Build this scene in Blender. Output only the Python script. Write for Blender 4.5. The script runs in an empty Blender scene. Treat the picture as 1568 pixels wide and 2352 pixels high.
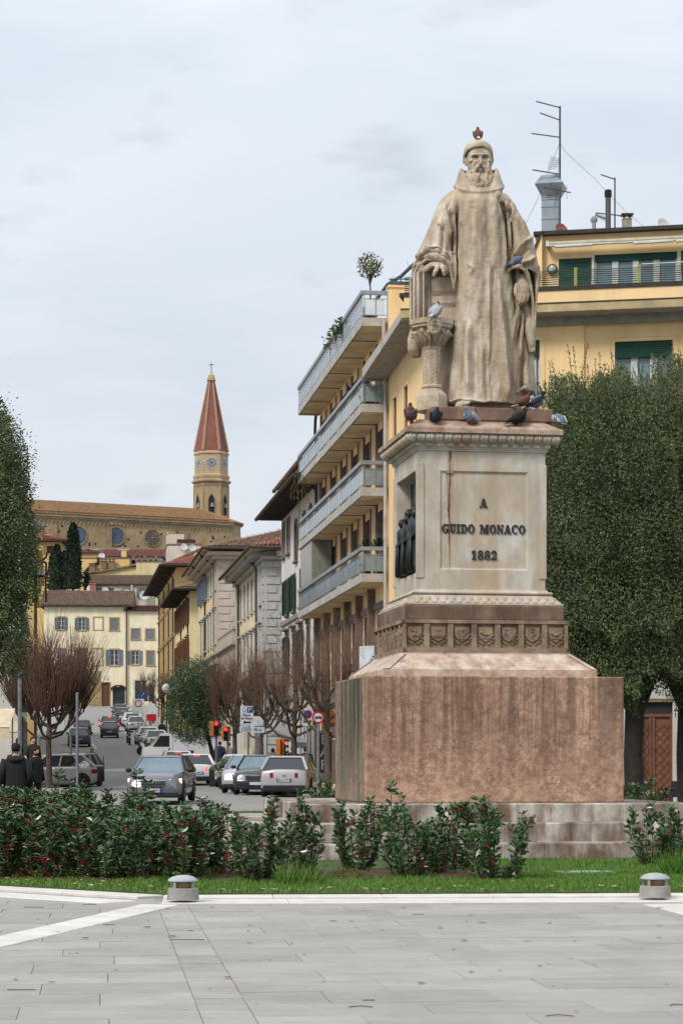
import bpy, math, random
import numpy as np
from mathutils import Vector, Matrix
SC = bpy.context.scene
COL = SC.collection
PI = math.pi
R = math.radians
random.seed(7)
# ------------------------------------------------------------------ camera, sky, sun, exposure
F = 5000.0; HOR = 1745.0; EYE = 1.55; CX = 784.0
cam_d = bpy.data.cameras.new('camera'); cam = bpy.data.objects.new('camera', cam_d); COL.objects.link(cam)
cam.location = (0, 0, EYE); cam.rotation_euler = (R(90), 0, 0)
cam_d.sensor_fit = 'VERTICAL'; cam_d.sensor_height = 36.0; cam_d.sensor_width = 24.0
cam_d.lens = F / 2352 * 36.0
cam_d.shift_y = (HOR - 1176.0) / 2352.0
cam_d.clip_start = 0.5; cam_d.clip_end = 5000
SC.camera = cam
SC.view_settings.view_transform = 'Standard'; SC.view_settings.look = 'None'
SC.view_settings.gamma = 1.0; SC.view_settings.use_curve_mapping = False
SC.view_settings.exposure = 0.92
SUN_EL, SUN_AZ = R(44), R(218)     # azimuth from +Y clockwise: behind the camera, to the left
W = bpy.data.worlds.new('World'); SC.world = W; W.use_nodes = True
nt = W.node_tree; N = nt.nodes; N.clear()
out = N.new('ShaderNodeOutputWorld'); bg = N.new('ShaderNodeBackground'); bg.inputs['Strength'].default_value = 0.1
sky = N.new('ShaderNodeTexSky'); sky.sky_type = 'NISHITA'; sky.sun_disc = False
sky.sun_elevation = SUN_EL; sky.sun_rotation = SUN_AZ; sky.air_density = 1.0; sky.dust_density = 3.0
tc = N.new('ShaderNodeTexCoord'); mp = N.new('ShaderNodeMapping'); mp.inputs['Scale'].default_value = (2.2, 2.2, 6.0)
mp.inputs['Location'].default_value = (0.35, 0.1, 0.2)
nz = N.new('ShaderNodeTexNoise'); nz.inputs['Scale'].default_value = 1.6; nz.inputs['Detail'].default_value = 7; nz.inputs['Roughness'].default_value = 0.55
nz.inputs['Distortion'].default_value = 0.6
rp = N.new('ShaderNodeValToRGB')
rp.color_ramp.elements[0].position = 0.30; rp.color_ramp.elements[0].color = (3.38, 3.72, 4.14, 1)
rp.color_ramp.elements[1].position = 0.68; rp.color_ramp.elements[1].color = (4.36, 4.58, 4.88, 1)
e = rp.color_ramp.elements.new(0.5); e.color = (3.9, 4.2, 4.58, 1)
mx = N.new('ShaderNodeMix'); mx.data_type = 'RGBA'; mx.inputs[0].default_value = 0.955
L = nt.links.new
L(tc.outputs['Generated'], mp.inputs['Vector']); L(mp.outputs['Vector'], nz.inputs['Vector']); L(nz.outputs['Fac'], rp.inputs['Fac'])
sx_ = N.new('ShaderNodeSeparateXYZ'); L(tc.outputs['Generated'], sx_.inputs[0])          # overcast sky: brighter overhead than at the horizon
gr = N.new('ShaderNodeMapRange'); gr.inputs['From Min'].default_value = 0; gr.inputs['From Max'].default_value = 1; gr.inputs['To Min'].default_value = .86; gr.inputs['To Max'].default_value = 1.75; L(sx_.outputs['Z'], gr.inputs['Value'])
vm = N.new('ShaderNodeVectorMath'); vm.operation = 'SCALE'; n2 = N.new('ShaderNodeTexNoise'); n2.inputs['Scale'].default_value = 7; n2.inputs['Detail'].default_value = 5; L(mp.outputs['Vector'], n2.inputs['Vector'])      # a few darker wisps
w2 = N.new('ShaderNodeMapRange'); w2.inputs['From Min'].default_value = .60; w2.inputs['From Max'].default_value = .78; w2.inputs['To Min'].default_value = 1; w2.inputs['To Max'].default_value = .84; L(n2.outputs['Fac'], w2.inputs['Value'])
v2 = N.new('ShaderNodeVectorMath'); v2.operation = 'SCALE'; L(rp.outputs['Color'], v2.inputs[0]); L(w2.outputs['Result'], v2.inputs['Scale']); L(v2.outputs['Vector'], vm.inputs[0]); L(gr.outputs['Result'], vm.inputs['Scale'])
L(sky.outputs['Color'], mx.inputs[6]); L(vm.outputs['Vector'], mx.inputs[7]); L(mx.outputs[2], bg.inputs['Color']); L(bg.outputs['Background'], out.inputs['Surface'])
sd = bpy.data.lights.new('sun', 'SUN'); so = bpy.data.objects.new('sun', sd); COL.objects.link(so)
sd.energy = 1.5; sd.angle = R(16); sd.color = (1.0, 0.96, 0.9)
sdir = Vector((math.sin(SUN_AZ) * math.cos(SUN_EL), math.cos(SUN_AZ) * math.cos(SUN_EL), math.sin(SUN_EL)))
so.rotation_euler = sdir.to_track_quat('Z', 'Y').to_euler(); so.location = (0, 0, 60)

# ------------------------------------------------------------------ helpers
def s2l(c):
    c = c / 255.0
    return c / 12.92 if c <= 0.04045 else ((c + 0.055) / 1.055) ** 2.4
def rgb(c, k=1.0): return (s2l(c[0]) * k, s2l(c[1]) * k, s2l(c[2]) * k, 1)
def at(px, py, d): return Vector(((px - CX) / F * d, d, EYE + (HOR - py) / F * d))
def zat(py, d): return EYE + (HOR - py) / F * d
def xat(px, d): return (px - CX) / F * d
ALB = 0.72       # photograph colour -> base colour
MATS = {}
def mat(name, c, c2=None, rough=0.85, scale=4.0, lo=0.35, hi=0.65, rv=0.12, metal=0.0, spec=0.3, bump=0.0, bscale=30.0,
        streak=None, spots=None, stretch=(1, 1, 1), k=ALB, emit=None, coat=0.0, obj=False, trans=0.0, voro=None, grime=None, stretch_b=None, fade=None):
    """procedural surface: two colours mixed by noise, optional vertical dirt streaks, dark spots, per-object variation and fine relief"""
    if name in MATS: return MATS[name]
    m = bpy.data.materials.new(name); m.use_nodes = True; t = m.node_tree; n = t.nodes; l = t.links.new
    b = n['Principled BSDF']; b.inputs['Roughness'].default_value = rough; b.inputs['Metallic'].default_value = metal
    b.inputs['Specular IOR Level'].default_value = spec; b.inputs['Coat Weight'].default_value = coat
    MATS[name] = m
    if trans:
        b.inputs['Transmission Weight'].default_value = trans
    if obj:
        src = n.new('ShaderNodeTexCoord').outputs['Object']
    else:
        src = n.new('ShaderNodeNewGeometry').outputs['Position']
    def mapped(sc):
        q = n.new('ShaderNodeMapping'); q.inputs['Scale'].default_value = sc; l(src, q.inputs['Vector']); return q.outputs['Vector']
    def noise(sc, st=(1, 1, 1), det=5, ro=0.6, dist=0.0):
        q = n.new('ShaderNodeTexNoise'); q.inputs['Scale'].default_value = sc; q.inputs['Detail'].default_value = det
        q.inputs['Roughness'].default_value = ro; q.inputs['Distortion'].default_value = dist; l(mapped(st), q.inputs['Vector']); return q.outputs['Fac']
    def ramp(f, a, z):
        q = n.new('ShaderNodeMapRange'); q.inputs['From Min'].default_value = a; q.inputs['From Max'].default_value = z
        q.clamp = True; l(f, q.inputs['Value']); return q.outputs['Result']
    def mul(a, v):
        q = n.new('ShaderNodeMath'); q.operation = 'MULTIPLY'; l(a, q.inputs[0])
        if isinstance(v, (int, float)): q.inputs[1].default_value = v
        else: l(v, q.inputs[1])
        return q.outputs[0]
    def mix(fac, a, bb):
        q = n.new('ShaderNodeMix'); q.data_type = 'RGBA'
        if isinstance(fac, (int, float)): q.inputs[0].default_value = fac
        else: l(fac, q.inputs[0])
        for i, v in ((6, a), (7, bb)):
            if isinstance(v, tuple): q.inputs[i].default_value = v
            else: l(v, q.inputs[i])
        return q.outputs[2]
    c2 = c2 or tuple(v * 0.86 for v in c)
    fac = ramp(noise(scale, stretch), lo, hi)
    col = mix(fac, rgb(c2, k), rgb(c, k))
    height = None
    if voro:     # nodular stone: (scale, vein colour, width)
        q = n.new('ShaderNodeTexVoronoi'); q.feature = 'DISTANCE_TO_EDGE'; q.inputs['Scale'].default_value = voro[0]
        w = n.new('ShaderNodeTexNoise'); w.inputs['Scale'].default_value = voro[0] * 1.3; w.inputs['Detail'].default_value = 4; l(src, w.inputs['Vector'])
        ad = n.new('ShaderNodeMix'); ad.data_type = 'RGBA'; ad.blend_type = 'ADD'; ad.inputs[0].default_value = 2.6 / voro[0]
        l(src, ad.inputs[6]); l(w.outputs['Color'], ad.inputs[7]); l(ad.outputs[2], q.inputs['Vector'])
        vf = ramp(q.outputs['Distance'], 0.0, voro[2])
        inv = n.new('ShaderNodeMath'); inv.operation = 'SUBTRACT'; inv.inputs[0].default_value = 1.0; l(vf, inv.inputs[1])
        q2 = n.new('ShaderNodeTexVoronoi'); q2.inputs['Scale'].default_value = voro[0]; l(ad.outputs[2], q2.inputs['Vector']); sp2 = n.new('ShaderNodeSeparateColor'); l(q2.outputs['Color'], sp2.inputs[0])
        col = mix(mul(ramp(sp2.outputs[0], 0.1, 1.0), 0.5), col, rgb(tuple(min(255, v * 1.12) for v in c), k))
        col = mix(mul(mul(inv.outputs[0], ramp(noise(2.3), 0.3, 0.6)), 0.5), col, rgb(voro[1], k)); height = vf
    if streak:   # (colour, amount, horizontal scale)
        f1 = ramp(noise(streak[2], (1, 1, 0.045), 6, 0.65), 0.43, 0.62)
        f2 = ramp(noise(0.9, (1, 1, 0.6), 3), 0.3, 0.62)
        if fade:     # run-off from the top edge: fine and broad streaks that thin out downwards
            mxn = n.new('ShaderNodeMath'); mxn.operation = 'MAXIMUM'; l(f1, mxn.inputs[0]); l(mul(ramp(noise(streak[2] * 3.2, (1, 1, 0.03), 4, 0.6), 0.44, 0.66), .75), mxn.inputs[1]); f1 = ramp(mxn.outputs[0], 0.0, 0.7)
            sz = n.new('ShaderNodeSeparateXYZ'); l(src, sz.inputs[0]); f2 = ramp(sz.outputs['Z'], fade[0], fade[1])
        col = mix(mul(mul(f1, f2), streak[1]), col, rgb(streak[0], k))
    if grime:    # (colour, amount, scale) broad soiling
        col = mix(mul(ramp(noise(grime[2], (1, 1, 0.7), 6, 0.7), 0.42, 0.72), grime[1]), col, rgb(grime[0], k))
    if spots:    # (colour, scale, threshold)
        col = mix(mul(ramp(noise(spots[1], (1, 1, 1), 4, 0.7), spots[2], spots[2] + 0.06), 0.9), col, rgb(spots[0], k))
    if rv:
        oi = n.new('ShaderNodeObjectInfo'); hs = n.new('ShaderNodeHueSaturation'); mr = n.new('ShaderNodeMapRange')
        mr.inputs['To Min'].default_value = 1 - rv; mr.inputs['To Max'].default_value = 1 + rv
        l(oi.outputs['Random'], mr.inputs['Value']); l(mr.outputs['Result'], hs.inputs['Value']); l(col, hs.inputs['Color']); col = hs.outputs['Color']
    l(col, b.inputs['Base Color'])
    if bump:
        bp = n.new('ShaderNodeBump'); bp.inputs['Strength'].default_value = min(1.0, bump); bp.inputs['Distance'].default_value = 0.4 / bscale
        h = noise(bscale, stretch_b or stretch, 6, 0.65, 1.0 if stretch_b else 0.0)
        if height is not None:
            a = n.new('ShaderNodeMath'); a.operation = 'ADD'; l(h, a.inputs[0]); l(mul(height, 0.25), a.inputs[1]); h = a.outputs[0]
        l(h, bp.inputs['Height']); l(bp.outputs['Normal'], b.inputs['Normal'])
    if emit:
        b.inputs['Emission Color'].default_value = rgb(emit[0], 1); b.inputs['Emission Strength'].default_value = emit[1]
    return m

class MB:
    """collects faces, then links them as one mesh object"""
    def __init__(s): s.v = []; s.f = []; s.m = []; s.cur = 0; s.X = None
    def add(s, vs, fs):
        o = len(s.v)
        if s.X is not None: s.v += [tuple(s.X @ Vector(p)) for p in vs]
        else: s.v += [tuple(p) for p in vs]
        s.f += [tuple(i + o for i in q) for q in fs]; s.m += [s.cur] * len(fs); return s
    def box(s, x0, x1, y0, y1, z0, z1):
        return s.add([(x0, y0, z0), (x1, y0, z0), (x1, y1, z0), (x0, y1, z0), (x0, y0, z1), (x1, y0, z1), (x1, y1, z1), (x0, y1, z1)],
                     [(0, 3, 2, 1), (4, 5, 6, 7), (0, 1, 5, 4), (1, 2, 6, 5), (2, 3, 7, 6), (3, 0, 4, 7)])
    def bbox(s, x0, x1, y0, y1, z0, z1, b=0.01):     # box with chamfered top and front edges
        s.rings([[(x0 + a, y0 + a, z), (x1 - a, y0 + a, z), (x1 - a, y1 - a, z), (x0 + a, y1 - a, z)] for a, z in ((0, z0), (0, z1 - b), (b, z1))], True, True)
        return s
    def rings(s, rs, cap0=False, cap1=False, closed=True):
        n = len(rs[0]); vs = [p for r in rs for p in r]; fs = []
        for i in range(len(rs) - 1):
            for j in range(n if closed else n - 1):
                a = i * n + j; b = i * n + (j + 1) % n; fs.append((a, b, b + n, a + n))
        if cap0: fs.append(tuple(reversed(range(n))))
        if cap1: fs.append(tuple(range((len(rs) - 1) * n, len(rs) * n)))
        return s.add(vs, fs)
    def tube(s, pts, rad, n=6, cap=True, flat=1.0):
        pts = [Vector(p) for p in pts]; rs = []
        if isinstance(rad, (int, float)): rad = [rad] * len(pts)
        up = None
        for i, p in enumerate(pts):
            t = (pts[min(i + 1, len(pts) - 1)] - pts[max(i - 1, 0)])
            t = t.normalized() if t.length > 1e-9 else Vector((0, 0, 1))
            if up is None:
                up = t.cross(Vector((0, 1, 0)) if abs(t.y) < 0.9 else Vector((1, 0, 0))).normalized()
            else:
                up = (up - t * up.dot(t)); up = up.normalized() if up.length > 1e-6 else t.orthogonal().normalized()
            w = t.cross(up)
            rs.append([p + (up * math.cos(a) + w * math.sin(a) * flat) * rad[i] for a in (2 * PI * k / n for k in range(n))])
        return s.rings(rs, cap, cap)
    def cyl(s, c, r, z0, z1, n=12, r1=None):
        r1 = r if r1 is None else r1
        return s.rings([[(c[0] + q * math.cos(2 * PI * k / n), c[1] + q * math.sin(2 * PI * k / n), z) for k in range(n)] for q, z in ((r, z0), (r1, z1))], True, True)
    def lathe(s, prof, n=16, c=(0, 0), ph=0.0):
        return s.rings([[(c[0] + r * math.cos(2 * PI * k / n + ph), c[1] + r * math.sin(2 * PI * k / n + ph), z) for k in range(n)] for r, z in prof], True, True)
    def ell(s, c, r, nu=12, nv=8):
        rs = []
        for i in range(nv + 1):
            a = -PI / 2 + PI * i / nv; q = max(math.cos(a), 1e-3)
            rs.append([(c[0] + r[0] * q * math.cos(2 * PI * k / nu), c[1] + r[1] * q * math.sin(2 * PI * k / nu), c[2] + r[2] * math.sin(a)) for k in range(nu)])
        return s.rings(rs, True, True)
    def prism(s, poly, y0, y1):      # outline in x,z extruded along y
        n = len(poly); vs = [(p[0], y0, p[1]) for p in poly] + [(p[0], y1, p[1]) for p in poly]
        fs = [tuple(range(n)), tuple(reversed(range(n, 2 * n)))] + [(i, i + n, (i + 1) % n + n, (i + 1) % n) for i in range(n)]
        return s.add(vs, fs)
    def prismz(s, poly, z0, z1):     # outline in x,y extruded along z
        n = len(poly); vs = [(p[0], p[1], z0) for p in poly] + [(p[0], p[1], z1) for p in poly]
        fs = [tuple(reversed(range(n))), tuple(range(n, 2 * n))] + [(i, (i + 1) % n, (i + 1) % n + n, i + n) for i in range(n)]
        return s.add(vs, fs)
    def quad(s, a, b, c, d): return s.add([a, b, c, d], [(0, 1, 2, 3)])
    def mesh(s, name, mats, smooth=False, fix=True):
        me = bpy.data.meshes.new(name); me.from_pydata(s.v, [], s.f)
        for m in (mats if isinstance(mats, (list, tuple)) else [mats]): me.materials.append(m)
        if len(me.materials) > 1: me.polygons.foreach_set('material_index', s.m)
        if fix and len(s.f) < 20000:
            import bmesh
            bm = bmesh.new(); bm.from_mesh(me); bmesh.ops.recalc_face_normals(bm, faces=bm.faces); bm.to_mesh(me); bm.free()
        if smooth: me.polygons.foreach_set('use_smooth', [True] * len(me.polygons))
        me.update(); return me
    def obj(s, name, mats, parent=None, smooth=False, loc=None, rot=None, fix=True, **kw):
        return place(name, s.mesh(name, mats, smooth, fix), parent, loc, rot, **kw)
def place(name, me, parent=None, loc=None, rot=None, **kw):
    o = bpy.data.objects.new(name, me); COL.objects.link(o)
    if parent is not None: o.parent = parent
    if loc is not None: o.location = loc
    if rot is not None: o.rotation_euler = rot if isinstance(rot, (tuple, list)) else (0, 0, rot)
    for k, v in kw.items(): o[k] = v
    return o
def thing(name, label, cat, loc=(0, 0, 0), rot=0, group=None):
    o = bpy.data.objects.new(name, None); COL.objects.link(o); o.location = loc; o.empty_display_size = 0.2
    o.rotation_euler = rot if isinstance(rot, (tuple, list)) else (0, 0, rot)
    return tag(o, label, cat, group)
def tag(o, label, cat, group=None):
    o['label'] = label; o['category'] = cat
    if group: o['group'] = group
    return o
def copy_tree(o, loc=None, rot=None, label=None, parent=None, scale=None):
    c = o.copy(); COL.objects.link(c)
    if parent is not None: c.parent = parent
    if loc is not None: c.location = loc
    if rot is not None: c.rotation_euler = rot if isinstance(rot, (tuple, list)) else (0, 0, rot)
    if scale is not None: c.scale = scale if isinstance(scale, (tuple, list)) else (scale,) * 3
    if label: c['label'] = label
    for ch in KIDS(o): copy_tree(ch, parent=c)
    return c
def KIDS(o): return list(o.children)
def bevel(o, w, seg=1):
    m = o.modifiers.new('bevel', 'BEVEL'); m.width = w; m.segments = seg; m.limit_method = 'ANGLE'; m.angle_limit = R(40); return o
def text_mesh(txt, size, ext=0.004, align='CENTER'):
    cu = bpy.data.curves.new('text', 'FONT'); cu.body = txt; cu.size = size; cu.extrude = ext; cu.align_x = align; cu.align_y = 'CENTER'; cu.resolution_u = 3
    o = bpy.data.objects.new('text', cu); COL.objects.link(o)
    dg = bpy.context.evaluated_depsgraph_get(); me = bpy.data.meshes.new_from_object(o.evaluated_get(dg))
    bpy.data.objects.remove(o); bpy.data.curves.remove(cu); return me
def put_text(name, txt, size, m, parent, loc, rot=(R(90), 0, 0), ext=0.004, sx=1.0):
    me = text_mesh(txt, size, ext); me.materials.clear(); me.materials.append(m)
    o = place(name, me, parent, loc, rot); o.scale = (sx, 1, 1); return o
# ------------------------------------------------------------------ ground, road, pavement, kerbs, lawn
PROF = [(-40, 0), (66, 0), (72, .16), (95, .25), (112, .55), (130, 1.0), (165, 2.1), (200, 3.6), (235, 5.5), (290, 8.7), (302, 9.3), (335, 14), (400, 27), (480, 40), (600, 42), (1500, 44), (4000, 46)]
def gz(d):
    for (a, za), (b, zb) in zip(PROF, PROF[1:]):
        if d <= b: return za + (zb - za) * (d - a) / (b - a)
    return PROF[-1][1]
def onroad(px, d, dz=0.0): return Vector((xat(px, d), d, gz(d) + dz))
asphalt = mat('asphalt', (160, 158, 155), (147, 145, 142), scale=1.2, rv=0, rough=.9, spots=((112, 113, 116), 9, .66), bump=.3, bscale=60)
earth = mat('earth', (120, 112, 96), rv=0, scale=.3)
ys = sorted({p[0] for p in PROF} | set(range(-40, 300, 20)))
def sheet(name, xfn, rows, dz, m, **kw):
    b = MB(); vs = []; fs = []
    for y in rows:
        xs = xfn(y); vs += [(x, y, gz(y) + dz) for x in xs]
    n = len(xfn(rows[0]))
    for i in range(len(rows) - 1):
        for j in range(n - 1): a = i * n + j; fs.append((a, a + 1, a + n + 1, a + n))
    b.add(vs, fs); return b.obj(name, m, fix=False, **kw)
sheet('ground', lambda y: [-1800, -300, -60, 60, 300, 1800], ys, -0.03, asphalt, kind='structure')
UL = lambda d: 12.12 - .132 * d           # street frontage of the houses up the right-hand side
LL = lambda d: -1.45 - .132 * d           # and of those on the other side
rr = [y for y in ys if 66 <= y <= 290]
sheet('road', lambda y: [LL(y) + 2.6, UL(y) - 3.2], rr, -0.02, asphalt, kind='structure')
kerbstone = mat('kerbstone', (176, 174, 170), rv=.05, scale=3)
for nm, f0, f1 in (('pavement_street', lambda y: UL(y) - 3.2, lambda y: UL(y) + 1.0), ('pavement_street', lambda y: LL(y) - .5, lambda y: LL(y) + 2.6)):
    b = MB(); rows = [y for y in sorted(set(rr) | {77}) if y >= 77]
    b.rings([[(f0(y), y, gz(y) - .1), (f0(y), y, gz(y) + .11), (f1(y), y, gz(y) + .11), (f1(y), y, gz(y) - .1)] for y in rows], True, True)
    b.obj(nm, mat('street_paving', (168, 165, 160), (150, 147, 143), scale=.9, rv=0), kind='structure')
paint = mat('road_paint', (225, 225, 222), (190, 190, 188), scale=6, rv=0, k=.8)
def mark(px0, d0, px1, d1, w):
    a = onroad(px0, d0, -.014); c = onroad(px1, d1, -.014); t = (c - a); s = Vector((t.y, -t.x, 0)).normalized() * w / 2
    b = MB(); k = max(1, int(abs(d1 - d0) / 10)); P = [a + t * i / k for i in range(k + 1)]
    for p in P: p.z = gz(p.y) - .014
    b.rings([[p - s, p + s] for p in P], closed=False); b.obj('road_marking', paint, fix=False, kind='structure')
for px0, px1, d in ((239, 268, 108), (205, 228, 150), (268, 285, 150)): mark(px0, d, px1, d, .45)
for i in range(3): mark(260 + i * 9, 97.5, 265 + i * 9, 97.5, .9)
mark(293, 97.5, 318, 97.5, .9)
mark(330, 178, 285, 215, .14); mark(352, 132, 330, 178, .14); mark(208, 172, 222, 172, .14); mark(222, 172, 212, 185, .14)
# ---- piazza paving: single slabs, laid in a slightly turned grid
TH = R(6.3); ct, st_ = math.cos(TH), math.sin(TH)
def g2w(u, v): return (u * ct - v * st_, u * st_ + v * ct)
slab_m = mat('paving_stone', (180, 175, 167), (166, 162, 155), scale=2.2, stretch=(.5, 2.5, 1), lo=.3, hi=.7, rv=.1, rough=.8, spots=((118, 116, 112), 14, .71), bump=.12, bscale=90,
             grime=((146, 143, 138), .75, 1.1))
pav = place('pavement', None, kind='structure')
b = MB(); P = [(-14, -6), (14, -6), (14, 40), (-14, 40)]
b.add([(*g2w(u, v), -.004) for u, v in P], [(0, 1, 2, 3)])
b.obj('mortar_bed', mat('mortar', (150, 146, 139), (110, 107, 102), scale=1.3, rv=0), pav, fix=False)
LAWN_A, LAWN_B, LAWN_C = (-4.12, 26.27), (-2.0, 24.5), (3.95, 24.85)
def lawn_edge(x):      # y of the lawn's front edge
    if x < LAWN_B[0]: return LAWN_B[1] + (x - LAWN_B[0]) * (LAWN_A[1] - LAWN_B[1]) / (LAWN_A[0] - LAWN_B[0])
    return LAWN_B[1] + (x - LAWN_B[0]) * (LAWN_C[1] - LAWN_B[1]) / (LAWN_C[0] - LAWN_B[0])
slab_cache = {}
def slab(u, v, w, h):
    x, y = g2w(u + w / 2, v + h / 2)
    if y > lawn_edge(x) - .3 or y < 10.5 or abs(x) > .1568 * y + 2.2 or (y < 13 and abs(x) > 3.2): return
    g = .003; gv_ = .008; key = (round(w, 2), round(h, 2))
    if key not in slab_cache:
        slab_cache[key] = MB().bbox(-w / 2 + g, w / 2 - g, -h / 2 + gv_, h / 2 - gv_, -.06, 0, .003).mesh('paving_slab', slab_m)
    place('paving_slab', slab_cache[key], pav, (x, y, random.uniform(-.0025, .0025)), (random.uniform(-.0008, .0008), random.uniform(-.0008, .0008), TH))
rnd = random.Random(3); v = 8.9; r_i = 0
while v < 34:
    u = .92 - (.5 if r_i % 2 else 0) - rnd.uniform(0, .12); first = True
    uu = .92
    while uu < 8.4:
        w = 1.0 + rnd.choice((-.12, 0, .1, .04)); w = (w * .5 + .1 if first and r_i % 2 else w); slab(uu, v, w, .70); uu += w; first = False
    slab(.60, v, .32, .35); slab(.60, v + .35, .32, .35)
    uu = .60; first = True
    while uu > -9:
        w = 1.0 + rnd.choice((-.1, 0, .1)); w = (w * .55 if first and r_i % 2 else w); uu -= w; slab(uu, v, w, .70); first = False
    v += .70; r_i += 1
# white stone bands
trav = mat('white_stone', (226, 221, 214), (208, 201, 192), scale=2.5, rv=.04, rough=.75, spots=((140, 128, 112), 16, .74), grime=((170, 162, 150), .35, 1.4), k=.8)
kerb = place('kerb', None, kind='structure')
def band(p, q, w0, w1, z, seg, off=0.0):
    """row of white stones from p to q; w0..w1 are offsets to the side nearer the camera"""
    p = Vector((*p, 0)); q = Vector((*q, 0)); t = (q - p); Ln = t.length; t.normalize(); s = Vector((t.y, -t.x, 0)); n = max(1, round(Ln / seg)); sl = Ln / n
    ang = math.atan2(t.y, t.x)
    for i in range(n):
        o = p + t * sl * (i + .5) + s * (w0 + w1) / 2
        if abs(o.x) > .16 * o.y + 3: continue
        w = w1 - w0
        MB().bbox(-sl / 2 + .003, sl / 2 - .003, -w / 2 + .003, w / 2 - .003, -.05, z, .006).obj('kerb_stone', trav, kerb, loc=(o.x, o.y, random.uniform(-.001, .001)), rot=ang)
A2 = (LAWN_B[0] + (LAWN_A[0] - LAWN_B[0]) * 3.5, LAWN_B[1] + (LAWN_A[1] - LAWN_B[1]) * 3.5); C2 = (9.0, lawn_edge(9.0))
band(LAWN_B, C2, 0.0, .42, .03, 1.25); band(LAWN_B, C2, .42, 1.12, .006, 1.4)
band(A2, LAWN_B, 0.0, .42, .03, 1.25); band(A2, (-1.95, 24.2), .45, .98, .008, 1.4)
band((-2.02, 23.2), (-4.1, 13.1), -.30, .12, .009, 1.5)
band((3.62, 23.3), (4.6, 15), -.05, .4, .009, 1.5)
# lawn
grass_base = mat('lawn_soil', (92, 112, 52), (70, 84, 40), scale=3, rv=0, spots=((110, 88, 62), 6, .62), k=.5)
b = MB(); poly = [A2, LAWN_B, C2, (26, 30), (26, 64), (-24, 64), (-24, 44)]
b.prismz(poly, -.02, .045); b.obj('lawn', grass_base, kind='structure')
soil = mat('soil', (98, 70, 48), (60, 43, 31), scale=9, rv=0, bump=.8, bscale=22, k=.7)
def blob(cx, cy, rx, ry, seed):
    q = random.Random(seed); n = 28; ph = [q.uniform(0, 6.28) for _ in range(4)]
    ring = []
    for i in range(n):
        a = 2 * PI * i / n; k = 1 + .14 * math.sin(2 * a + ph[0]) + .1 * math.sin(3 * a + ph[1]) + .07 * math.sin(5 * a + ph[2]) + q.uniform(-.04, .04)
        ring.append((cx + rx * k * math.cos(a), cy + ry * k * math.sin(a)))
    b = MB(); b.rings([[(cx + (x - cx) * s, cy + (y - cy) * s, z) for x, y in ring] for s, z in ((1.06, .03), (.96, .062), (.6, .09), (.15, .1))], False, True)
    return b.obj('soil_bed', soil, smooth=True, kind='structure')
SOIL = [(-4.1, 29.0, 4.4, 1.9), (.55, 28.3, 1.9, .95), (5.1, 28.9, .8, .95)]
for i, s in enumerate(SOIL): blob(*s, i)
def in_soil(x, y): return any(((x - a) / c) ** 2 + ((y - b_) / d) ** 2 < .92 for a, b_, c, d in SOIL)
# grass blades
def blades(n, x0, x1, y0, y1, h, seed, keep):
    g = np.random.default_rng(seed); x = g.uniform(x0, x1, n); y = g.uniform(y0, y1, n)
    k = np.array([keep(a, c) for a, c in zip(x, y)]); x = x[k]; y = y[k]; n = len(x)
    hh = h * g.uniform(.45, 1.15, n) * (1 + .35 * np.sin(x * 3.1 + y * 1.7) * np.sin(y * 2.3 - x)); a = g.uniform(0, 6.28, n); w = g.uniform(.004, .0075, n); le = g.normal(0, .45, (n, 2)) * hh[:, None]
    z = np.full(n, .045)
    v = np.stack([np.stack([x - np.cos(a) * w, y - np.sin(a) * w, z], 1), np.stack([x + np.cos(a) * w, y + np.sin(a) * w, z], 1),
                  np.stack([x + le[:, 0], y + le[:, 1], z + hh], 1)], 1)
    return v
def mowable(x, y): return y > lawn_edge(x) + .015 and not in_soil(x, y)
gv = [blades(58000, -8.5, 9, 24.5, 28.4, .058, 1, mowable), blades(36000, 1.6, 9, 25, 32.7, .06, 2, mowable),
      blades(9000, -9, 9, 28, 45, .08, 3, mowable), blades(9000, -14, 6, 45, 64, .11, 4, lambda x, y: True),
      blades(500, -.75, -.25, 26.0, 26.35, .22, 5, lambda x, y: True), blades(380, 4.15, 4.5, 28.0, 28.4, .3, 6, lambda x, y: True),
      blades(1500, -5, 2.4, 26.8, 29, .07, 8, lambda x, y: True)]
gv = np.concatenate(gv).reshape(-1, 3); me = bpy.data.meshes.new('grass')
me.vertices.add(len(gv)); me.vertices.foreach_set('co', gv.ravel()); nt_ = len(gv) // 3
me.loops.add(nt_ * 3); me.loops.foreach_set('vertex_index', np.arange(nt_ * 3)); me.polygons.add(nt_)
me.polygons.foreach_set('loop_start', np.arange(0, nt_ * 3, 3)); me.update()
me.materials.append(mat('grass', (120, 168, 58), (70, 114, 38), scale=30, rv=0, rough=.6, k=.62, grime=((120, 140, 60), .6, 1.2)))
place('grass', me, kind='stuff')
# weeds in the soil
b = MB(); q = random.Random(5)
for i in range(170):
    x, y = q.uniform(-5.2, 2.3), q.uniform(26.7, 28.3)
    if not in_soil(x, y): continue
    for j in range(q.randint(4, 10)):
        a = q.uniform(0, 6.28); r = q.uniform(.02, .11); h = q.uniform(.08, .17); s = q.uniform(.018, .032); X, Y = x + r * math.cos(a), y + r * math.sin(a)
        b.add([(X - s, Y, h), (X, Y - s, h + .012), (X + s, Y, h + q.uniform(-.01, .02)), (X, Y + s, h + .012)], [(0, 1, 2, 3)])
        b.add([(X, Y, h), (X + .004, Y, h), (x, y, .05)], [(0, 1, 2)])
b.obj('weeds', mat('weed_leaf', (150, 172, 62), (110, 140, 44), scale=14, rv=0, k=.6), fix=False, kind='stuff')
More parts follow.
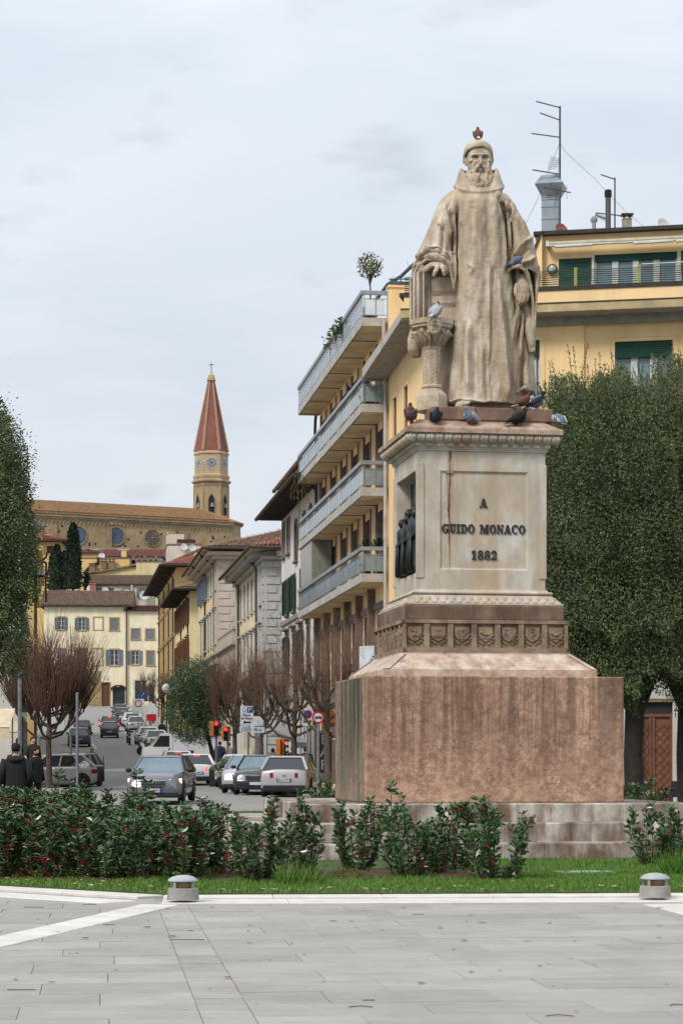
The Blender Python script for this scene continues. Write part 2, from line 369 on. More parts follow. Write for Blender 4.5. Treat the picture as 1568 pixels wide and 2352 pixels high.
# ---- litter: dry leaves on the lawn, twigs and leaves on the paving
dry = [mat('dry_leaf', (214, 194, 150), (170, 140, 96), scale=8, k=.8), mat('brown_leaf', (120, 84, 54), (80, 56, 38), scale=8)]
def leaf_mb(s, q):
    b = MB(); L_, w = s, s * .42; c = q.uniform(.1, .3) * s
    b.add([(-L_, 0, .004), (-L_ * .3, -w, c), (-L_ * .3, 0, c * .5), (-L_ * .3, w, c), (L_ * .5, -w * .8, c), (L_ * .5, 0, c * .5), (L_ * .5, w * .8, c), (L_ * 1.1, 0, c * .6)],
          [(0, 1, 2), (0, 2, 3), (1, 4, 5, 2), (2, 5, 6, 3), (4, 7, 5), (5, 7, 6)])
    return b
b = MB(); q = random.Random(11)
for i in range(210):
    x = q.uniform(-5, 5); y = lawn_edge(x) + abs(q.gauss(0, 1)) * .75 + .03
    b.X = Matrix.Translation((x, y, .075)) @ Matrix.Rotation(q.uniform(0, 6.3), 4, 'Z') @ Matrix.Rotation(q.uniform(-.5, .5), 4, 'X'); lb = leaf_mb(q.uniform(.016, .04), q); b.cur = 0 if q.random() < .7 else 1; b.add(lb.v, lb.f)
b.X = None; b.obj('fallen_leaves', dry, fix=False, kind='stuff')
b = MB(); tw = mat('twig', (120, 106, 92), rv=.2)
for px, py, l_, cur in ((78, 2085, .42, .03), (205, 2079, .3, .03), (228, 2104, .32, 0), (430, 2160, .6, .06), (250, 2125, .22, .02), (50, 2275, .38, 0), (828, 2315, .3, .1), (1284, 2336, .34, .12), (1555, 2311, .2, .1), (960, 2101, .25, 0), (846, 2299, .16, 0)):
    p = at(px, py, 1.55 * F / (py - HOR)); l_ *= .5; b.tube([(p.x + l_ * t, p.y + cur * .6 * math.sin((t + .5) * PI), .006) for t in (-.5, -.25, 0, .25, .5)], .0035, 4)
b.obj('twigs', tw, fix=False, kind='stuff')
b = MB(); q = random.Random(21)
for i in range(130):
    y = 13 + q.random() ** .7 * 10; x = q.uniform(-.157, .157) * y
    b.X = Matrix.Translation((x, y, .004)) @ Matrix.Rotation(q.uniform(0, 6.3), 4, 'Z'); lb = leaf_mb(q.choice((.012, .016, .02, .03, .045)), q); b.cur = 0 if q.random() < .25 else 1; b.add(lb.v, lb.f)
b.X = None; b.obj('leaf_litter', dry, fix=False, kind='stuff')
# ------------------------------------------------------------------ monument: steps and pedestal
MO = Vector((2.133, 36.756, 0)); MA = R(9)
RB = dict(scale=9, lo=.4, hi=.6, rv=.0, rough=.78, voro=(13, (100, 70, 54), .2), spots=((78, 58, 48), 11, .655), bump=.45, bscale=26)
red = mat('red_breccia', (224, 184, 158), (180, 140, 116), streak=((88, 66, 54), .62, 4.5), fade=(.95, 2.15), grime=((110, 78, 60), .7, .9), **RB)
mossy = mat('mossy_breccia', (190, 166, 146), (140, 122, 100), fade=(.3, 2.2), streak=((62, 56, 42), 1.0, 3.5), grime=((92, 92, 66), .85, 1.3), **RB)
red_d = mat('red_stone_dark', (156, 126, 108), (122, 94, 80), scale=3, rv=.06, rough=.8, streak=((74, 52, 44), .8, 4), grime=((92, 74, 62), .6, 2), bump=.4, bscale=24)
pale = mat('pale_marble', (220, 215, 205), (190, 180, 164), scale=2.6, stretch=(1.2, 1.2, .6), lo=.4, hi=.62, rv=.02, rough=.7, grime=((196, 164, 124), .75, 1.7), streak=((178, 160, 138), .7, 3.0), spots=((110, 98, 86), 9, .75), bump=.18, bscale=30)
fri_m = mat('frieze_stone', (186, 164, 138), (146, 120, 98), scale=4, rv=.06, rough=.8, grime=((100, 80, 66), .7, 3), streak=((92, 72, 60), .6, 4), bump=.4, bscale=40)
slope_m = mat('slope_stone', (230, 214, 198), (206, 178, 156), scale=5, rv=.0, rough=.75, grime=((140, 100, 78), .9, 4.2), spots=((78, 54, 44), 8, .67), bump=.3, bscale=30)
stepm = mat('step_stone', (228, 221, 210), (136, 110, 94), lo=.36, hi=.60, stretch=(1, 1, .6), scale=2.6, rv=.04, rough=.85, streak=((84, 62, 50), 1.0, 2.6), grime=((104, 80, 66), .95, .9), spots=((80, 70, 62), 10, .70), bump=.4, bscale=30)
steps = thing('monument_steps', 'weathered pale stone steps, three tiers, around the foot of the monument', 'steps', (MO.x, MO.y, 0), MA)
q = random.Random(4)
for i, (hw, fr, z0, z1) in enumerate(((4.6, 3.65, -.05, .285), (3.86, 3.12, .285, .575), (3.12, 2.60, .575, .862))):
    back = fr + .3; d = 1.0
    MB().box(-hw + .3, hw - .3, -fr + .3, back, z0, z1 - .004).obj('core', stepm, steps)
    x = -hw
    while x < hw - .1:
        w = min(q.uniform(1.5, 2.2), hw - x); w = hw - x if hw - x - w < .6 else w
        MB().bbox(x + .004, x + w - .004, -fr, -fr + .85, z0, z1 + q.uniform(-.003, .003), .018).obj('step_stone', stepm, steps); x += w
    y = -fr + .854
    while y < back - .1:
        w = min(q.uniform(1.5, 2.2), back - y); w = back - y if back - y - w < .6 else w
        for s in (-1, 1): MB().bbox(*sorted((s * hw, s * (hw - .8))), y + .004, y + w - .004, z0, z1 + q.uniform(-.003, .003), .018).obj('step_stone', stepm, steps)
        y += w
b = MB()
for i in range(900):
    x = q.uniform(-3, 3); y = -2.08 - abs(q.gauss(0, .16)); s = q.uniform(.006, .02)
    if y > -2.56: b.ell((x, y, .866), (s, s, s * .6), 5, 3)
b.obj('gravel', mat('grit', (150, 138, 124), rv=0), steps, fix=False, kind='stuff')

ped = thing('pedestal', 'tall stone pedestal of red block, shield frieze and pale lettered marble under the statue', 'pedestal', (MO.x, MO.y, 0), MA)
def sq(b, prof, cap0=True, cap1=True):      # square-plan moulding profile: (half width, z)
    b.rings([[(-w, -w, z), (w, -w, z), (w, w, z), (-w, w, z)] for w, z in prof], cap0, cap1); return b
o = MB().box(-2.115, 2.115, -2.05, 1.0, .86, 2.885).obj('base_block', [red, mossy], ped)
for pl_ in o.data.polygons:
    if pl_.normal.x < -.9: pl_.material_index = 1
bevel(o, .02)
bevel(MB().box(-1.75, 1.75, 1.002, 1.9, .86, 2.8).obj('base_block', red, ped), .02)
b = MB(); sq(b, ((1.754, 2.887), (1.754, 3.0), (1.74, 3.004), (1.40, 3.262), (1.40, 3.285))); b.obj('sloping_plinth', slope_m, ped)
# raised border strips on the slope
b = MB()
for s in (-1, 1):
    for k in range(4):
        b.X = Matrix.Rotation(k * PI / 2, 4, 'Z')
        b.add([(s * 1.745, -1.745, 3.006), (s * 1.66, -1.745, 3.006), (s * 1.335, -1.41, 3.262), (s * 1.405, -1.405, 3.262), (s * 1.75, -1.75, 3.012), (s * 1.66, -1.76, 3.016), (s * 1.335, -1.43, 3.272), (s * 1.408, -1.408, 3.272)],
              [(4, 5, 6, 7), (1, 2, 6, 5), (0, 1, 5, 4)])
        b.X = None; b.obj('slope_border', mat('border_stone', (222, 204, 186), rv=0, grime=((150, 116, 96), .6, 3)), ped); b = MB()
# frieze: frame with recessed panels, one shield in each
FW = 1.37; NP = 7
sq(MB(), ((FW - .06, 3.287), (FW - .06, 3.80))).obj('frieze_core', fri_m, ped)
b = MB()
for k in range(4):
    b.X = Matrix.Rotation(k * PI / 2, 4, 'Z')
    pw = 2 * FW / NP
    b.box(-FW, FW, -FW, -FW + .058, 3.288, 3.37); b.box(-FW - .012, FW + .012, -FW - .012, -FW + .06, 3.765, 3.823)
    for i in range(NP + 1):
        x = -FW + i * pw; b.box(max(-FW, x - .045), min(FW, x + .045), -FW + .001, -FW + .058, 3.371, 3.764)
b.X = None; b.obj('frieze_frame', fri_m, ped)
def shield_outline(w, h, n=6):
    top = [(-w, h), (w, h)]; side = [(w * (1 - (t ** 2.6)), h * .25 - (h * 1.25) * t) for t in [i / n for i in range(n + 1)]]
    return [(w, h)] + side + [(-x, z) for x, z in reversed(side[:-1])] + [(-w, h)]
def emblem(b, kind, q):
    y = -.05
    def t(pts, r): b.tube([(x, y, z) for x, z in pts], r, 5, flat=.6)
    def e(x, z, rx, rz): b.ell((x, y, z), (rx, .022, rz), 8, 5)
    if kind == 0:      # three bent legs from one hub
        for k in range(3):
            a = R(90 + 120 * k); c, s = math.cos(a), math.sin(a); t([(0, 0), (.06 * c, .06 * s), (.06 * c - .06 * s, .06 * s + .06 * c), (.085 * c - .07 * s, .085 * s + .07 * c)], [.022, .018, .013, .016])
    elif kind == 1:    # mountain over a bar
        b.prism([(-.085, -.02), (-.03, .045), (-.01, .03), (.03, .05), (.085, -.02)], -.045, -.02); t([(-.09, -.035), (.09, -.035)], .008)
        for k in range(5): t([(0, .05), (.05 * math.cos(R(30 + 30 * k)), .05 + .05 * math.sin(R(30 + 30 * k)))], .005)
    elif kind == 2:    # lily
        t([(0, -.09), (0, .1)], [.012, .02])
        for s in (-1, 1): t([(0, -.04), (s * .05, .02), (s * .085, .04), (s * .07, .085)], [.012, .016, .014, .008]); t([(0, -.05), (s * .05, -.07), (s * .075, -.04)], .01)
        e(0, .07, .025, .035)
    elif kind in (3, 6):   # four-footed beast
        e(0, .01, .065, .026); e(-.065, .035, .028, .028)
        for x in (-.05, -.03, .04, .055): t([(x, .0), (x, -.05)], .008)
        t([(.06, .02), (.09, .05)], .006); t([(-.09, -.055), (.09, -.055)], .007)
    elif kind == 4:    # rearing horse
        t([(.03, -.06), (-.005, .01), (-.03, .06)], [.026, .03, .02]); e(-.045, .085, .032, .018)
        t([(-.03, .04), (-.075, .03), (-.08, .005)], .009); t([(-.02, .02), (-.065, -.01)], .009); t([(.03, -.06), (.0, -.09)], .01); t([(.04, -.05), (.06, -.1)], .01); t([(.05, -.03), (.08, 0)], .008)
    else:              # snake
        t([(.0 + .035 * math.sin(k * 1.5), -.1 + .024 * k) for k in range(9)], .011); e(-.01, .11, .03, .015)
def shield(parent, kind, q, M):
    b = MB(); o = shield_outline(.125, .125); n = len(o); b.X = M
    b.rings([[(x * s, y, z * s) for x, z in o] for s, y in ((1, 0), (1, -.028), (.93, -.038))], False, True)
    for s in (-1, 1):      # leaf scrolls below the shield
        for k in range(4):
            a = R(-75 + 24 * k); px_, pz_ = .10 * math.cos(a) * s * 1.25, .155 * math.sin(a) - .005
            b.tube([(px_, -.008, pz_), (px_ + s * .03, -.018, pz_ + .012), (px_ + s * .045, -.012, pz_ + .035)], [.02, .017, .006], 5)
    emblem(b, kind, q); b.X = None; return b.obj('shield', fri_m, parent, smooth=False)
for k in (0, 3):
    for i in range(NP):
        M = Matrix.Rotation(k * PI / 2, 4, 'Z') @ Matrix.Translation((-FW + (i + .5) * 2 * FW / NP, -FW + .062, 3.585)); shield(ped, (i if k == 0 else (i * 3 + 2) % 7), q, M)
# red upper base, leaf moulding, die
b = MB(); sq(b, ((1.32, 3.824), (1.32, 4.055), (1.30, 4.07))); bevel(b.obj('upper_base', red_d, ped), .012)
b = MB(); sq(b, ((1.31, 4.072), (1.31, 4.10), (1.285, 4.105), (1.235, 4.16), (1.165, 4.225), (1.13, 4.25), (1.15, 4.252), (1.165, 4.275), (1.15, 4.30), (1.11, 4.305), (1.09, 4.335), (1.09, 4.345))); b.obj('base_moulding', pale, ped)
b = MB()
for k in (0, 3):
    b.X = Matrix.Rotation(k * PI / 2, 4, 'Z')
    for i in range(17):
        x = -1.12 + i * .14
        b.tube([(x - .045, -1.185, 4.215), (x - .05, -1.255, 4.135), (x, -1.30, 4.108), (x + .05, -1.255, 4.135), (x + .045, -1.185, 4.215)], .011, 5); b.X = None; b.obj('carved_leaf', pale, ped, smooth=True); b = MB(); b.X = Matrix.Rotation(k * PI / 2, 4, 'Z'); b.ell((x + .07, -1.235, 4.165), (.012, .02, .045), 5, 4); b.X = None; b.obj('carved_dart', pale, ped, smooth=True); b = MB(); b.X = Matrix.Rotation(k * PI / 2, 4, 'Z')
    for i in range(56): b.ell((-1.155 + i * .042, -1.163, 4.276), (.022, .014, .017), 5, 4)
    b.X = None; b.obj('beads', pale, ped, smooth=True, kind='stuff'); b = MB()
DW = 1.065; PX0, PX1, PZ0, PZ1 = -.70, .78, 4.66, 6.28
b = MB()
# die built as an open box whose front has a sunk panel with bevelled edge, left side an opening for the bronze relief
def die_face(b, holes, y=-DW):
    xs = sorted({-DW, DW} | {h[0] for h in holes} | {h[1] for h in holes}); zs = sorted({4.346, 6.60} | {h[2] for h in holes} | {h[3] for h in holes})
    for i in range(len(xs) - 1):
        for j in range(len(zs) - 1):
            xm, zm = (xs[i] + xs[i + 1]) / 2, (zs[j] + zs[j + 1]) / 2
            if any(h[0] < xm < h[1] and h[2] < zm < h[3] for h in holes): continue
            b.quad((xs[i], y, zs[j]), (xs[i + 1], y, zs[j]), (xs[i + 1], y, zs[j + 1]), (xs[i], y, zs[j + 1]))
    for x0, x1, z0, z1, dep, sl in holes:
        o = [(x0, y, z0), (x1, y, z0), (x1, y, z1), (x0, y, z1)]; i_ = [(x0 + sl, y + dep, z0 + sl), (x1 - sl, y + dep, z0 + sl), (x1 - sl, y + dep, z1 - sl), (x0 + sl, y + dep, z1 - sl)]
        b.rings([o, i_], False, True)
die_face(b, [(PX0, PX1, PZ0, PZ1, .035, .035)])
b.X = Matrix.Rotation(3 * PI / 2, 4, 'Z'); die_face(b, [(-.86, .86, 4.62, 6.30, .30, .03)])
b.X = Matrix.Rotation(PI, 4, 'Z'); die_face(b, []); b.X = Matrix.Rotation(PI / 2, 4, 'Z'); die_face(b, []); b.X = None
b.obj('die', pale, ped)
b = MB()       # corner strips standing proud of the die
for k in range(4):
    b.X = Matrix.Rotation(k * PI / 2, 4, 'Z')
    for x0, x1 in ((-DW - .02, -DW + .10), (DW - .10, DW + .02)): b = MB(); b.X = Matrix.Rotation(k * PI / 2, 4, 'Z'); b.box(x0 + .001 * k, x1 - .001 * k, -DW - .02, -DW + .01, 4.52, 6.40); b.X = None; bevel(b.obj('corner_strip', pale, ped), .008)
# brown run-off stain below the cornice, a thin crust on the face
stain = mat('rust_stain', (98, 72, 54), (128, 98, 74), scale=9, stretch=(1, 1, .3), rv=0)
q = random.Random(17); halo = mat('rust_stain_edge', (192, 172, 148), (174, 150, 124), scale=9, stretch=(1, 1, .3), rv=0)
for m_, wk, dy, nm in ((halo, 1.7, .0, 'stain_edge'), (stain, 1.0, .0015, 'stain')):
    b = MB(); L_ = []; Rr = []; wl, wr, c = .018, .018, -.535
    for i in range(150):
        t = i / 149; z = 6.62 - t * 2.0; wl = max(.004, min(.032, wl + q.uniform(-.004, .004))); wr = max(.004, min(.032, wr + q.uniform(-.004, .004))); c += q.uniform(-.0012, .0012); f = wk * (1.25 if .2 < t < .5 else 1) * (1 - t ** 3)
        y = -DW - .004 - dy if not (PZ0 < z < PZ1) else -DW + .0315 - dy - (.03 if z < PZ0 + .04 or z > PZ1 - .04 else 0)
        L_.append((c - wl * f, y, z)); Rr.append((c + wr * f, y, z))
    for i in range(149): b.quad(L_[i], Rr[i], Rr[i + 1], L_[i + 1])
    b.obj(nm, m_, ped, fix=False)
b = MB()

# cornice: dentils, leaf cyma, slab with weathered sloping top
b = MB(); sq(b, ((1.085, 6.60), (1.09, 6.605), (1.09, 6.63), (1.105, 6.632), (1.105, 6.665), (1.12, 6.67), (1.12, 6.715), (1.15, 6.72), (1.185, 6.755), (1.24, 6.80), (1.26, 6.84), (1.245, 6.85), (1.245, 6.868))); b.obj('cornice', pale, ped)
b = MB()
for k in (0, 3):
    b.X = Matrix.Rotation(k * PI / 2, 4, 'Z')
    for i in range(13): x = -1.08 + i * .18; b = MB(); b.X = Matrix.Rotation(k * PI / 2, 4, 'Z'); b.box(x - .05, x + .05, -1.16, -1.10, 6.668, 6.722); b.X = None; b.obj('dentil', pale, ped)
b = MB()
for k in (0, 3):
    b.X = Matrix.Rotation(k * PI / 2, 4, 'Z')
    for i in range(17):
        x = -1.20 + i * .15
        for dx, r0 in ((-.045, .016), (-.018, .02), (.018, .02), (.045, .016)): b.tube([(x + dx * .6, -1.165, 6.728), (x + dx, -1.222, 6.75), (x + dx * 1.1, -1.262, 6.80), (x + dx * .8, -1.275, 6.838)], [r0 * .7, r0, r0 * 1.15, r0 * .6], 5)
        b.X = None; b.obj('acanthus_leaf', pale, ped, smooth=True); b = MB(); b.X = Matrix.Rotation(k * PI / 2, 4, 'Z'); b.tube([(x + .075, -1.16, 6.735), (x + .075, -1.215, 6.775), (x + .075, -1.25, 6.835)], [.008, .012, .015], 5)
    for i in range(30): b.ell((-1.22 + i * .084, -1.262, 6.857), (.03, .016, .012), 5, 4)
    b.X = None; b.obj('beads', pale, ped, smooth=True, kind='stuff'); b = MB()
b = MB(); sq(b, ((1.307, 6.87), (1.307, 6.945), (1.295, 6.955), (1.06, 7.095), (1.06, 7.11))); b.obj('cornice_slab', mat('slab_red', (210, 184, 166), (172, 142, 124), scale=6, rv=0, grime=((128, 88, 74), .8, 3), spots=((92, 66, 56), 9, .68), bump=.3, bscale=30), ped)
# bronze relief in the side of the die
brz = mat('dark_bronze', (56, 60, 60), (36, 38, 38), scale=6, rough=.45, rv=0, metal=.6, spec=.5, grime=((70, 92, 86), .5, 3))
b = MB(); b.X = Matrix.Rotation(3 * PI / 2, 4, 'Z') @ Matrix.Translation((0, -DW, 0)); b.box(-.82, .82, .24, .28, 4.66, 6.27)
def relief_fig(x, z0, h, y, lean=0.0):
    b.rings([[(x + lean * t * h + w * math.cos(a) * h, y + w * .7 * math.sin(a) * h, z0 + t * h) for a in [2 * PI * k / 10 for k in range(10)]] for t, w in ((0, .17), (.1, .15), (.35, .14), (.55, .13), (.68, .15), (.78, .15), (.83, .08), (.86, .05))], True, True)
    b.ell((x + lean * .93 * h, y - .01, z0 + .92 * h), (.062 * h, .07 * h, .08 * h), 10, 8)
    for s in (-1, 1): b.tube([(x + lean * .78 * h + s * .14 * h, y, z0 + .77 * h), (x + s * .19 * h, y - .03, z0 + .6 * h), (x + s * .08 * h, y - .09, z0 + .52 * h)], [.045 * h, .04 * h, .03 * h], 7)
    for k in range(7): xx = x + (-.12 + .04 * k) * h; b.tube([(xx * 1.0, y - .1 * h, z0 + .02), (x + (xx - x) * .8, y - .105 * h, z0 + .3 * h), (x + (xx - x) * .7 + lean * .5 * h, y - .09 * h, z0 + .58 * h)], .014 * h, 5)
for a_ in ((.58, 4.66, 1.05, .06), (.30, 4.68, 1.12, .10), (0, 4.66, 1.0, .04), (-.32, 4.7, 1.1, .12), (-.6, 4.66, 1.0, .06)): relief_fig(a_[0], a_[1], a_[2], a_[3], .0)
b.tube([(.52, .06, 5.5), (.3, .1, 6.2)], .02, 6); b.X = None; b.obj('bronze_relief', brz, ped, smooth=True)

# ---- slab-serif metal letters
ltr = mat('black_metal_letters', (34, 36, 38), rough=.5, rv=0, spec=.5, k=.8)
def ring_poly(b, cx, cz, rx, rz, t_x, t_z, a0, a1, y0, y1, n=18):
    o = [(cx + rx * math.cos(R(a0 + (a1 - a0) * i / n)), cz + rz * math.sin(R(a0 + (a1 - a0) * i / n))) for i in range(n + 1)]
    i_ = [(cx + (rx - t_x) * math.cos(R(a0 + (a1 - a0) * i / n)), cz + (rz - t_z) * math.sin(R(a0 + (a1 - a0) * i / n))) for i in range(n + 1)]
    for k in range(n): b.prism([o[k], o[k + 1], i_[k + 1], i_[k]], y0, y1)
def glyph(ch):
    """bold slab-serif capital, height 1; returns (builder, width)"""
    b = MB(); y0, y1 = -.10, 0.0; S, h, s = .24, .09, .11     # thick stem, hairline, serif height
    def bar(x0, x1, z0, z1): b.prism([(x0, z0), (x1, z0), (x1, z1), (x0, z1)], y0, y1)
    def dia(x0, x1, w, z0, z1): b.prism([(x0, z0), (x0 + w, z0), (x1 + w, z1), (x1, z1)], y0 - .002, y1)
    def serif(x0, x1, z): bar(x0, x1, z, z + s)
    if ch == 'I': bar(.10, .10 + S, 0, 1); serif(0, .44, -.001); serif(0, .44, 1.001 - s); return b, .44
    if ch == 'A':
        dia(.06, .33, h, 0, 1); dia(.56, .30, S, 0, 1); bar(.2, .6, .27, .36); serif(-.05, .28, -.002); serif(.44, .90, -.002); return b, .86
    if ch == 'U':
        bar(.10, .10 + S, .3, 1); bar(.58, .58 + h + .02, .3, 1); serif(0, .44, 1.001 - s); serif(.47, .80, 1.001 - s); ring_poly(b, .395, .30, .295, .32, .22, .17, 180, 360, y0 - .001, y1); return b, .80
    if ch == 'D': bar(.10, .10 + S, 0, 1); bar(0, .45, -.001, s); bar(0, .45, 1 - s, 1.001); ring_poly(b, .42, .5, .40, .501, .23, s, -90, 90, y0 - .001, y1); return b, .84
    if ch == 'O': ring_poly(b, .42, .5, .42, .52, .24, .11, 0, 360, y0, y1, 30); return b, .84
    if ch == 'G':
        ring_poly(b, .42, .5, .42, .52, .24, .11, 42, 330, y0, y1, 26); bar(.55, .79, .02, .44); serif(.47, .88, .37); bar(.68, .78, .66, 1.0); return b, .88
    if ch == 'C': ring_poly(b, .42, .5, .42, .52, .24, .11, 45, 318, y0, y1, 26); bar(.66, .77, .62, 1.0); return b, .82
    if ch == 'M':
        bar(.10, .10 + h, 0, 1); bar(.82, .82 + S, 0, 1); dia(.50, .14, S - .03, 0, 1); dia(.47, .80, h, 0, 1); serif(0, .32, -.001); serif(0, .3, 1.001 - s); serif(.72, 1.16, -.001); serif(.82, 1.16, 1.001 - s); return b, 1.16
    if ch == 'N': bar(.10, .10 + h, 0, 1); bar(.66, .66 + h, 0, 1); dia(.53, .10, S - .02, 0, 1); serif(0, .32, -.001); serif(0, .3, 1.001 - s); serif(.54, .88, 1.001 - s); return b, .88
    if ch == '1': bar(.16, .16 + S, 0, 1); serif(.02, .54, -.001); b.prism([(.0, .72), (.16, .80), (.16, 1.0), (.0, .86)], y0 - .002, y1); return b, .56
    if ch == '8': ring_poly(b, .33, .27, .33, .29, .20, .09, 0, 360, y0, y1, 24); ring_poly(b, .33, .75, .29, .26, .17, .08, 0, 360, y0 - .002, y1, 24); return b, .66
    if ch == '2':
        ring_poly(b, .33, .70, .31, .31, .21, .10, -30, 185, y0, y1, 18); b.ell((.12, -.05, .70), (.09, .05, .09), 8, 6); dia(.03, .46, .17, .10, .58); b.prism([(0, 0), (.60, 0), (.66, .26), (.57, .26), (.5, .15), (0, .15)], y0 - .002, y1); return b, .66
cache = {}
def write(txt, cx, z, h, gap=.11, sx=1.0):
    ws = []
    for c in txt:
        if c != ' ' and c not in cache: g_, w = glyph(c); cache[c] = (g_.mesh('letter', ltr), w)
        ws.append(.5 if c == ' ' else cache[c][1])
    tot = sum(ws) + gap * (len(txt) - 1); x = -tot / 2
    for c, w in zip(txt, ws):
        if c != ' ':
            o = place('letter', cache[c][0], ped, (cx + x * h * sx, -DW + .036, z)); o.scale = (h * sx, .24, h)
        x += w + gap
write('A', .033, 5.69, .145, sx=.98)
write('GUIDO MONACO', .035, 5.265, .145, gap=.085, sx=.905)
write('1882', .045, 4.835, .15, sx=.98)
# ------------------------------------------------------------------ statue of the monk (outlines measured on the photograph, in 1/137 m)
ST_D = 36.5; UN = ST_D / F                      # metres per unit
stone = mat('statue_stone', (232, 218, 198), (208, 187, 158), scale=1.7, stretch=(1, 1, .7), lo=.38, hi=.62, rv=.0, rough=.85, grime=((130, 108, 88), .65, 2.6), streak=((124, 102, 84), .6, 4.5), spots=((92, 74, 60), 11, .68), bump=.55, bscale=11, stretch_b=(.8, .8, 2.0), k=.72)
stat = thing('statue', 'weathered stone statue of a bearded monk in robe and skullcap, hand resting on a book', 'statue', at(1106, 953.5, ST_D))
OX, OZ = 1106.0, 953.5
def V3(px, py, y=0.0): return ((px - OX) * UN, y * UN, (OZ - py) * UN)
def moved(pts):
    """a piece lying y in front of the middle plane shows higher and further out seen from below: set it where it was measured"""
    n = len(pts); mx_ = sum(p[0] for p in pts) / n; my = sum(p[1] for p in pts) / n; k = -(sum(p[2] for p in pts) / n) / F
    return [(p[0] - (mx_ - CX) * k, p[1] + (HOR - my) * k, p[2]) for p in pts]
def loft(b, rows, n=40, p=2.4, cap0=True, cap1=True):
    """rows of (py, x left, x right, y centre, y radius); superellipse sections"""
    rs = []
    for py, xl, xr, yc, ry in rows:
        cx, rx = (xl + xr) / 2, (xr - xl) / 2; r = []
        for k in range(n):
            a = 2 * PI * k / n; c, s = math.cos(a), math.sin(a)
            r.append(V3(cx + rx * math.copysign(abs(c) ** (2 / p), c), py, yc + ry * math.copysign(abs(s) ** (2 / p), s)))
        rs.append(r)
    return b.rings(rs, cap0, cap1)
def axis_loft(b, rows, n=28, mv=False):
    """rows of (centre (px,py,y), half width vector in the picture (dx,dy), depth radius)"""
    if mv: rows = [(c, w, ry) for c, (o, w, ry) in zip(moved([r[0] for r in rows]), rows)]
    return b.rings([[V3(c[0] + w[0] * math.cos(a), c[1] + w[1] * math.cos(a), c[2] + ry * math.sin(a)) for a in (2 * PI * k / n for k in range(n))] for c, w, ry in rows], True, True)
def tb(b, pts, r, n=8, flat=1.0): return b.tube([V3(*p) for p in moved(pts)], [q * UN for q in r] if isinstance(r, (list, tuple)) else r * UN, n, True, flat)
def el(b, c, r, nu=14, nv=10): return b.ell(V3(*moved([c])[0]), tuple(q * UN for q in r), nu, nv)
def remeshed(b, voxel, smooth_it=2):
    me = b.mesh('tmp', [stone]); o = bpy.data.objects.new('tmp', me); COL.objects.link(o)
    m = o.modifiers.new('r', 'REMESH'); m.mode = 'VOXEL'; m.voxel_size = voxel * UN
    if smooth_it: s = o.modifiers.new('s', 'SMOOTH'); s.factor = .5; s.iterations = smooth_it
    dg = bpy.context.evaluated_depsgraph_get(); dg.update(); r = bpy.data.meshes.new_from_object(o.evaluated_get(dg))
    bpy.data.objects.remove(o); bpy.data.meshes.remove(me); return r
def sculpt(me, folds, ymax=-.05, noise=0.0):
    """push the surface along its normals by ridges and grooves along traced lines (points in picture units, height, half width)"""
    n = len(me.vertices); co = np.empty(n * 3); me.vertices.foreach_get('co', co); co = co.reshape(-1, 3)
    no = np.empty(n * 3); me.vertices.foreach_get('normal', no); no = no.reshape(-1, 3)
    dd = ST_D + co[:, 1]; X = CX + F * (co[:, 0] + stat.location.x) / dd; Y = HOR - F * (co[:, 2] + stat.location.z - EYE) / dd; front = np.clip((-no[:, 1] - .05) / .4, 0, 1); d = np.zeros(n)
    for pts, amp, w in folds:
        best = np.full(n, 1e9); along = np.zeros(n); P = np.array(pts, float); tot = max(1, len(P) - 1)
        for i in range(len(P) - 1):
            a, c = P[i], P[i + 1]; e_ = c - a; t = np.clip(((X - a[0]) * e_[0] + (Y - a[1]) * e_[1]) / (e_ @ e_), 0, 1)
            q2 = (X - a[0] - t * e_[0]) ** 2 + (Y - a[1] - t * e_[1]) ** 2; k = q2 < best; best = np.where(k, q2, best); along = np.where(k, (i + t) / tot, along)
        taper = np.clip(np.minimum(along, 1 - along) * 6 + .25, 0, 1)
        d += 1.75 * amp * np.exp(-best / (w * w)) * taper
    d = np.clip(d, -7.5, 15)
    if noise: d += noise * (np.sin(X * .21 + np.sin(Y * .05) * 2) * np.sin(Y * .09 + X * .05) + .6 * np.sin(X * .43 + Y * .11 + 1.3))
    co += no * (d * front * UN)[:, None]; me.vertices.foreach_set('co', co.ravel()); me.update()
def add_stone(me, name, parent=stat):
    me.materials.clear(); me.materials.append(stone); me.polygons.foreach_set('use_smooth', [True] * len(me.polygons)); return place(name, me, parent)
# --- robe with both sleeves and hood
b = MB()
loft(b, [(424, 1066, 1134, 0, 30), (438, 1052, 1150, 0, 44), (452, 1046, 1158, 0, 52), (474, 1042, 1163, -2, 60), (500, 1047, 1161, -3, 64), (540, 1048, 1162, -4, 67), (600, 1047, 1166, -6, 70), (640, 1044, 1174, -6, 70),
         (700, 1040, 1184, -5, 70), (750, 1039, 1192, -5, 70), (800, 1036, 1198, -5, 71), (850, 1032, 1198, -5, 72), (880, 1030, 1196, -5, 73), (905, 1028, 1190, -5, 74), (936, 1026, 1184, -5, 76)])
loft(b, [(462, 1040, 1172, 14, 38), (520, 1028, 1182, 14, 40), (600, 1020, 1192, 14, 40), (660, 1024, 1196, 14, 40)])
tb(b, [(1166, 474, -36), (1168, 520, -38), (1170, 560, -38), (1172, 615, -40)], [3, 4.5, 4.5, 4.5])
tb(b, [(1040, 480, -34), (1044, 530, -36), (1044, 580, -38), (1044, 640, -40)], [3, 3.6, 3.6, 3.4])
loft(b, [(900, 1036, 1186, 0, 54), (952.5, 1040, 1190, 2, 50)])                     # dark underside
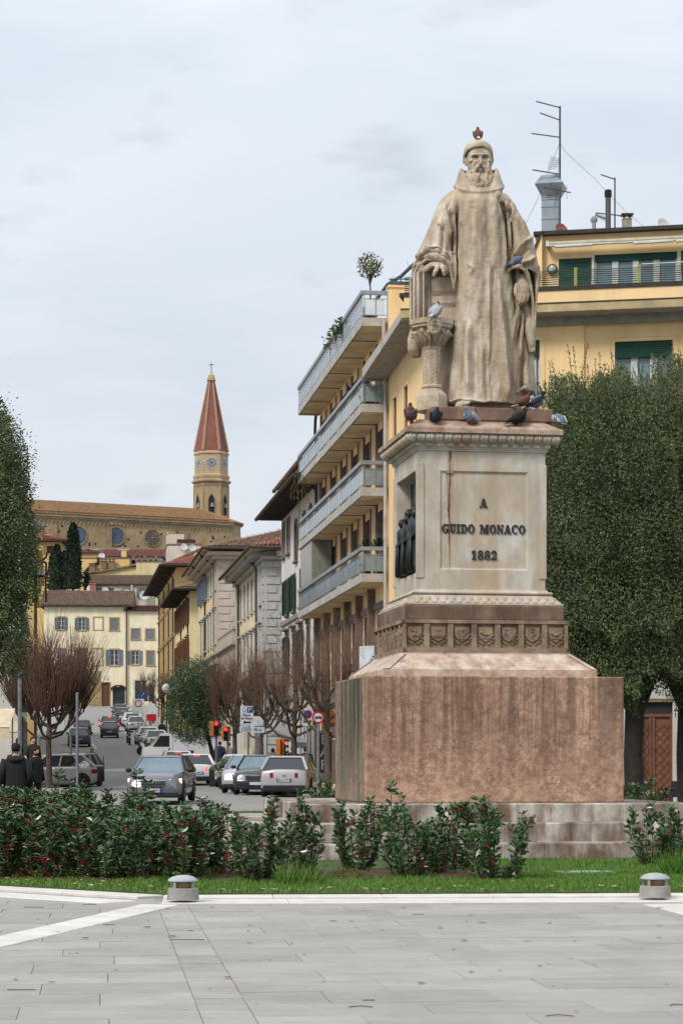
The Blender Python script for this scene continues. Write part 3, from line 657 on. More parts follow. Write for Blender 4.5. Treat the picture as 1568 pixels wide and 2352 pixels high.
loft(b, [(690, 1150, 1222, 18, 40), (780, 1160, 1224, 16, 44), (850, 1166, 1228, 12, 46), (890, 1178, 1231, 8, 44), (903, 1186, 1230, 6, 42)], p=2.0)   # fold hanging on the far side
loft(b, [(950, 1168, 1196, -8, 30), (880, 1160, 1200, 0, 40), (800, 1156, 1200, 0, 44)], p=2)
# viewer's left sleeve: outer skin, then back up inside so the cuff is hollow
A_ = [((1062, 446, 0), (30, 6), 34), ((1037, 470, -2), (29, 6), 42), ((1020, 500, -6), (25, 6), 46), ((1012.5, 530, -10), (28, 7), 48), ((1005, 560, -14), (33, 8), 50), ((999, 588, -20), (38, 10), 50), ((996, 606, -24), (45, 12), 50)]
I_ = [((996, 612, -24), (42, 11), 46), ((999, 598, -22), (34, 9), 43), ((1004, 576, -16), (24, 6), 36), ((1008, 555, -12), (12, 4), 16)]
axis_loft(b, A_ + I_, 36)
axis_loft(b, [((1034, 590, -48), (9, 2), 10), ((1038, 615, -52), (8, 1), 9), ((1041, 640, -52), (5, 0), 6), ((1040, 664, -50), (2, 0), 3)])
tb(b, [(949, 622, -14), (953, 604, -34), (966, 590, -52), (984, 583, -66), (1004, 586, -72), (1022, 596, -68), (1032, 612, -60), (1038, 636, -54), (1041, 662, -50)], [4, 5, 5.5, 6, 6, 6, 6, 5, 3])
tb(b, [(953, 626, -20), (962, 607, -44), (980, 598, -60), (1000, 598, -64), (1018, 606, -60), (1028, 622, -52)], [3, 4, 4.5, 4.5, 4, 3])
axis_loft(b, [((952, 612, 4), (6, 2), 26), ((951, 632, 4), (5, 1), 22), ((953, 650, 6), (3, 0), 16)])
# viewer's right sleeve
A_ = [((1136, 446, 0), (30, 6), 34), ((1157, 466, -2), (25, 8), 42), ((1173, 494, -6), (21, 6), 46), ((1189, 524, -10), (21, 6), 47), ((1197, 552, -14), (26, 6), 46), ((1200, 580, -18), (28, 5), 46), ((1202, 604, -22), (30, 7), 46), ((1205, 622, -24), (33, 11), 44)]
I_ = [((1204, 632, -24), (29, 11), 40), ((1202, 614, -22), (22, 7), 38), ((1200, 592, -18), (14, 4), 28)]
loft(b, [(590, 950, 1050, 40, 22), (640, 944, 1056, 42, 24), (760, 950, 1056, 44, 24)], p=2.2)
loft(b, [(600, 1166, 1230, 34, 20), (700, 1170, 1228, 34, 20), (800, 1180, 1226, 30, 20)], p=2.2)
loft(b, [(625, 1176, 1196, -10, 30), (680, 1182, 1194, -14, 30), (712, 1186, 1194, -14, 28)], p=2)
axis_loft(b, A_ + I_, 36)
tb(b, [(1168, 622, -52), (1176, 616, -62), (1190, 615, -66), (1203, 621, -64), (1211, 634, -58), (1217, 655, -50), (1222, 680, -46), (1224, 720, -44), (1225, 770, -42), (1222, 806, -40)], [4, 5, 5.5, 5.5, 5, 4.5, 4, 3.5, 3.5, 3])
loft(b, [(618, 1214, 1238, -8, 40), (642, 1221, 1240, -8, 42), (686, 1223, 1232, -8, 40), (750, 1222, 1228, -8, 38), (814, 1216, 1227, -8, 36)], p=2.0)
loft(b, [(700, 1192, 1210, -14, 22), (716, 1190, 1220, -12, 30), (760, 1199, 1225, -10, 34), (800, 1206, 1227, -10, 36), (815, 1209, 1227, -10, 34)], p=2)    # cloth held in the fist
tb(b, [(1184, 672, -58), (1189, 706, -58), (1185, 745, -56), (1176, 778, -58), (1164, 800, -62)], [3, 5, 7, 7, 4])
tb(b, [(1199, 722, -44), (1190, 800, -48), (1186, 870, -46), (1187, 903, -44)], [5, 7, 7, 6])
# rolled hem on the far side
tb(b, [(1187, 902, -42), (1200, 893, -36), (1216, 893, -24), (1228, 902, -6), (1231, 910, 10)], [4, 4, 4, 4, 3])
# hem rim
hem = []
for t in range(19):
    x = 1028 + t * (1172 - 1028) / 18; y = 921 - 6 * math.exp(-((x - 1064) / 16) ** 2) + 2.2 * math.sin(x * .16)
    hem.append((x, y, -5 - 76 * max(0, 1 - abs((x - 1105) / 80) ** 2.4) ** (1 / 2.4)))
b.tube([V3(p[0] - (p[0] - CX) * -p[2] / F, p[1] + (HOR - p[1]) * -p[2] / F, p[2]) for p in hem], 2.6 * UN, 8)
# drapery behind the little column
axis_loft(b, [((958, 745, 30), (14, 0), 20), ((953, 775, 30), (17, 0), 24), ((953, 800, 30), (16, 0), 22), ((957, 815, 30), (10, 0), 14)])
loft(b, [(735, 1004, 1060, 38, 34), (840, 1008, 1060, 36, 36), (930, 1010, 1060, 34, 36)], p=2.2)
loft(b, [(640, 945, 1060, 44, 24), (760, 955, 1060, 44, 24)], p=2.2)
# hood lying round the neck
rs = []
for k in range(48):
    a = 2 * PI * k / 48; f = math.cos(a); s = math.sin(a)          # f=1 at the front
    top = 387 + 46 * max(0, f) ** 1.6 - 2 * max(0, -f); ro = 50 + 6 * abs(s); ri = 31 + 4 * abs(s); rt = 38 + 5 * abs(s) - 4 * max(0, f)
    lo = 436 + 8 * max(0, f)
    pr = [(ro, lo), (ro + 3, lo - 8), (ro - 3, (lo + top) / 2 + 6), (rt + 2, top + 6), (rt - 1, top), (rt - 7, top + 2), (ri + 1, top + 18), (ri, lo - 2), (ri, lo + 6)]
    rs.append([V3(1099 + r_ * s, py + (HOR - py) * max(0, f) * (r_ * .92 + 10) / F, -4 - r_ * .92 * f - (6 if f > 0 else 0) * f) for r_, py in pr])
rs.append(rs[0]); n_ = len(rs[0]); vs = [p for r in rs[:-1] for p in r]; fs = []
for i in range(48):
    for j in range(n_): a = i * n_ + j; c = i * n_ + (j + 1) % n_; i2 = (i + 1) % 48; fs.append((a, c, i2 * n_ + (j + 1) % n_, i2 * n_ + j))
b.add(vs, fs)
robe = remeshed(b, 1.55, 2)
sculpt(robe, [
    ([(1031, 466), (1041, 515), (1044, 566), (1046, 640)], -12, 5), ([(1025, 470), (1033, 502), (1040, 540), (1041, 580)], -6, 3.2), ([(1019, 474), (1026, 500), (1033, 545)], 3.5, 4),
    ([(1036, 470), (1046, 515), (1050, 580), (1052, 640)], 4, 4), ([(1152, 470), (1161, 515), (1165, 556), (1168, 615)], -13, 5), ([(1147, 470), (1155, 515), (1158, 560), (1160, 615)], 4.5, 4.5), ([(1170, 462), (1168, 489), (1173, 540), (1174, 590)], -6, 3.5), ([(1163, 462), (1164, 500), (1168, 550)], 3.5, 3),
    ([(1138, 440), (1150, 458), (1158, 466)], 4, 4), ([(1142, 452), (1152, 466), (1157, 475)], -5, 3), ([(1150, 445), (1157, 456), (1165, 464)], -3, 3),
    ([(1221, 543), (1198, 565), (1182, 590)], 6, 5), ([(1223, 556), (1206, 572), (1188, 596)], -6, 5), ([(1226, 590), (1212, 600), (1198, 604)], 6, 5), ([(1228, 604), (1214, 609), (1200, 612)], -7, 4), ([(1196, 500), (1206, 540), (1204, 560)], 3, 6), ([(1184, 480), (1190, 520), (1188, 550)], -3, 6),
    ([(1003, 517), (1010, 522), (1016, 530)], -4, 3), ([(995, 520), (988, 552), (980, 580)], 3, 6), ([(1012, 500), (1006, 545), (1000, 580)], 3, 7), ([(1020, 520), (1016, 560), (1014, 585)], -4, 4),
    ([(957, 602), (968, 588), (986, 577), (1006, 580), (1024, 590), (1034, 601)], -4, 3), ([(960, 590), (975, 577), (992, 571), (1010, 574), (1030, 588)], 4, 4),
    ([(1058, 440), (1062, 480), (1060, 520)], 3, 6), ([(1074, 450), (1073, 500), (1070, 600)], 2.5, 9), ([(1098, 460), (1102, 540), (1104, 620)], 2.5, 12), ([(1084, 470), (1086, 540)], -2, 7), ([(1130, 450), (1136, 500), (1142, 600)], 3, 8), ([(1120, 460), (1122, 540), (1126, 600)], -2, 7),
    ([(1078, 740), (1075, 790), (1074, 830), (1077, 912)], 10, 6.5), ([(1066, 745), (1062, 837), (1058, 915)], -5, 6), ([(1090, 760), (1089, 840), (1091, 915)], -5, 7), ([(1048, 750), (1045, 830), (1040, 915)], 4, 6),
    ([(1122, 600), (1123, 660), (1126, 770), (1124, 830)], 4, 6), ([(1133, 620), (1130, 700), (1129, 824), (1133, 915)], -7, 6.5), ([(1113, 640), (1112, 760)], -3, 5), ([(1104, 780), (1106, 860), (1108, 915)], 3, 8), ([(1118, 800), (1116, 860), (1118, 915)], -3, 6),
    ([(1140, 640), (1143, 690), (1153, 769), (1163, 870), (1166, 918)], 9, 8.5), ([(1160, 700), (1167, 785), (1170, 865), (1174, 920)], -13, 5.5), ([(1190, 735), (1182, 800), (1176, 860), (1178, 900)], -9, 4.5),
    ([(1208, 740), (1204, 800), (1206, 870), (1208, 900)], 4, 7), ([(1216, 700), (1220, 760), (1222, 800)], 2, 4), ([(1198, 820), (1196, 860), (1198, 895)], -3, 5),
    ([(1074, 605), (1086, 616), (1080, 630)], 2, 4), ([(1090, 640), (1096, 700), (1092, 745)], 2.5, 8), ([(1106, 690), (1104, 740)], -2, 5),
], noise=.55)
add_stone(robe, 'robe')
# --- head
b = MB()
loft(b, [(327, 1088, 1110, 0, 16), (334, 1079, 1119, 0, 26), (344, 1073, 1126, 0, 33), (356, 1070.5, 1128, -1, 36), (368, 1070.5, 1128.5, -2, 36), (380, 1072, 1128, -3, 34), (392, 1074, 1127.5, -5, 31), (404, 1077, 1126, -7, 28), (420, 1079, 1125, -9, 27), (436, 1083, 1120, -8, 24), (455, 1088, 1112, 0, 22)], 36, 2.2)
def HX(x): return 1045 + x / 15.17
def HY(y): return 310 + y / 15.17
tb(b, [(1081, 358, -31), (1088, 355.5, -36.5), (1096, 355, -39), (1101, 357, -40)], [2.0, 3.4, 3.8, 3.0]); tb(b, [(1122, 358.5, -29), (1117, 356, -34.5), (1110, 355, -38.5), (1104, 357, -40)], [2.0, 3.2, 3.6, 3.0])       # brows
tb(b, [(1102.2, 357, -38), (1102.8, 366, -42), (1103.4, 373, -46.5), (1103.6, 377, -46)], [3.0, 2.8, 3.6, 3.2]); el(b, (1099.8, 376.6, -41), (2.8, 4, 2.4)); el(b, (1107.0, 376.6, -41), (2.8, 4, 2.4))      # nose
el(b, (1090.5, 361.5, -31.5), (5, 4, 3.2)); el(b, (1114.2, 361.5, -31), (4.6, 4, 3.2))
el(b, (1082.5, 370, -27), (7, 8, 5)); el(b, (1122, 370.5, -25), (6, 8, 5))       # cheekbones
tb(b, [(1084, 374, -31), (1087, 384, -33), (1084, 396, -33)], [3.5, 4, 4.5]); tb(b, [(1121, 374, -29), (1119, 384, -32), (1121, 396, -32)], [3.5, 4, 4.5])
tb(b, [(1102, 381.5, -42), (1096, 383, -41.5), (1091, 389, -39.5), (1088, 398, -38), (1090, 404, -38)], [2.6, 3.8, 4.2, 4.2, 3]); tb(b, [(1105, 381.5, -42), (1111, 383, -41), (1115.5, 389, -38.5), (1117.5, 398, -37), (1115, 405, -37)], [2.6, 3.8, 4.2, 4.2, 3])   # moustache
el(b, (1103.2, 389.2, -40), (5, 3, 2.0)); el(b, (1103, 393.5, -37.5), (4, 3, 2.5))
q = random.Random(8)
for x0, y0, x1, y1, yd in ((1074, 390, 1077, 424, -20), (1078, 392, 1083, 430, -26), (1083, 398, 1089, 436, -32), (1089, 402, 1094, 432, -37), (1095, 398, 1097, 424, -39), (1101, 398, 1100, 420, -39), (1107, 398, 1107, 426, -39), (1112, 400, 1112, 436, -37), (1117, 398, 1119, 438, -33), (1122, 394, 1123, 432, -27), (1126, 388, 1127, 420, -20), (1086, 396, 1091, 428, -38), (1114, 398, 1116, 430, -38)):
    m_ = []; ph = q.uniform(0, 6); am = q.uniform(1.5, 2.6)
    for k in range(8): t = k / 7; m_.append((x0 + (x1 - x0) * t + am * math.sin(ph + t * 9), y0 + (y1 - y0) * t, yd - 5 * math.sin(t * 2.4) + 1.6 * math.sin(ph + 5 * t)))
    tb(b, m_, [3.4, 4.4, 5.2, 5.6, 5.4, 5.0, 4.2, 2.2], 8)
for i in range(26):     # curls
    x = q.uniform(1079, 1126); y = q.uniform(404, 433); r = q.uniform(3.6, 5.4); s = q.choice((-1, 1)); yd = -45 + ((x - 1102) / 22) ** 2 * 13
    tb(b, [(x + s * r * math.cos(a), y + r * .8 * math.sin(a), yd - 3 * math.sin(a * .7)) for a in [k * .75 for k in range(7)]], [2.6, 2.6, 2.5, 2.3, 2.0, 1.7, 1.2], 6)
for cx, s in ((1067.5, -1), (1129, 1)):     # ears
    tb(b, [(cx - s * 3, 361, -6), (cx + s * 1.5, 361.5, -8), (cx + s * 2.6, 367, -7), (cx + s * 1, 374, -7), (cx - s * 2, 380, -8), (cx - s * 3.5, 376, -9)], [1.8, 2.2, 2.2, 2.2, 2.4, 1.6], 7); el(b, (cx - s * 2, 369, -5), (3, 4, 8))
head = remeshed(b, .72, 1)
sculpt(head, [([(1084, 360.5), (1090, 360), (1097, 361.5)], -5, 2.8), ([(1109, 361.5), (1115, 360), (1120, 361)], -5, 2.8), ([(1084, 366), (1090, 367.5), (1096, 366.5)], -1.2, 1.5), ([(1110, 366.5), (1116, 367)], -1.2, 1.5),
              ([(1090.5, 360.5), (1090.9, 361)], 1.6, 2.2), ([(1114.2, 360.5), (1114.6, 361)], 1.6, 2.2), ([(1096, 372), (1089, 380), (1086, 390)], -1.5, 2), ([(1111, 372), (1116, 380), (1118, 390)], -1.5, 2), ([(1081, 372), (1083, 382), (1080, 394)], -1.2, 2),
              ([(1103.2, 379.5), (1103.2, 384)], -1.8, 1.6), ([(1098, 387), (1103, 386), (1108, 387)], -1.2, 1.2), ([(1088, 347), (1102, 345), (1116, 347)], -1, 1.3), ([(1086, 351), (1101, 349), (1116, 351)], -1, 1.2), ([(1104, 400), (1101, 412), (1103, 434)], -3, 2.6)], noise=.15)
add_stone(head, 'head')
# --- skullcap
b = MB(); rs = []
for k in range(40):
    a = 2 * PI * k / 40; f, s = math.cos(a), math.sin(a)      # f=1 front
    low = 348 + (22 if f > 0 else 26) * (1 - max(0, f)) ** 1.25
    R0 = [(34.5, 37.5, low), (35.6, 39.5, low - 5), (35, 39, low - 11), (32.5, 36, (low + 324) / 2 - 2), (25, 28, 330), (13, 15, 325), (1, 1, 323.6)]
    if f > .2: R0[0] = (33, 39, low)
    rs.append([V3(1097 + rx * s, py + .8 * math.sin(a * 5 + py), -1 - ry * f) for rx, ry, py in R0])
n_ = len(rs[0]); vs = [p for r in rs for p in r]; fs = []
for i in range(40):
    i2 = (i + 1) % 40
    for j in range(n_ - 1): fs.append((i * n_ + j, i * n_ + j + 1, i2 * n_ + j + 1, i2 * n_ + j))
b.add(vs, fs); cap = b.obj('skullcap', stone, stat, smooth=True); sol = cap.modifiers.new('t', 'SOLIDIFY'); sol.thickness = 3.2 * UN; sol.offset = -1; ss = cap.modifiers.new('s', 'SUBSURF'); ss.levels = ss.render_levels = 1
# --- hands
b = MB()
axis_loft(b, [((1010, 590, -40), (13, 3), 11), ((1008, 602, -52), (14, 4), 11), ((1004, 611, -62), (16, 4), 9), ((1000, 617, -68), (16, 4), 7)], mv=True)
for pts, r in (([(1000, 606, -62), (988, 611, -68), (977, 621, -72), (972, 624.5, -70)], (6, 5.5, 5, 3.2)), ([(996, 602, -56), (985, 610, -60), (974, 617, -60), (968, 621, -58)], (5, 4.6, 4, 3)), ([(1005, 608, -66), (1003, 616, -76), (998, 626, -79), (995, 635, -76)], (6, 5.4, 4.8, 3.4)),
               ([(1014, 608, -62), (1017, 616, -72), (1018, 625, -74), (1020, 633, -70)], (5.6, 5, 4.4, 3.2)), ([(1018, 606, -54), (1023, 614, -60), (1025, 623, -60), (1024, 629, -56)], (5, 4.4, 3.8, 2.8))): tb(b, pts, list(r), 10)
add_stone(remeshed(b, .62, 1), 'hand')
b = MB()
axis_loft(b, [((1200, 628, -34), (11, -2), 11), ((1199, 645, -42), (12, -1), 11), ((1198, 660, -50), (15, 0), 11), ((1199, 674, -54), (15, 1), 10), ((1200, 682, -54), (10, 1), 8)], mv=True)
for pts, r in (([(1188, 652, -48), (1184, 664, -56), (1183, 676, -62), (1187, 686, -62)], (6, 5.4, 4.6, 3.4)), ([(1209, 668, -52), (1211, 679, -58), (1207, 691, -62), (1201, 697, -60)], (5.4, 5.2, 4.6, 3.4)), ([(1203, 670, -56), (1204, 682, -64), (1200, 694, -66), (1195, 700, -62)], (5.4, 5.2, 4.6, 3.4)),
               ([(1197, 670, -56), (1196, 682, -64), (1194, 694, -66), (1191, 700, -62)], (5.2, 5, 4.4, 3.2)), ([(1191, 668, -54), (1189, 680, -62), (1189, 690, -64), (1189, 696, -60)], (5, 4.6, 4, 3))): tb(b, pts, list(r), 10)
add_stone(remeshed(b, .62, 1), 'hand')
# --- sandalled foot and its block
b = MB()
axis_loft(b, [((1072, 916, -50), (12, 0), 12), ((1068, 922, -68), (14, 0), 14), ((1063, 927, -84), (15, 0), 12), ((1059, 931, -96), (14, 0), 9), ((1056, 934, -103), (10, 0), 5)], 18, mv=True)
for i, (x, ln) in enumerate(((1048, 104), (1053, 107), (1058, 107), (1063, 105), (1068, 101))): tb(b, [(x + 1, 930, -92), (x, 932, -ln + 4), (x, 936, -ln)], [4 - .2 * i, 3.8 - .2 * i, 2.6], 8)
tb(b, [(1045, 934, -90), (1052, 925, -88), (1064, 922, -86), (1076, 930, -84)], 2.2); b.rings([[V3(x, py, y) for x, y in ((1044, -104), (1056, -112), (1070, -106), (1080, -60), (1058, -50), (1046, -70))] for py in (953.2, 950)], True, True)
add_stone(remeshed(b, .8, 1), 'foot')
# --- open book, leaves in sections
b = MB()
for x0, x1, ya, py0, py1 in ((942, 948, -10, 632, 738), (948.5, 956, -30, 625, 734), (956.6, 965, -36, 624, 733), (965.6, 970, -31, 624, 733), (970.5, 976, -37, 625, 733), (976.4, 980, -33, 626, 734)):
    vs = [[V3(x, py, y) for x, y in ((x0, ya + 2), ((x0 + x1) / 2, ya - 1), (x1, ya + 2), (x1, 26), (x0, 26))] for py in (py1, (py0 + py1) / 2 + 20, py0)]; b.rings(vs, True, True)
bk = -38.0; BSH = lambda px, py: ((px - CX) * bk / F, -(HOR - py) * bk / F)
for i_, p_ in enumerate(b.v): b.v[i_] = (p_[0] + BSH(1000, 690)[0] * UN, p_[1], p_[2] - BSH(1000, 690)[1] * UN)
o = b.obj('book', stone, stat); BO = (BSH(1000, 690)[0] * UN, 0, -BSH(1000, 690)[1] * UN)
MBx = MB(); MBx.rings([[V3(x, py, y) for x, y in ((980.5, -38), (991, -22), (991, 26), (980.5, 26))] for py in (735, 629)], True, True); MBx.obj('page_edge', stone, o, loc=BO)
MBx = MB(); MBx.rings([[V3(x, py, y) for x, y in ((990.5, -24), (1056, -34), (1056, -20), (990.5, 0))] for py in (734.5, 634)], True, True); bevel(MBx.obj('open_page', stone, o, loc=BO), .008)
MBx = MB()
for base in (671, 698): 
    for k in range(4): py = base - 4 + k * 2.9; MBx.rings([[V3(x, py + dy, y) for x, y in ((992, -25.0), (1046, -33.2), (1046, -32), (992, -24))] for dy in (0, .7)], True, True)
for x, py in ((996, 675), (1004, 672.5), (1021, 670), (1023.5, 670), (1030, 669.5), (996, 694), (1006, 696), (1040, 699), (1044, 700), (1013, 671), (1032, 697)): MBx.rings([[V3(x + dx, py + dy, -24.5 - (x - 990) * .152 + yy) for dx, yy in ((0, -1.4), (2.2, -1.6), (2.2, .4), (0, .6))] for dy in (0, 2.2)], True, True)
MBx.obj('music_notes', mat('carved_line', (150, 128, 106), rv=0), o, loc=BO)
# --- lectern column
CXL = 989.2; CYL = -42.0
LY = lambda py: py + (HOR - py) * .0084 if py < 930 else 953.4
def oct_ring(b, rows, n=8, ph=PI / 8): b.rings([[V3(CXL + r * math.cos(2 * PI * k / n + ph), LY(py), CYL + r * math.sin(2 * PI * k / n + ph)) for k in range(n)] for r, py in rows], True, True); return b
b = oct_ring(MB(), ((52, 738), (52, 749), (48, 752), (50, 756), (44, 759)), 8); colm = b.obj('lectern_column', stone, stat)
b = oct_ring(MB(), ((40, 759), (36, 770), (29, 784), (23, 797), (21, 799)), 16)
for k in range(8):
    a = 2 * PI * k / 8 + .2
    for r0, z0, w in (((22, 796), 0, 5), ((24, 790), .39, 4)):
        a2 = a + z0; c, s = math.cos(a2), math.sin(a2); tp = 764 if z0 == 0 else 768
        b.tube([V3(CXL + rr * c, LY(py), CYL + rr * s) for rr, py in ((23, 796), (30, 784), (37, 772), (45, tp), (47, tp + 4), (43, tp + 7))], [q_ * UN for q_ in (3, w, w + 1, w, 3.5, 2)], 6)
    for sg in (-1, 1): a2 = a + sg * .18; c, s = math.cos(a2), math.sin(a2); b.tube([V3(CXL + rr * c, LY(py), CYL + rr * s) for rr, py in ((25, 790), (34, 778), (41, 770))], [q_ * UN for q_ in (1.6, 2.2, 1.5)], 5)
b.obj('capital', stone, colm, smooth=True)
b = oct_ring(MB(), ((22, 797), (23, 800), (22, 804), (20.5, 806), (20.5, 884), (22, 886), (25, 888), (25, 892), (22, 894), (26, 900), (32, 906)), 8)
for k in range(8):
    a0 = PI / 8 + 2 * PI * k / 8; am = a0 + PI / 8; c, s = math.cos(am), math.sin(am); rr = 20.5 * math.cos(PI / 8) + .3
    for i in range(8):
        for sg in (-1, 1):
            p = [V3(CXL + rr * c - (t * 5 * sg) * s, LY(812 + i * 9 + (t + 1) * 4), CYL + rr * s + (t * 5 * sg) * c) for t in (-1, 1)]; b.tube(p, .9 * UN, 4)
b.obj('shaft', stone, colm)
b = oct_ring(MB(), ((33, 905), (36, 910), (37, 914), (37.5, 939.4)), 8); bevel(b.obj('column_base', stone, colm), .01)
b = MB(); oo = [(math.cos(a) * 16.5, 754 + math.sin(a) * 17 * (1 if math.sin(a) < 0 else 1.35)) for a in (2 * PI * k / 20 for k in range(20))]
b.rings([[V3(993.5 + x * s, 760 + (y - 750) * s, yy) for x, y in oo] for s, yy in ((1, -88), (1, -97), (.88, -100), (.84, -98))], True, True)
for pts, r in (([(991, 745, -100.5), (1000, 744, -101), (1006, 747, -100.5)], 3.2), ([(991, 745, -100.5), (988.5, 740, -100.5)], 2.2), ([(993, 747, -100.5), (992, 757, -100.5)], 1.3), ([(997, 747, -100.5), (997, 758, -100.5)], 1.2), ([(1003, 748, -100.5), (1002, 757, -100.5)], 1.2), ([(1006, 747, -100.5), (1008, 757, -100.5)], 1.2), ([(992, 738, -100), (1004, 738, -100), (1002, 744, -100.5)], 1.2)): tb(b, [(x_, y_ + 0, z_) for x_, y_, z_ in pts], r, 6)
b.obj('shield', stone, colm, smooth=False)
# --- plinth under the figure
b = MB(); b.X = Matrix.Rotation(MA, 4, 'Z'); b.box(-1.02, 1.02, -.80, -.2, -.217, -.003); b.box(-.8, .98, -.198, .9, -.217, -.004); b.X = None
pl = bevel(b.obj('plinth', red_d, stat), .012)
b = MB(); b.rings([[V3(x, py, y) for x, y in ((1043, -122), (1082, -122), (1082, -60), (1043, -60))] for py in (982, 953.3)], True, True); b.obj('foot_block', fri_m, stat)
# ------------------------------------------------------------------ buildings
glass = mat('window_glass', (58, 66, 74), (44, 50, 58), rough=.08, spec=.7, rv=.25, scale=.8)
glass_l = mat('pale_glass', (176, 192, 200), (150, 166, 176), rough=.06, spec=.6, rv=.08, scale=1.2)
wht = mat('white_paint', (226, 226, 222), rv=.03, rough=.6)
iron = mat('dark_iron', (58, 56, 56), rv=.1, rough=.6); brown_pipe = mat('copper_pipe', (92, 70, 58), rv=.08, rough=.6); galv = mat('galvanised', (160, 172, 180), (140, 152, 160), rough=.45, metal=.4, scale=3, rv=.05)
SH = {k: mat('shutter_' + k, c, rough=.6, rv=.06) for k, c in dict(green=(38, 66, 52), grey=(132, 138, 148), blue=(112, 128, 146), brown=(112, 66, 42), dgreen=(20, 78, 62)).items()}
tile_m = mat('roof_tile', (170, 126, 106), (128, 98, 84), scale=2.2, rv=.16, grime=((104, 96, 74), .7, 1.1), spots=((170, 150, 90), 5, .68)); tile_r = mat('roof_tile_red', (178, 116, 100), (152, 94, 82), scale=1.8, rv=.15, grime=((130, 84, 70), .5, .7))
tile_b = mat('roof_tile_brown', (164, 132, 112), (126, 100, 86), scale=1.5, rv=.1, grime=((112, 106, 72), .6, .9), spots=((150, 126, 104), 4, .62)); eave_m = mat('eave_wood', (84, 74, 66), rv=.1)
def plaster(n, c, g=None, k=ALB): return mat('plaster_' + n, c, tuple(v * .95 for v in c), scale=.7, rv=0, grime=(g or tuple(v * .8 for v in c), .5, .35), streak=(tuple(v * .74 for v in c), .4, 1.6), k=k, bump=.1, bscale=40)
def wall_holes(b, x0, x1, z0, z1, holes, T, depth=.22, y=0.0, rm=None):
    xs = sorted({x0, x1} | {max(x0, h[0]) for h in holes} | {min(x1, h[1]) for h in holes}); zs = sorted({z0, z1} | {h[2] for h in holes} | {h[3] for h in holes}); b.X = T; base = b.cur
    for i in range(len(xs) - 1):
        for j in range(len(zs) - 1):
            xm, zm = (xs[i] + xs[i + 1]) / 2, (zs[j] + zs[j + 1]) / 2
            if not any(h[0] < xm < h[1] and h[2] < zm < h[3] for h in holes): b.quad((xs[i], y, zs[j]), (xs[i + 1], y, zs[j]), (xs[i + 1], y, zs[j + 1]), (xs[i], y, zs[j + 1]))
    if rm is not None: b.cur = rm
    for h0, h1, h2, h3 in (h[:4] for h in holes):
        b.rings([[(h0, yy, h2), (h1, yy, h2), (h1, yy, h3), (h0, yy, h3)] for yy in (y, y + depth)])
    b.cur = base; b.X = None
WC = {}
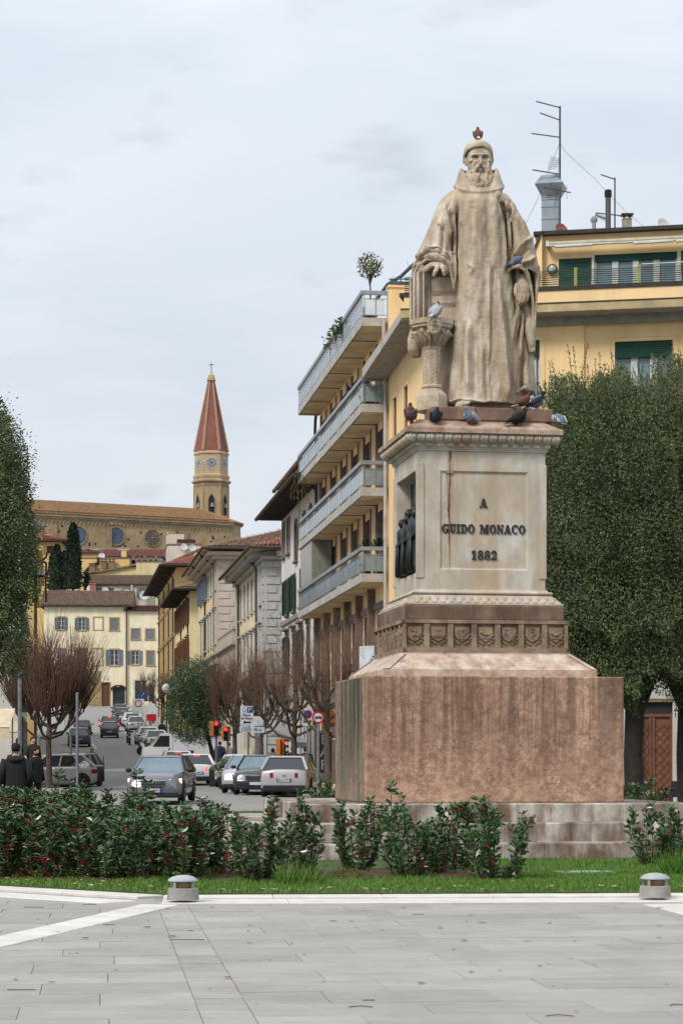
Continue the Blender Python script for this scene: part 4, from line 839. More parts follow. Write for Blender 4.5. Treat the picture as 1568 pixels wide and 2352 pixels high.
def window(par, T, x, z, w, h, shut=None, sm='grey', sur=None, sw=.14, hood=False, sill=True, fr=None, nx=2, nz=3, dep=.12, gm=None, arch=False, name='window', ajar=0, frw=.05):
    """opening w x h with its sill at z, centred on x of the wall plane T; frame, pane, surround and shutters"""
    M = T @ Matrix.Translation((x, 0, z)); fr = fr or wht; key = ('w', round(w, 2), round(h, 2), sur and sur.name, sw, hood, sill, fr.name, nx, nz, dep, arch)
    if key not in WC:
        b = MB(); b.cur = 1; y0 = dep
        for a, c in ((-w / 2, -w / 2 + .06), (w / 2 - .06, w / 2)): b.box(a, c, y0 - .03, y0 + .03, 0, h)
        b.box(-w / 2 + .061, w / 2 - .061, y0 - .03, y0 + .03, 0, .06); b.box(-w / 2 + .061, w / 2 - .061, y0 - .03, y0 + .03, h - .06, h)
        for i in range(1, nx): xx = -w / 2 + w * i / nx; b.box(xx - frw, xx + frw, y0 - .035, y0 + .02, .061, h - .061)
        for i in range(1, nz): zz = h * i / nz; b.box(-w / 2 + .061, w / 2 - .061, y0 - .025, y0 + .01, zz - .018, zz + .018)
        b.cur = 0
        if sur:
            t = sw
            if arch:
                n = 10; o = [(-w / 2 - t, 0)] + [((w / 2 + t) * -math.cos(PI * i / n), h - w / 2 + (w / 2 + t) * math.sin(PI * i / n)) for i in range(n + 1)] + [(w / 2 + t, 0)]
                q_ = [(-w / 2, 0)] + [((w / 2) * -math.cos(PI * i / n), h - w / 2 + (w / 2) * math.sin(PI * i / n)) for i in range(n + 1)] + [(w / 2, 0)]
                for i in range(len(o) - 1): b.prism([o[i], o[i + 1], q_[i + 1], q_[i]], -.07, .04)
            else:
                b.box(-w / 2 - t, -w / 2, -.05, .03, -.002, h); b.box(w / 2, w / 2 + t, -.05, .03, -.002, h); b.box(-w / 2 - t, w / 2 + t, -.052, .03, h + .001, h + t)
        if sill: b.box(-w / 2 - sw - .05, w / 2 + sw + .05, -.14, .02, -.11, -.003)
        if hood: b.box(-w / 2 - sw - .04, w / 2 + sw + .04, -.1, .0, h + sw + .002, h + sw + .18); b.box(-w / 2 - sw - .12, w / 2 + sw + .12, -.24, .0, h + sw + .182, h + sw + .27)
        WC[key] = b.mesh('window', [sur or fr, fr]); p = MB(); p.box(-w / 2 + .03, w / 2 - .03, y0 + .031, y0 + .05, .03, h - .03); WC[key + ('p',)] = p.mesh('pane', [gm or glass])
    o = place(name, WC[key], par); o.matrix_local = M
    p = place('pane', WC[key + ('p',)], o)
    if gm and WC[key + ('p',)].materials[0] != gm:
        me = WC[key + ('p',)].copy(); me.materials[0] = gm; p.data = me
    if shut:
        lw = w / 2 if shut in ('open', 'closed') else w
        k2 = ('s', round(lw, 2), round(h, 2), sm, shut == 'roller')
        if k2 not in WC:
            b = MB()
            if shut == 'roller':
                n = max(3, int(h / .12))
                for i in range(n): b.box(-lw / 2, lw / 2, -.02, .02, i * h / n + .008, (i + 1) * h / n - .008)
                b.box(-lw / 2, lw / 2, .021, .03, 0, h)
            else:
                b.box(-lw / 2, -lw / 2 + .07, -.025, .025, 0, h); b.box(lw / 2 - .07, lw / 2, -.025, .025, 0, h)
                for zz in (0, h / 2 - .05, h - .09): b.box(-lw / 2 + .071, lw / 2 - .071, -.022, .022, zz, zz + .09)
                n = max(4, int(h / .13))
                for i in range(n): zz = .06 + i * (h - .12) / n; b.add([(-lw / 2 + .07, -.02, zz), (lw / 2 - .07, -.02, zz), (lw / 2 - .07, .02, zz + .1), (-lw / 2 + .07, .02, zz + .1)], [(0, 1, 2, 3)])
                b.box(-lw / 2 + .05, lw / 2 - .05, .022, .026, .02, h - .02)
            WC[k2] = b.mesh('shutter', SH[sm])
        if shut == 'open':
            for s in (-1, 1):
                q = place('shutter', WC[k2], par); q.matrix_local = M @ Matrix.Translation((s * (w / 2 + lw / 2 + .02 + ajar * -.1), -.09 - ajar * .2, 0)) @ Matrix.Rotation(s * ajar, 4, 'Z')
        elif shut == 'closed':
            for s in (-1, 1): q = place('shutter', WC[k2], par); q.matrix_local = M @ Matrix.Translation((s * (lw / 2 + .004), .03, 0))
        else: q = place('shutter', WC[k2], par); q.matrix_local = M @ Matrix.Translation((0, dep - .06, 0))
    return o
def tiled(par, T, w, run, rise, m, pitch=.21, rows=None, name='roof_tiles', trim=None):
    """rows of half-round tiles on a sloping plane: x along the eave, going up y/z; trim(x, t) False leaves a place empty"""
    b = MB(); b.X = T; n = max(2, int(w / pitch)); sl = math.hypot(run, rise); rows = rows or max(2, int(sl / .36)); q = random.Random(int(w * 100))
    nx, nz = run / sl, rise / sl
    for i in range(n):
        x = (i + .5) * w / n
        for j in range(rows):
            t0, t1 = j / rows, (j + 1.12) / rows
            if trim and not trim(x, (t0 + t1) / 2): continue
            r0, r1 = pitch * .42, pitch * .34; jx = q.uniform(-.012, .012); hz = q.uniform(0, .012)
            b.rings([[(x + jx + r * math.cos(a), run * t - nz * (r * math.sin(a) + o_ + hz), rise * t + nx * (r * math.sin(a) + o_ + hz)) for a in (0, PI * .25, PI * .5, PI * .75, PI)] for r, t, o_ in ((r0, t0, .03), (r1, min(t1, 1.02), .0))], closed=False)
    b.X = None; return b.obj(name, m, par, smooth=False, fix=False, kind='stuff')
def tile_pieces(par, T, w, run, rise, m, pitch=.24, rlen=.42, trim=None):
    """the same, every tile an object"""
    sl = math.hypot(run, rise); rows = int(sl / rlen); n = int(w / pitch); key = ('tile', pitch, m.name)
    if key not in WC:
        b = MB(); b.rings([[(r * math.cos(a), y, r * math.sin(a) + o_) for a in (0, PI * .25, PI * .5, PI * .75, PI)] for r, y, o_ in ((pitch * .42, 0, .03), (pitch * .34, rlen * 1.15, 0))], closed=False); WC[key] = b.mesh('roof_tile', m)
    A = math.atan2(rise, run); q = random.Random(5)
    for i in range(n):
        for j in range(rows):
            x = (i + .5) * pitch; t = j / rows
            if trim and not trim(x, t + .5 / rows): continue
            o = place('roof_tile', WC[key], par); o.matrix_local = T @ Matrix.Translation((x + q.uniform(-.015, .015), run * t, rise * t + .02)) @ Matrix.Rotation(A, 4, 'X') @ Matrix.Rotation(q.uniform(-.04, .04), 4, 'Z')
RA = R(-90) + math.atan(.132); CL = math.cos(math.atan(.132))
I4 = Matrix.Identity(4)
def row_house(name, label, d0, d1, H, depth, wallm, rows, side=(), sidem=None, ov=.8, pitch=.32, roofm=None, pieces=False, extra_x=0, cornice=None, dark_eave=False, roof=True, jamb=None):
    L_ = (d1 - d0) / CL; root = thing(name, label, 'building', (UL(d1), d1, 0), RA); root['L'] = L_; zb = min(gz(d0), gz(d1)) - .6
    b = MB(); TS = Matrix.Translation((L_, 0, 0)) @ Matrix.Rotation(PI / 2, 4, 'Z')
    fh = []; sh = []
    for z0, z1, w, ds, kw in rows: fh += [((d1 - d) / CL - w / 2, (d1 - d) / CL + w / 2, z0, z1) for d in ds]
    for z0, z1, w, ys_, kw in side: sh += [(y - w / 2, y + w / 2, z0, z1) for y in ys_]
    wall_holes(b, 0, L_, zb, H, fh, I4); b.cur = 1; wall_holes(b, 0, depth, zb, H, sh, TS); b.cur = 0
    b.quad((0, 0, zb), (0, depth, zb), (0, depth, H), (0, 0, H)); b.quad((0, depth, zb), (L_, depth, zb), (L_, depth, H), (0, depth, H)); b.quad((0, 0, H), (L_, 0, H), (L_, depth, H), (0, depth, H))
    b.obj('wall', [wallm, sidem or wallm], root, fix=False)
    for z0, z1, w, ds, kw in rows:
        for i, d in enumerate(ds):
            k = dict(kw)
            if 'alt' in k: a = k.pop('alt'); k['shut'] = a[i % len(a)]
            window(root, I4, (d1 - d) / CL, z0, w, z1 - z0, **k)
    for z0, z1, w, ys_, kw in side:
        for y in ys_: window(root, TS, y, z0, w, z1 - z0, **kw)
    if roof:
        rm = roofm or tile_m; e = MB(); e.box(-ov, L_ + ov, -ov, depth, H + .06, H + .16); eo = e.obj('eaves', eave_m if dark_eave else wallm, root)
        r = MB(); hx = depth / 2 * .9; hz = pitch * (depth / 2 + ov)
        r.rings([[(-ov - .05, -ov - .05, H + .165), (L_ + ov + .05, -ov - .05, H + .165), (L_ + ov + .05, depth, H + .165), (-ov - .05, depth, H + .165)], [(hx, depth / 2, H + .2 + hz), (L_ - hx, depth / 2, H + .2 + hz), (L_ - hx, depth / 2 + .1, H + .2 + hz), (hx, depth / 2 + .1, H + .2 + hz)]], True, True); ro = r.obj('roof', rm, root)
        gt = MB(); gt.tube([(-ov, -ov - .1, H + .1), (L_ + ov, -ov - .1, H + .1)], .1, 7); gt.tube([(L_ + ov + .1, -ov, H + .1), (L_ + ov + .1, depth, H + .1)], .1, 7); gt.obj('gutter', eave_m, root)
        # tiles on the end facing down the street
        Tt = Matrix.Translation((L_ + ov + .02, -ov, H + .19)) @ Matrix.Rotation(PI / 2, 4, 'Z'); W_ = depth + ov; run = hx + ov; ris = hz
        tr = lambda x, t: x > t * (depth / 2 + ov) and x < W_ - t * depth / 2 * .99
        (tile_pieces if pieces else tiled)(root if pieces else ro, Tt, W_, run, ris, rm, trim=tr)
        if dark_eave:       # rafters under the overhang
            for i in range(int(L_ / .6)): x = .3 + i * .6; MBq = MB().box(x - .06, x + .06, -ov + .03, 0, H - .1, H + .058); MBq.obj('rafter', eave_m, root)
    if cornice:
        c = MB()
        for k, (a, z, t) in enumerate(cornice): c.box(-.02, L_ + a, -a, -.002, z, z + t - .004); c.box(L_ + .002, L_ + a - .003, -.0, depth, z + .001, z + t - .005)
        c.obj('cornice', wallm if sidem is None else sidem, root)
    return root, L_, TS
def downpipe(root, x, z0, z1, y=-.1, m=None, swan=.8):
    b = MB(); b.tube([(x, -swan + .05, z1 + .5), (x, -swan * .9, z1 + .25), (x, y - .05, z1 - .35), (x, y, z1 - .6), (x, y, z0)], .07, 7); b.obj('downpipe', m or brown_pipe, root)
def bands(root, L_, zs, m, y=-.1, x0=0, h=.22, depth=0):
    for z in zs:
        b = MB().box(x0, L_ + .08, y, -.003, z, z + h)
        if depth: b.box(L_ + .003, L_ + .1, -.0, depth, z + .001, z + h - .001)
        b.obj('string_course', m, root)
def quoins(root, T, z0, z1, m, w=.8, h=.36, gap=.12, flip=False, xo=0):
    me = None; z = z0; i = 0; key = ('q', w, h, m.name)
    for k, ww in ((0, w), (1, w * .72)):
        if key + (k,) not in WC: WC[key + (k,)] = MB().bbox(0, ww, -.05, .0, 0, h, .01).mesh('quoin', m)
    while z < z1 - h:
        ww = (w, w * .72)[i % 2]; o = place('quoin', WC[key + (i % 2,)], root); o.matrix_local = T @ Matrix.Translation((xo - (ww if flip else 0), -.003, z)); z += h + gap; i += 1
st_g = mat('grey_stone_trim', (172, 166, 156), (152, 146, 138), scale=2, rv=.04, grime=((120, 112, 104), .5, 1.5)); st_y = mat('ochre_trim', (196, 166, 118), rv=.03); st_b = mat('brown_stone_trim', (134, 122, 106), rv=.05, grime=((100, 92, 82), .5, 2))
# ---- white house
w_m = plaster('white', (236, 228, 224), (204, 196, 190), k=.8)
hw, Lw, TSw = row_house('townhouse', 'white townhouse with green shutters and arched top windows beyond the balconied apartment block', 99.6, 116, 14.35, 12, w_m,
    [(5.5, 7.9, 1.05, (103.6, 106.6, 109.8, 112.9), dict(alt=('closed', 'open', 'closed', 'open'), sm='green', sur=st_b, hood=True, ajar=.3)), (9.05, 10.8, .95, (101.4, 103.8, 106.6, 109.8, 112.9), dict(alt=('closed', 'closed', 'closed', 'open', 'open'), sm='green', sur=st_b, ajar=.35)),
     (11.5, 13.5, 1.0, (102.6, 105.3, 108.8), dict(sur=st_b, arch=True, shut='closed', sm='green')), (12.2, 13.9, 1.0, (112.4, 114.7), dict(sur=st_b, sw=.16)), (.4, 3.6, 1.6, (102, 106, 109.6, 113.4), dict(sur=st_g, sill=False, nz=1))], dark_eave=True, ov=1.15, pitch=.28)
bands(hw, Lw, (4.6, 8.6), st_g); downpipe(hw, Lw - .25, .4, 14.3)
b = MB(); b.box(4.6, Lw + .02, -.7, 11, 14.62, 15.25); b.box(4.6, Lw, -.45, 10, 14.5, 14.62); b.obj('cornice', st_g, hw)
b = MB(); b.tube([(4.4, -.85, 15.3), (Lw + .1, -.85, 15.3)], .11, 7); b.rings([[(4.5, -.8, 15.3), (Lw, -.8, 15.3), (Lw, 5, 16.9), (4.5, 5, 16.9)]], True); b.obj('roof', tile_m, hw, fix=False)
b = MB(); X = (116 - 113.6) / CL
b.box(X - 1.6, X + 1.3, -1.0, -.01, 6.05, 6.3); b.box(X - 1.6, X + 1.3, -1.02, -.9, 7.15, 7.3); b.box(X + 1.1, X + 1.3, -1.0, -.8, 6.31, 7.14); b.box(X - 1.6, X - 1.4, -1.0, -.8, 6.31, 7.14)
for i in range(8): b.lathe([(.05, 6.31), (.1, 6.5), (.11, 6.6), (.05, 6.8), (.07, 7.0), (.05, 7.14)], 6, (X - 1.2 + i * .3, -.95))
for i in range(6): b.cyl((X + 1.22, -.15 - i * .13), .015, 6.31, 7.2, 5)
b.obj('stone_balcony', st_g, hw)
# ---- cream house with grey corner bays
cr = plaster('cream', (242, 224, 190), k=.88); gr_w = plaster('grey', (206, 206, 204), (176, 176, 174)); st_w = mat('pale_trim', (210, 208, 202), rv=.03)
hc, Lc, TSc = row_house('townhouse', 'cream townhouse with grey corner bays, quoins and long bracketed eaves', 124, 144, 13.45, 12, cr,
    [(10.55, 12.6, 1.0, (141, 138.2, 135.7, 133.2, 130.7, 126.0), dict(sur=st_w, shut='closed', sm='grey', sw=.12)), (7.2, 9.1, 1.0, (141, 138.2, 135.7, 133.2, 130.7, 126.0), dict(sur=st_w, hood=True, shut='closed', sm='grey', sw=.12)), (2.2, 5.4, 1.4, (141, 137.5, 134, 130.5, 126.2), dict(sur=st_w, nz=2, sill=False))], sidem=gr_w, ov=1.0, pieces=True, roofm=tile_r, pitch=.3)
b = MB(); xb = (144 - 128.2) / CL; b.box(xb, Lc + .01, -.16, -.004, .2, 13.4); b.box(-.01, (144 - 142.3) / CL, -.12, -.004, .2, 13.4); o = b.obj('corner_bay', gr_w, hc)
for z0, z1 in ((10.55, 12.6), (7.2, 9.1), (2.2, 5.4)): window(hc, Matrix.Translation((0, -.17, 0)), (144 - 126) / CL, z0, 1.0, z1 - z0, shut='closed', sm='grey', sur=st_w, hood=z0 < 9, dep=.02)
quoins(hc, TSc, 1.0, 13.2, st_w, xo=-.02); quoins(hc, Matrix.Translation((0, -.16, 0)), 1.0, 13.2, st_w, flip=True, xo=Lc)
bands(hc, Lc, (6.55,), st_w, y=-.35, depth=2); downpipe(hc, xb - .15, 1, 13.3, swan=1.0, y=-.2); downpipe(hc, (144 - 142.1) / CL, 1, 13.3, swan=1.0)
b = MB()
for i in range(30): x = .4 + i * .66; b.box(x, x + .18, -.85, -.0, 13.15, 13.44)
for i in range(6): b.box(Lc + .01, Lc + .85, .5 + i * 1.6, .78 + i * 1.6, 13.12, 13.44)
b.box(-.1, Lc + .3, -.3, -.005, 12.95, 13.14); b.box(Lc + .004, Lc + .3, 0, 10, 12.95, 13.14); b.obj('eaves_brackets', st_w, hc)
b = MB(); b.box(Lc - 9, Lc - 1.2, 3.2, 9, 13.7, 16.9); b.box(Lc - 9.05, Lc - 1.15, 3.15, 9.05, 16.9, 17.05); b.obj('roof_room', plaster('penthouse', (244, 214, 166), k=.76), hc)
b = MB()
for i in range(9): b.tube([(Lc - 9.6, 3 + i * .2, 15), (Lc - 9.6, 3 + i * .2, 16.4)], .02, 4)
b.tube([(Lc - 9.6, 3, 16.4), (Lc - 9.6, 4.6, 16.4)], .03, 5); b.obj('roof_rail', iron, hc)
# ---- house with pinkish grey end wall
pk = plaster('pink_grey', (214, 200, 186), (188, 174, 162)); ye2 = plaster('warm_yellow', (238, 216, 168), k=.88)
hp, Lp, TSp = row_house('townhouse', 'tall house with plain pinkish grey end wall, quoins and deep pale eaves', 160, 182.5, 16.9, 13, ye2,
    [(14.2, 16.0, 1.1, (179, 176, 173.2, 170.5, 167.6, 164.4), dict(sur=st_w, alt=('open', 'open', 'open', 'closed', 'closed', 'closed'), sm='blue', ajar=.5)), (10.2, 12.5, 1.1, (179, 176, 173.2, 170.5, 167.6, 164.4), dict(sur=st_w, hood=True, shut='closed', sm='grey')), (4.2, 7.2, 1.5, (178, 174, 170, 166), dict(sur=st_w, nz=2, sill=False))], sidem=pk, ov=1.2, pieces=True, pitch=.3)
quoins(hp, TSp, 9.5, 16.4, pk, w=1.1, h=.42, gap=.14, xo=-.02); b = MB(); b.box(Lp - 3.4, Lp + .01, -.12, -.004, 2, 16.8); b.obj('corner_bay', pk, hp)
for z0, z1 in ((14.2, 16.0), (10.2, 12.5)): window(hp, Matrix.Translation((0, -.13, 0)), Lp - 1.6, z0, 1.0, z1 - z0, shut='closed', sm='blue', sur=st_w, hood=z0 < 13, dep=.02)
b = MB()
for a, z in ((.5, 16.3), (.9, 16.55)): b.box(-.2, Lp + a, -a, -.003, z, z + .24); b.box(Lp + .003, Lp + a - .002, 0, 12, z + .001, z + .239)
b.obj('cornice', pk, hp); bands(hp, Lp, (9.3, 8.6), pk, y=-.35); downpipe(hp, Lp - 3.7, 2, 16.6, swan=1.2, m=iron); downpipe(hp, Lp - 13.5, 2, 16.6, swan=1.2, m=iron)
# low wing with terrace between them
lw_, Ll, TSl = row_house('low_wing', 'low grey wing with balustraded roof terrace between two townhouses', 146.5, 160, 9.3, 8, pk, [(2.6, 6.6, 1.7, (149, 152.4, 156), dict(sur=st_w, nz=2, sill=False))], roof=False)
b = MB(); b.box(-.1, Ll + .25, -.25, 8, 9.301, 9.5); b.box(0, Ll + .12, -.12, .1, 10.35, 10.55); b.box(Ll - .1, Ll + .12, .102, 7, 10.35, 10.55)
for i in range(10): b.box(i * 1.45, i * 1.45 + .25, -.1, .1, 9.5, 10.349)
for i in range(5): b.box(Ll - .08, Ll + .1, .3 + i * 1.6, .6 + i * 1.6, 9.5, 10.349)
for i in range(44): b.lathe([(.04, 9.501), (.09, 9.8), (.04, 10.1), (.05, 10.349)], 6, (.25 + i * .3, 0))
for i in range(20): b.lathe([(.04, 9.501), (.09, 9.8), (.04, 10.1), (.05, 10.349)], 6, (Ll, .2 + i * .3))
b.obj('balustrade', pk, lw_); quoins(lw_, TSl, 2, 9, pk, w=1.0, h=.42, xo=.3)
# ---- yellow house with brown shutters
ye = plaster('yellow', (240, 222, 174), (210, 186, 134), k=.88)
hy, Ly, TSy = row_house('townhouse', 'yellow house with long brown shutters and dark overhanging eaves', 194, 215, 16.6, 12, ye,
    [(13.9, 16.0, 1.15, (212, 209, 206, 203, 199, 195.8), dict(shut='open', sm='brown', sur=st_y, ajar=.5)), (10.0, 12.4, 1.15, (212, 209, 206, 203, 199, 195.8), dict(shut='open', sm='brown', sur=st_y, hood=True, ajar=.5)), (4.6, 8, 1.5, (211, 206, 201, 197), dict(sur=st_y, sill=False))], dark_eave=True, ov=1.5, roofm=tile_b)
downpipe(hy, Ly - 1.6, 4, 16.4, swan=1.4, m=iron); downpipe(hy, 9, 4, 16.4, swan=1.4, m=iron); bands(hy, Ly, (9.3,), st_y)
# ---- long ochre house
oc = plaster('ochre', (228, 196, 138), (190, 156, 106), k=.88)
ds = [219 + 3.2 * i for i in range(11)]
ho, Lo, TSo = row_house('townhouse', 'long ochre house with many tall hooded windows and black eaves, last in its row', 215.4, 253, 20.6, 12, oc,
    [(17.9, 19.6, 1.1, ds, dict(shut='closed', sm='grey', sur=st_y)), (14.4, 16.9, 1.2, ds, dict(sur=st_y, hood=True)), (10.8, 13.6, 1.2, ds, dict(sur=st_y, hood=True)), (5.6, 9, 1.6, ds[::2], dict(sur=st_y, sill=False))], dark_eave=True, ov=1.6, roofm=tile_r)
for x in (4, 15, 25, 33): downpipe(ho, x, 5, 20.4, swan=1.5, m=iron)
bands(ho, Lo, (10.0, 14.0), st_y)
# ---------------- houses facing down the street and up the hill
def front_house(name, label, px0, px1, pyb, pye, d, depth, m, rot=0.0, wins=(), roof='hip', roofm=None, rise=2.0, ov=.5, zb=None, side_m=None, cat='building', tiles=True, back_rise=None):
    u = d / F; T0 = at(px0, pye, d); W_ = (px1 - px0) * u; H = T0.z; root = thing(name, label, cat, (T0.x, d, 0), rot); zb = gz(d) - 1.5 if zb is None else zb
    X = lambda px: (px - px0) * u; Z = lambda py: zat(py, d)
    holes = [(X(a), X(c), Z(bt), Z(tp)) for a, c, tp, bt, kw in wins if not kw.get('blank')]; b = MB(); wall_holes(b, 0, W_, zb, H, holes, I4)
    b.quad((0, 0, zb), (0, depth, zb), (0, depth, H), (0, 0, H)); b.quad((W_, 0, zb), (W_, depth, zb), (W_, depth, H), (W_, 0, H)); b.quad((0, depth, zb), (W_, depth, zb), (W_, depth, H), (0, depth, H)); b.quad((0, 0, H), (W_, 0, H), (W_, depth, H), (0, depth, H))
    b.obj('wall', m, root, fix=False)
    for a, c, tp, bt, kw in wins:
        k = dict(kw)
        if k.pop('blank', False):
            w, h = X(c) - X(a), Z(tp) - Z(bt); f = MB()
            for bx in ((-w / 2 - .2, -w / 2, 0, h), (w / 2, w / 2 + .2, 0, h), (-w / 2 - .2, w / 2 + .2, h + .001, h + .2), (-w / 2 - .25, w / 2 + .25, -.12, -.001)): f.box(bx[0], bx[1], -.05, -.003, bx[2], bx[3])
            f.obj('blind_window', k['sur'], root, loc=((X(a) + X(c)) / 2, 0, Z(bt))); continue
        window(root, I4, (X(a) + X(c)) / 2, Z(bt), X(c) - X(a), Z(tp) - Z(bt), **k)
    rm = roofm or tile_m
    if roof == 'hip' or roof == 'front':
        run = depth / 2 + ov; rs = rise; i_ = run * .8 if roof == 'hip' else 0
        r = MB(); r.rings([[(-ov, -ov, H + .15), (W_ + ov, -ov, H + .15), (W_ + ov, depth + ov, H + .15), (-ov, depth + ov, H + .15)], [(i_ - ov, depth / 2, H + .15 + rs), (W_ + ov - i_, depth / 2, H + .15 + rs), (W_ + ov - i_, depth / 2 + .05, H + .15 + rs), (i_ - ov, depth / 2 + .05, H + .15 + rs)]], True, True); ro = r.obj('roof', rm, root)
        e = MB().box(-ov + .05, W_ + ov - .05, -ov + .05, depth, H + .01, H + .147); e.obj('eaves', eave_m, root)
        if tiles:
            tr = (lambda x, t: i_ * t < x < W_ + 2 * ov - i_ * t); tiled(ro, Matrix.Translation((-ov, -ov, H + .17)), W_ + 2 * ov, run, rs, rm, trim=tr, pitch=.28 if d < 320 else .42, rows=None if d < 320 else max(3, int(run / .6)))
    elif roof == 'gable_l' or roof == 'gable_r':        # gable end towards the viewer, leaning to one side
        a, c = (0, rise) if roof == 'gable_r' else (rise, 0); r = MB(); r.prism([(-ov, H + a * 1.0 + .02), (W_ + ov, H + c + .02), (W_ + ov, H + c + .25), (-ov, H + a + .25)], -ov, depth); r.obj('roof', rm, root); g = MB(); g.prism([(0, H), (W_, H), (W_, H + c + .01), (0, H + a + .01)], 0, depth); g.obj('gable', m, root)
    elif roof == 'flat': r = MB().box(-.1, W_ + .1, -.1, depth + .1, H + .005, H + .2); r.obj('parapet_cap', st_b, root)
    return root, X, Z
def chimney(par, x, y, z0, h, w=.6, m=None):
    b = MB().box(x - w / 2, x + w / 2, y - w / 2, y + w / 2, z0, z0 + h); b.box(x - w * .6, x + w * .6, y - w * .6, y + w * .6, z0 + h, z0 + h + .12)
    for i in (-1, 1): b.box(x + i * w * .35 - .1, x + i * w * .35 + .1, y - w * .45, y + w * .45, z0 + h + .121, z0 + h + .4)
    b.box(x - w * .6, x + w * .6, y - w * .55, y + w * .55, z0 + h + .401, z0 + h + .5); b.obj('chimney', m or tile_b, par)
def dish(par, x, y, z, r=.45, az=0.3, m=None):
    b = MB(); b.X = Matrix.Translation((x, y, z)) @ Matrix.Rotation(az, 4, 'Z') @ Matrix.Rotation(R(70), 4, 'X'); b.rings([[(r * t * math.cos(2 * PI * k / 14), r * t * math.sin(2 * PI * k / 14), .25 * r * t * t) for k in range(14)] for t in (.02, .5, 1)], True); b.tube([(0, -r, .1), (0, 0, r * .8)], .015, 4); b.X = None; b.tube([(x, y + .1, z - .7), (x, y + .1, z)], .03, 5); b.obj('satellite_dish', m or wht, par, fix=False)
cr2 = plaster('pale_cream', (246, 234, 202), (222, 206, 170), k=.8)
G = dict(sm='grey', sur=st_y, sw=.18); B_ = dict(sm='blue', sur=st_y, sw=.18)
fh1, X1, Z1 = front_house('townhouse', 'cream house across the top of the street, broad brown tiled roof, grey shutters', 102, 291.5, 1625, 1394, 290, 11, cr2, rot=.03, rise=2.45, roof='front', roofm=tile_b, ov=.7,
    wins=[(134, 148, 1418, 1446, dict(shut='open', **B_)), (180.5, 196, 1419, 1447, dict(shut='open', **B_)), (217, 235, 1419, 1446, dict(blank=True, sur=st_y)), (253.5, 272, 1420, 1447, dict(shut='closed', **G)), (134, 150, 1491, 1528, dict(shut='closed', **G)), (178, 197, 1491, 1529, dict(shut='closed', **G)), (214, 234, 1491, 1528, dict(blank=True, sur=st_y)), (253, 272, 1492, 1528, dict(shut='open', **B_)),
          (233.5, 252, 1568, 1625, dict(nz=1, nx=1, sur=st_y, sill=False, gm=mat('old_door', (108, 76, 58)), fr=mat('door_frame', (96, 66, 50)))), (259, 287, 1578, 1625, dict(nx=1, nz=2, sur=wht, sill=False, fr=iron))])
chimney(fh1, X1(338 * 1), 4, 0, .01) if False else None
b = MB(); b.box(X1(188), X1(231), -.09, -.004, Z1(1630), Z1(1541)); q = random.Random(3)
for i in range(70): x = q.uniform(X1(189), X1(229)); z = q.uniform(Z1(1622), Z1(1543)); w = q.uniform(.15, .4); b.box(x - w / 2, min(x + w / 2, X1(231)), -.09 - q.uniform(.01, .05), -.09, z, z + q.uniform(.12, .28))
b.obj('bare_stone_patch', mat('rubble_stone', (186, 162, 118), (150, 128, 92), scale=3, rv=.1), fh1)
b = MB(); b.box(X1(236.5), X1(250), -.06, -.003, Z1(1561), Z1(1552)); b.obj('street_sign', wht, fh1)
b = MB(); q = random.Random(6)
for i in range(60):
    a = q.uniform(0, PI); b.ell((X1(273) + 1.0 * math.cos(a), -.25 + q.uniform(-.1, .1), Z1(1584) + .5 * math.sin(a) + q.uniform(-.1, .1)), (.12, .1, .1), 5, 4)
b.obj('garland', mat('garland', (86, 66, 40), (120, 40, 36), scale=5), fh1); downpipe(fh1, X1(290), gz(290), Z1(1396), swan=.6, m=iron)
fh2, X2, Z2 = front_house('townhouse', 'lower cream house right of the broad one at the top of the street', 292.5, 368, 1622, 1404, 290.6, 10, cr2, rise=.95, roofm=tile_r, roof='front', ov=.5,
    wins=[(303, 321, 1445, 1468, dict(shut='closed', **G)), (336, 354, 1446, 1468, dict(shut='closed', **G)), (303, 319, 1495, 1526, dict(shut='open', **G)), (338, 354, 1496, 1528, dict(shut='closed', **G)), (310, 356, 1563, 1612, dict(nx=3, nz=1, sur=st_w, sill=False))])
wh2 = plaster('pale_grey_white', (226, 218, 200)); org = plaster('orange', (240, 204, 136), (210, 168, 104), k=.76); yel3 = plaster('straw', (232, 214, 164), (198, 176, 126), k=.76)
pL = 'building'
h3, X3, Z3 = front_house('house', 'white house with roof terrace behind the broad brown roof', 203, 345, 1420, 1345, 318, 9, wh2, rise=1.75, roof='front', roofm=tile_b, ov=.4, wins=[(221, 262, 1351, 1362, dict(nx=4, nz=1, fr=iron, sill=False)), (286, 300, 1352, 1370, dict(shut='open', **G)), (321, 333, 1351, 1372, dict(shut='open', **G))])
chimney(h3, X3(216), -1, Z3(1372), 1.8, .9, tile_r); dish(h3, X3(293), -.8, Z3(1365), .7); dish(h3, X3(332), -.8, Z3(1369), .7); dish(h3, X3(210), -.8, Z3(1353), .6, -.5); dish(h3, X3(243), -.8, Z3(1357), .5)
b = MB().box(X3(303), X3(306), -1.2, -.9, Z3(1378), Z3(1345)); b.obj('flue', wh2, h3)
h4, X4, Z4 = front_house('house', 'straw yellow house with slanting roof edge halfway up the hill', 210, 313, 1380, 1320, 360, 12, yel3, roof='gable_r', rise=1.6, roofm=tile_b)
h5, X5, Z5 = front_house('house', 'plain straw coloured house with stone battlements on the hillside', 313, 372, 1385, 1291, 358, 12, yel3, roof='flat')
b = MB()
for i in range(5): b.box(X5(300 + i * 13), X5(308 + i * 13), 2, 2.6, Z5(1292), Z5(1274 + (i % 2) * 3))
b.box(X5(296), X5(372), 2, 2.5, Z5(1300), Z5(1284)); b.obj('battlements', st_b, h5)
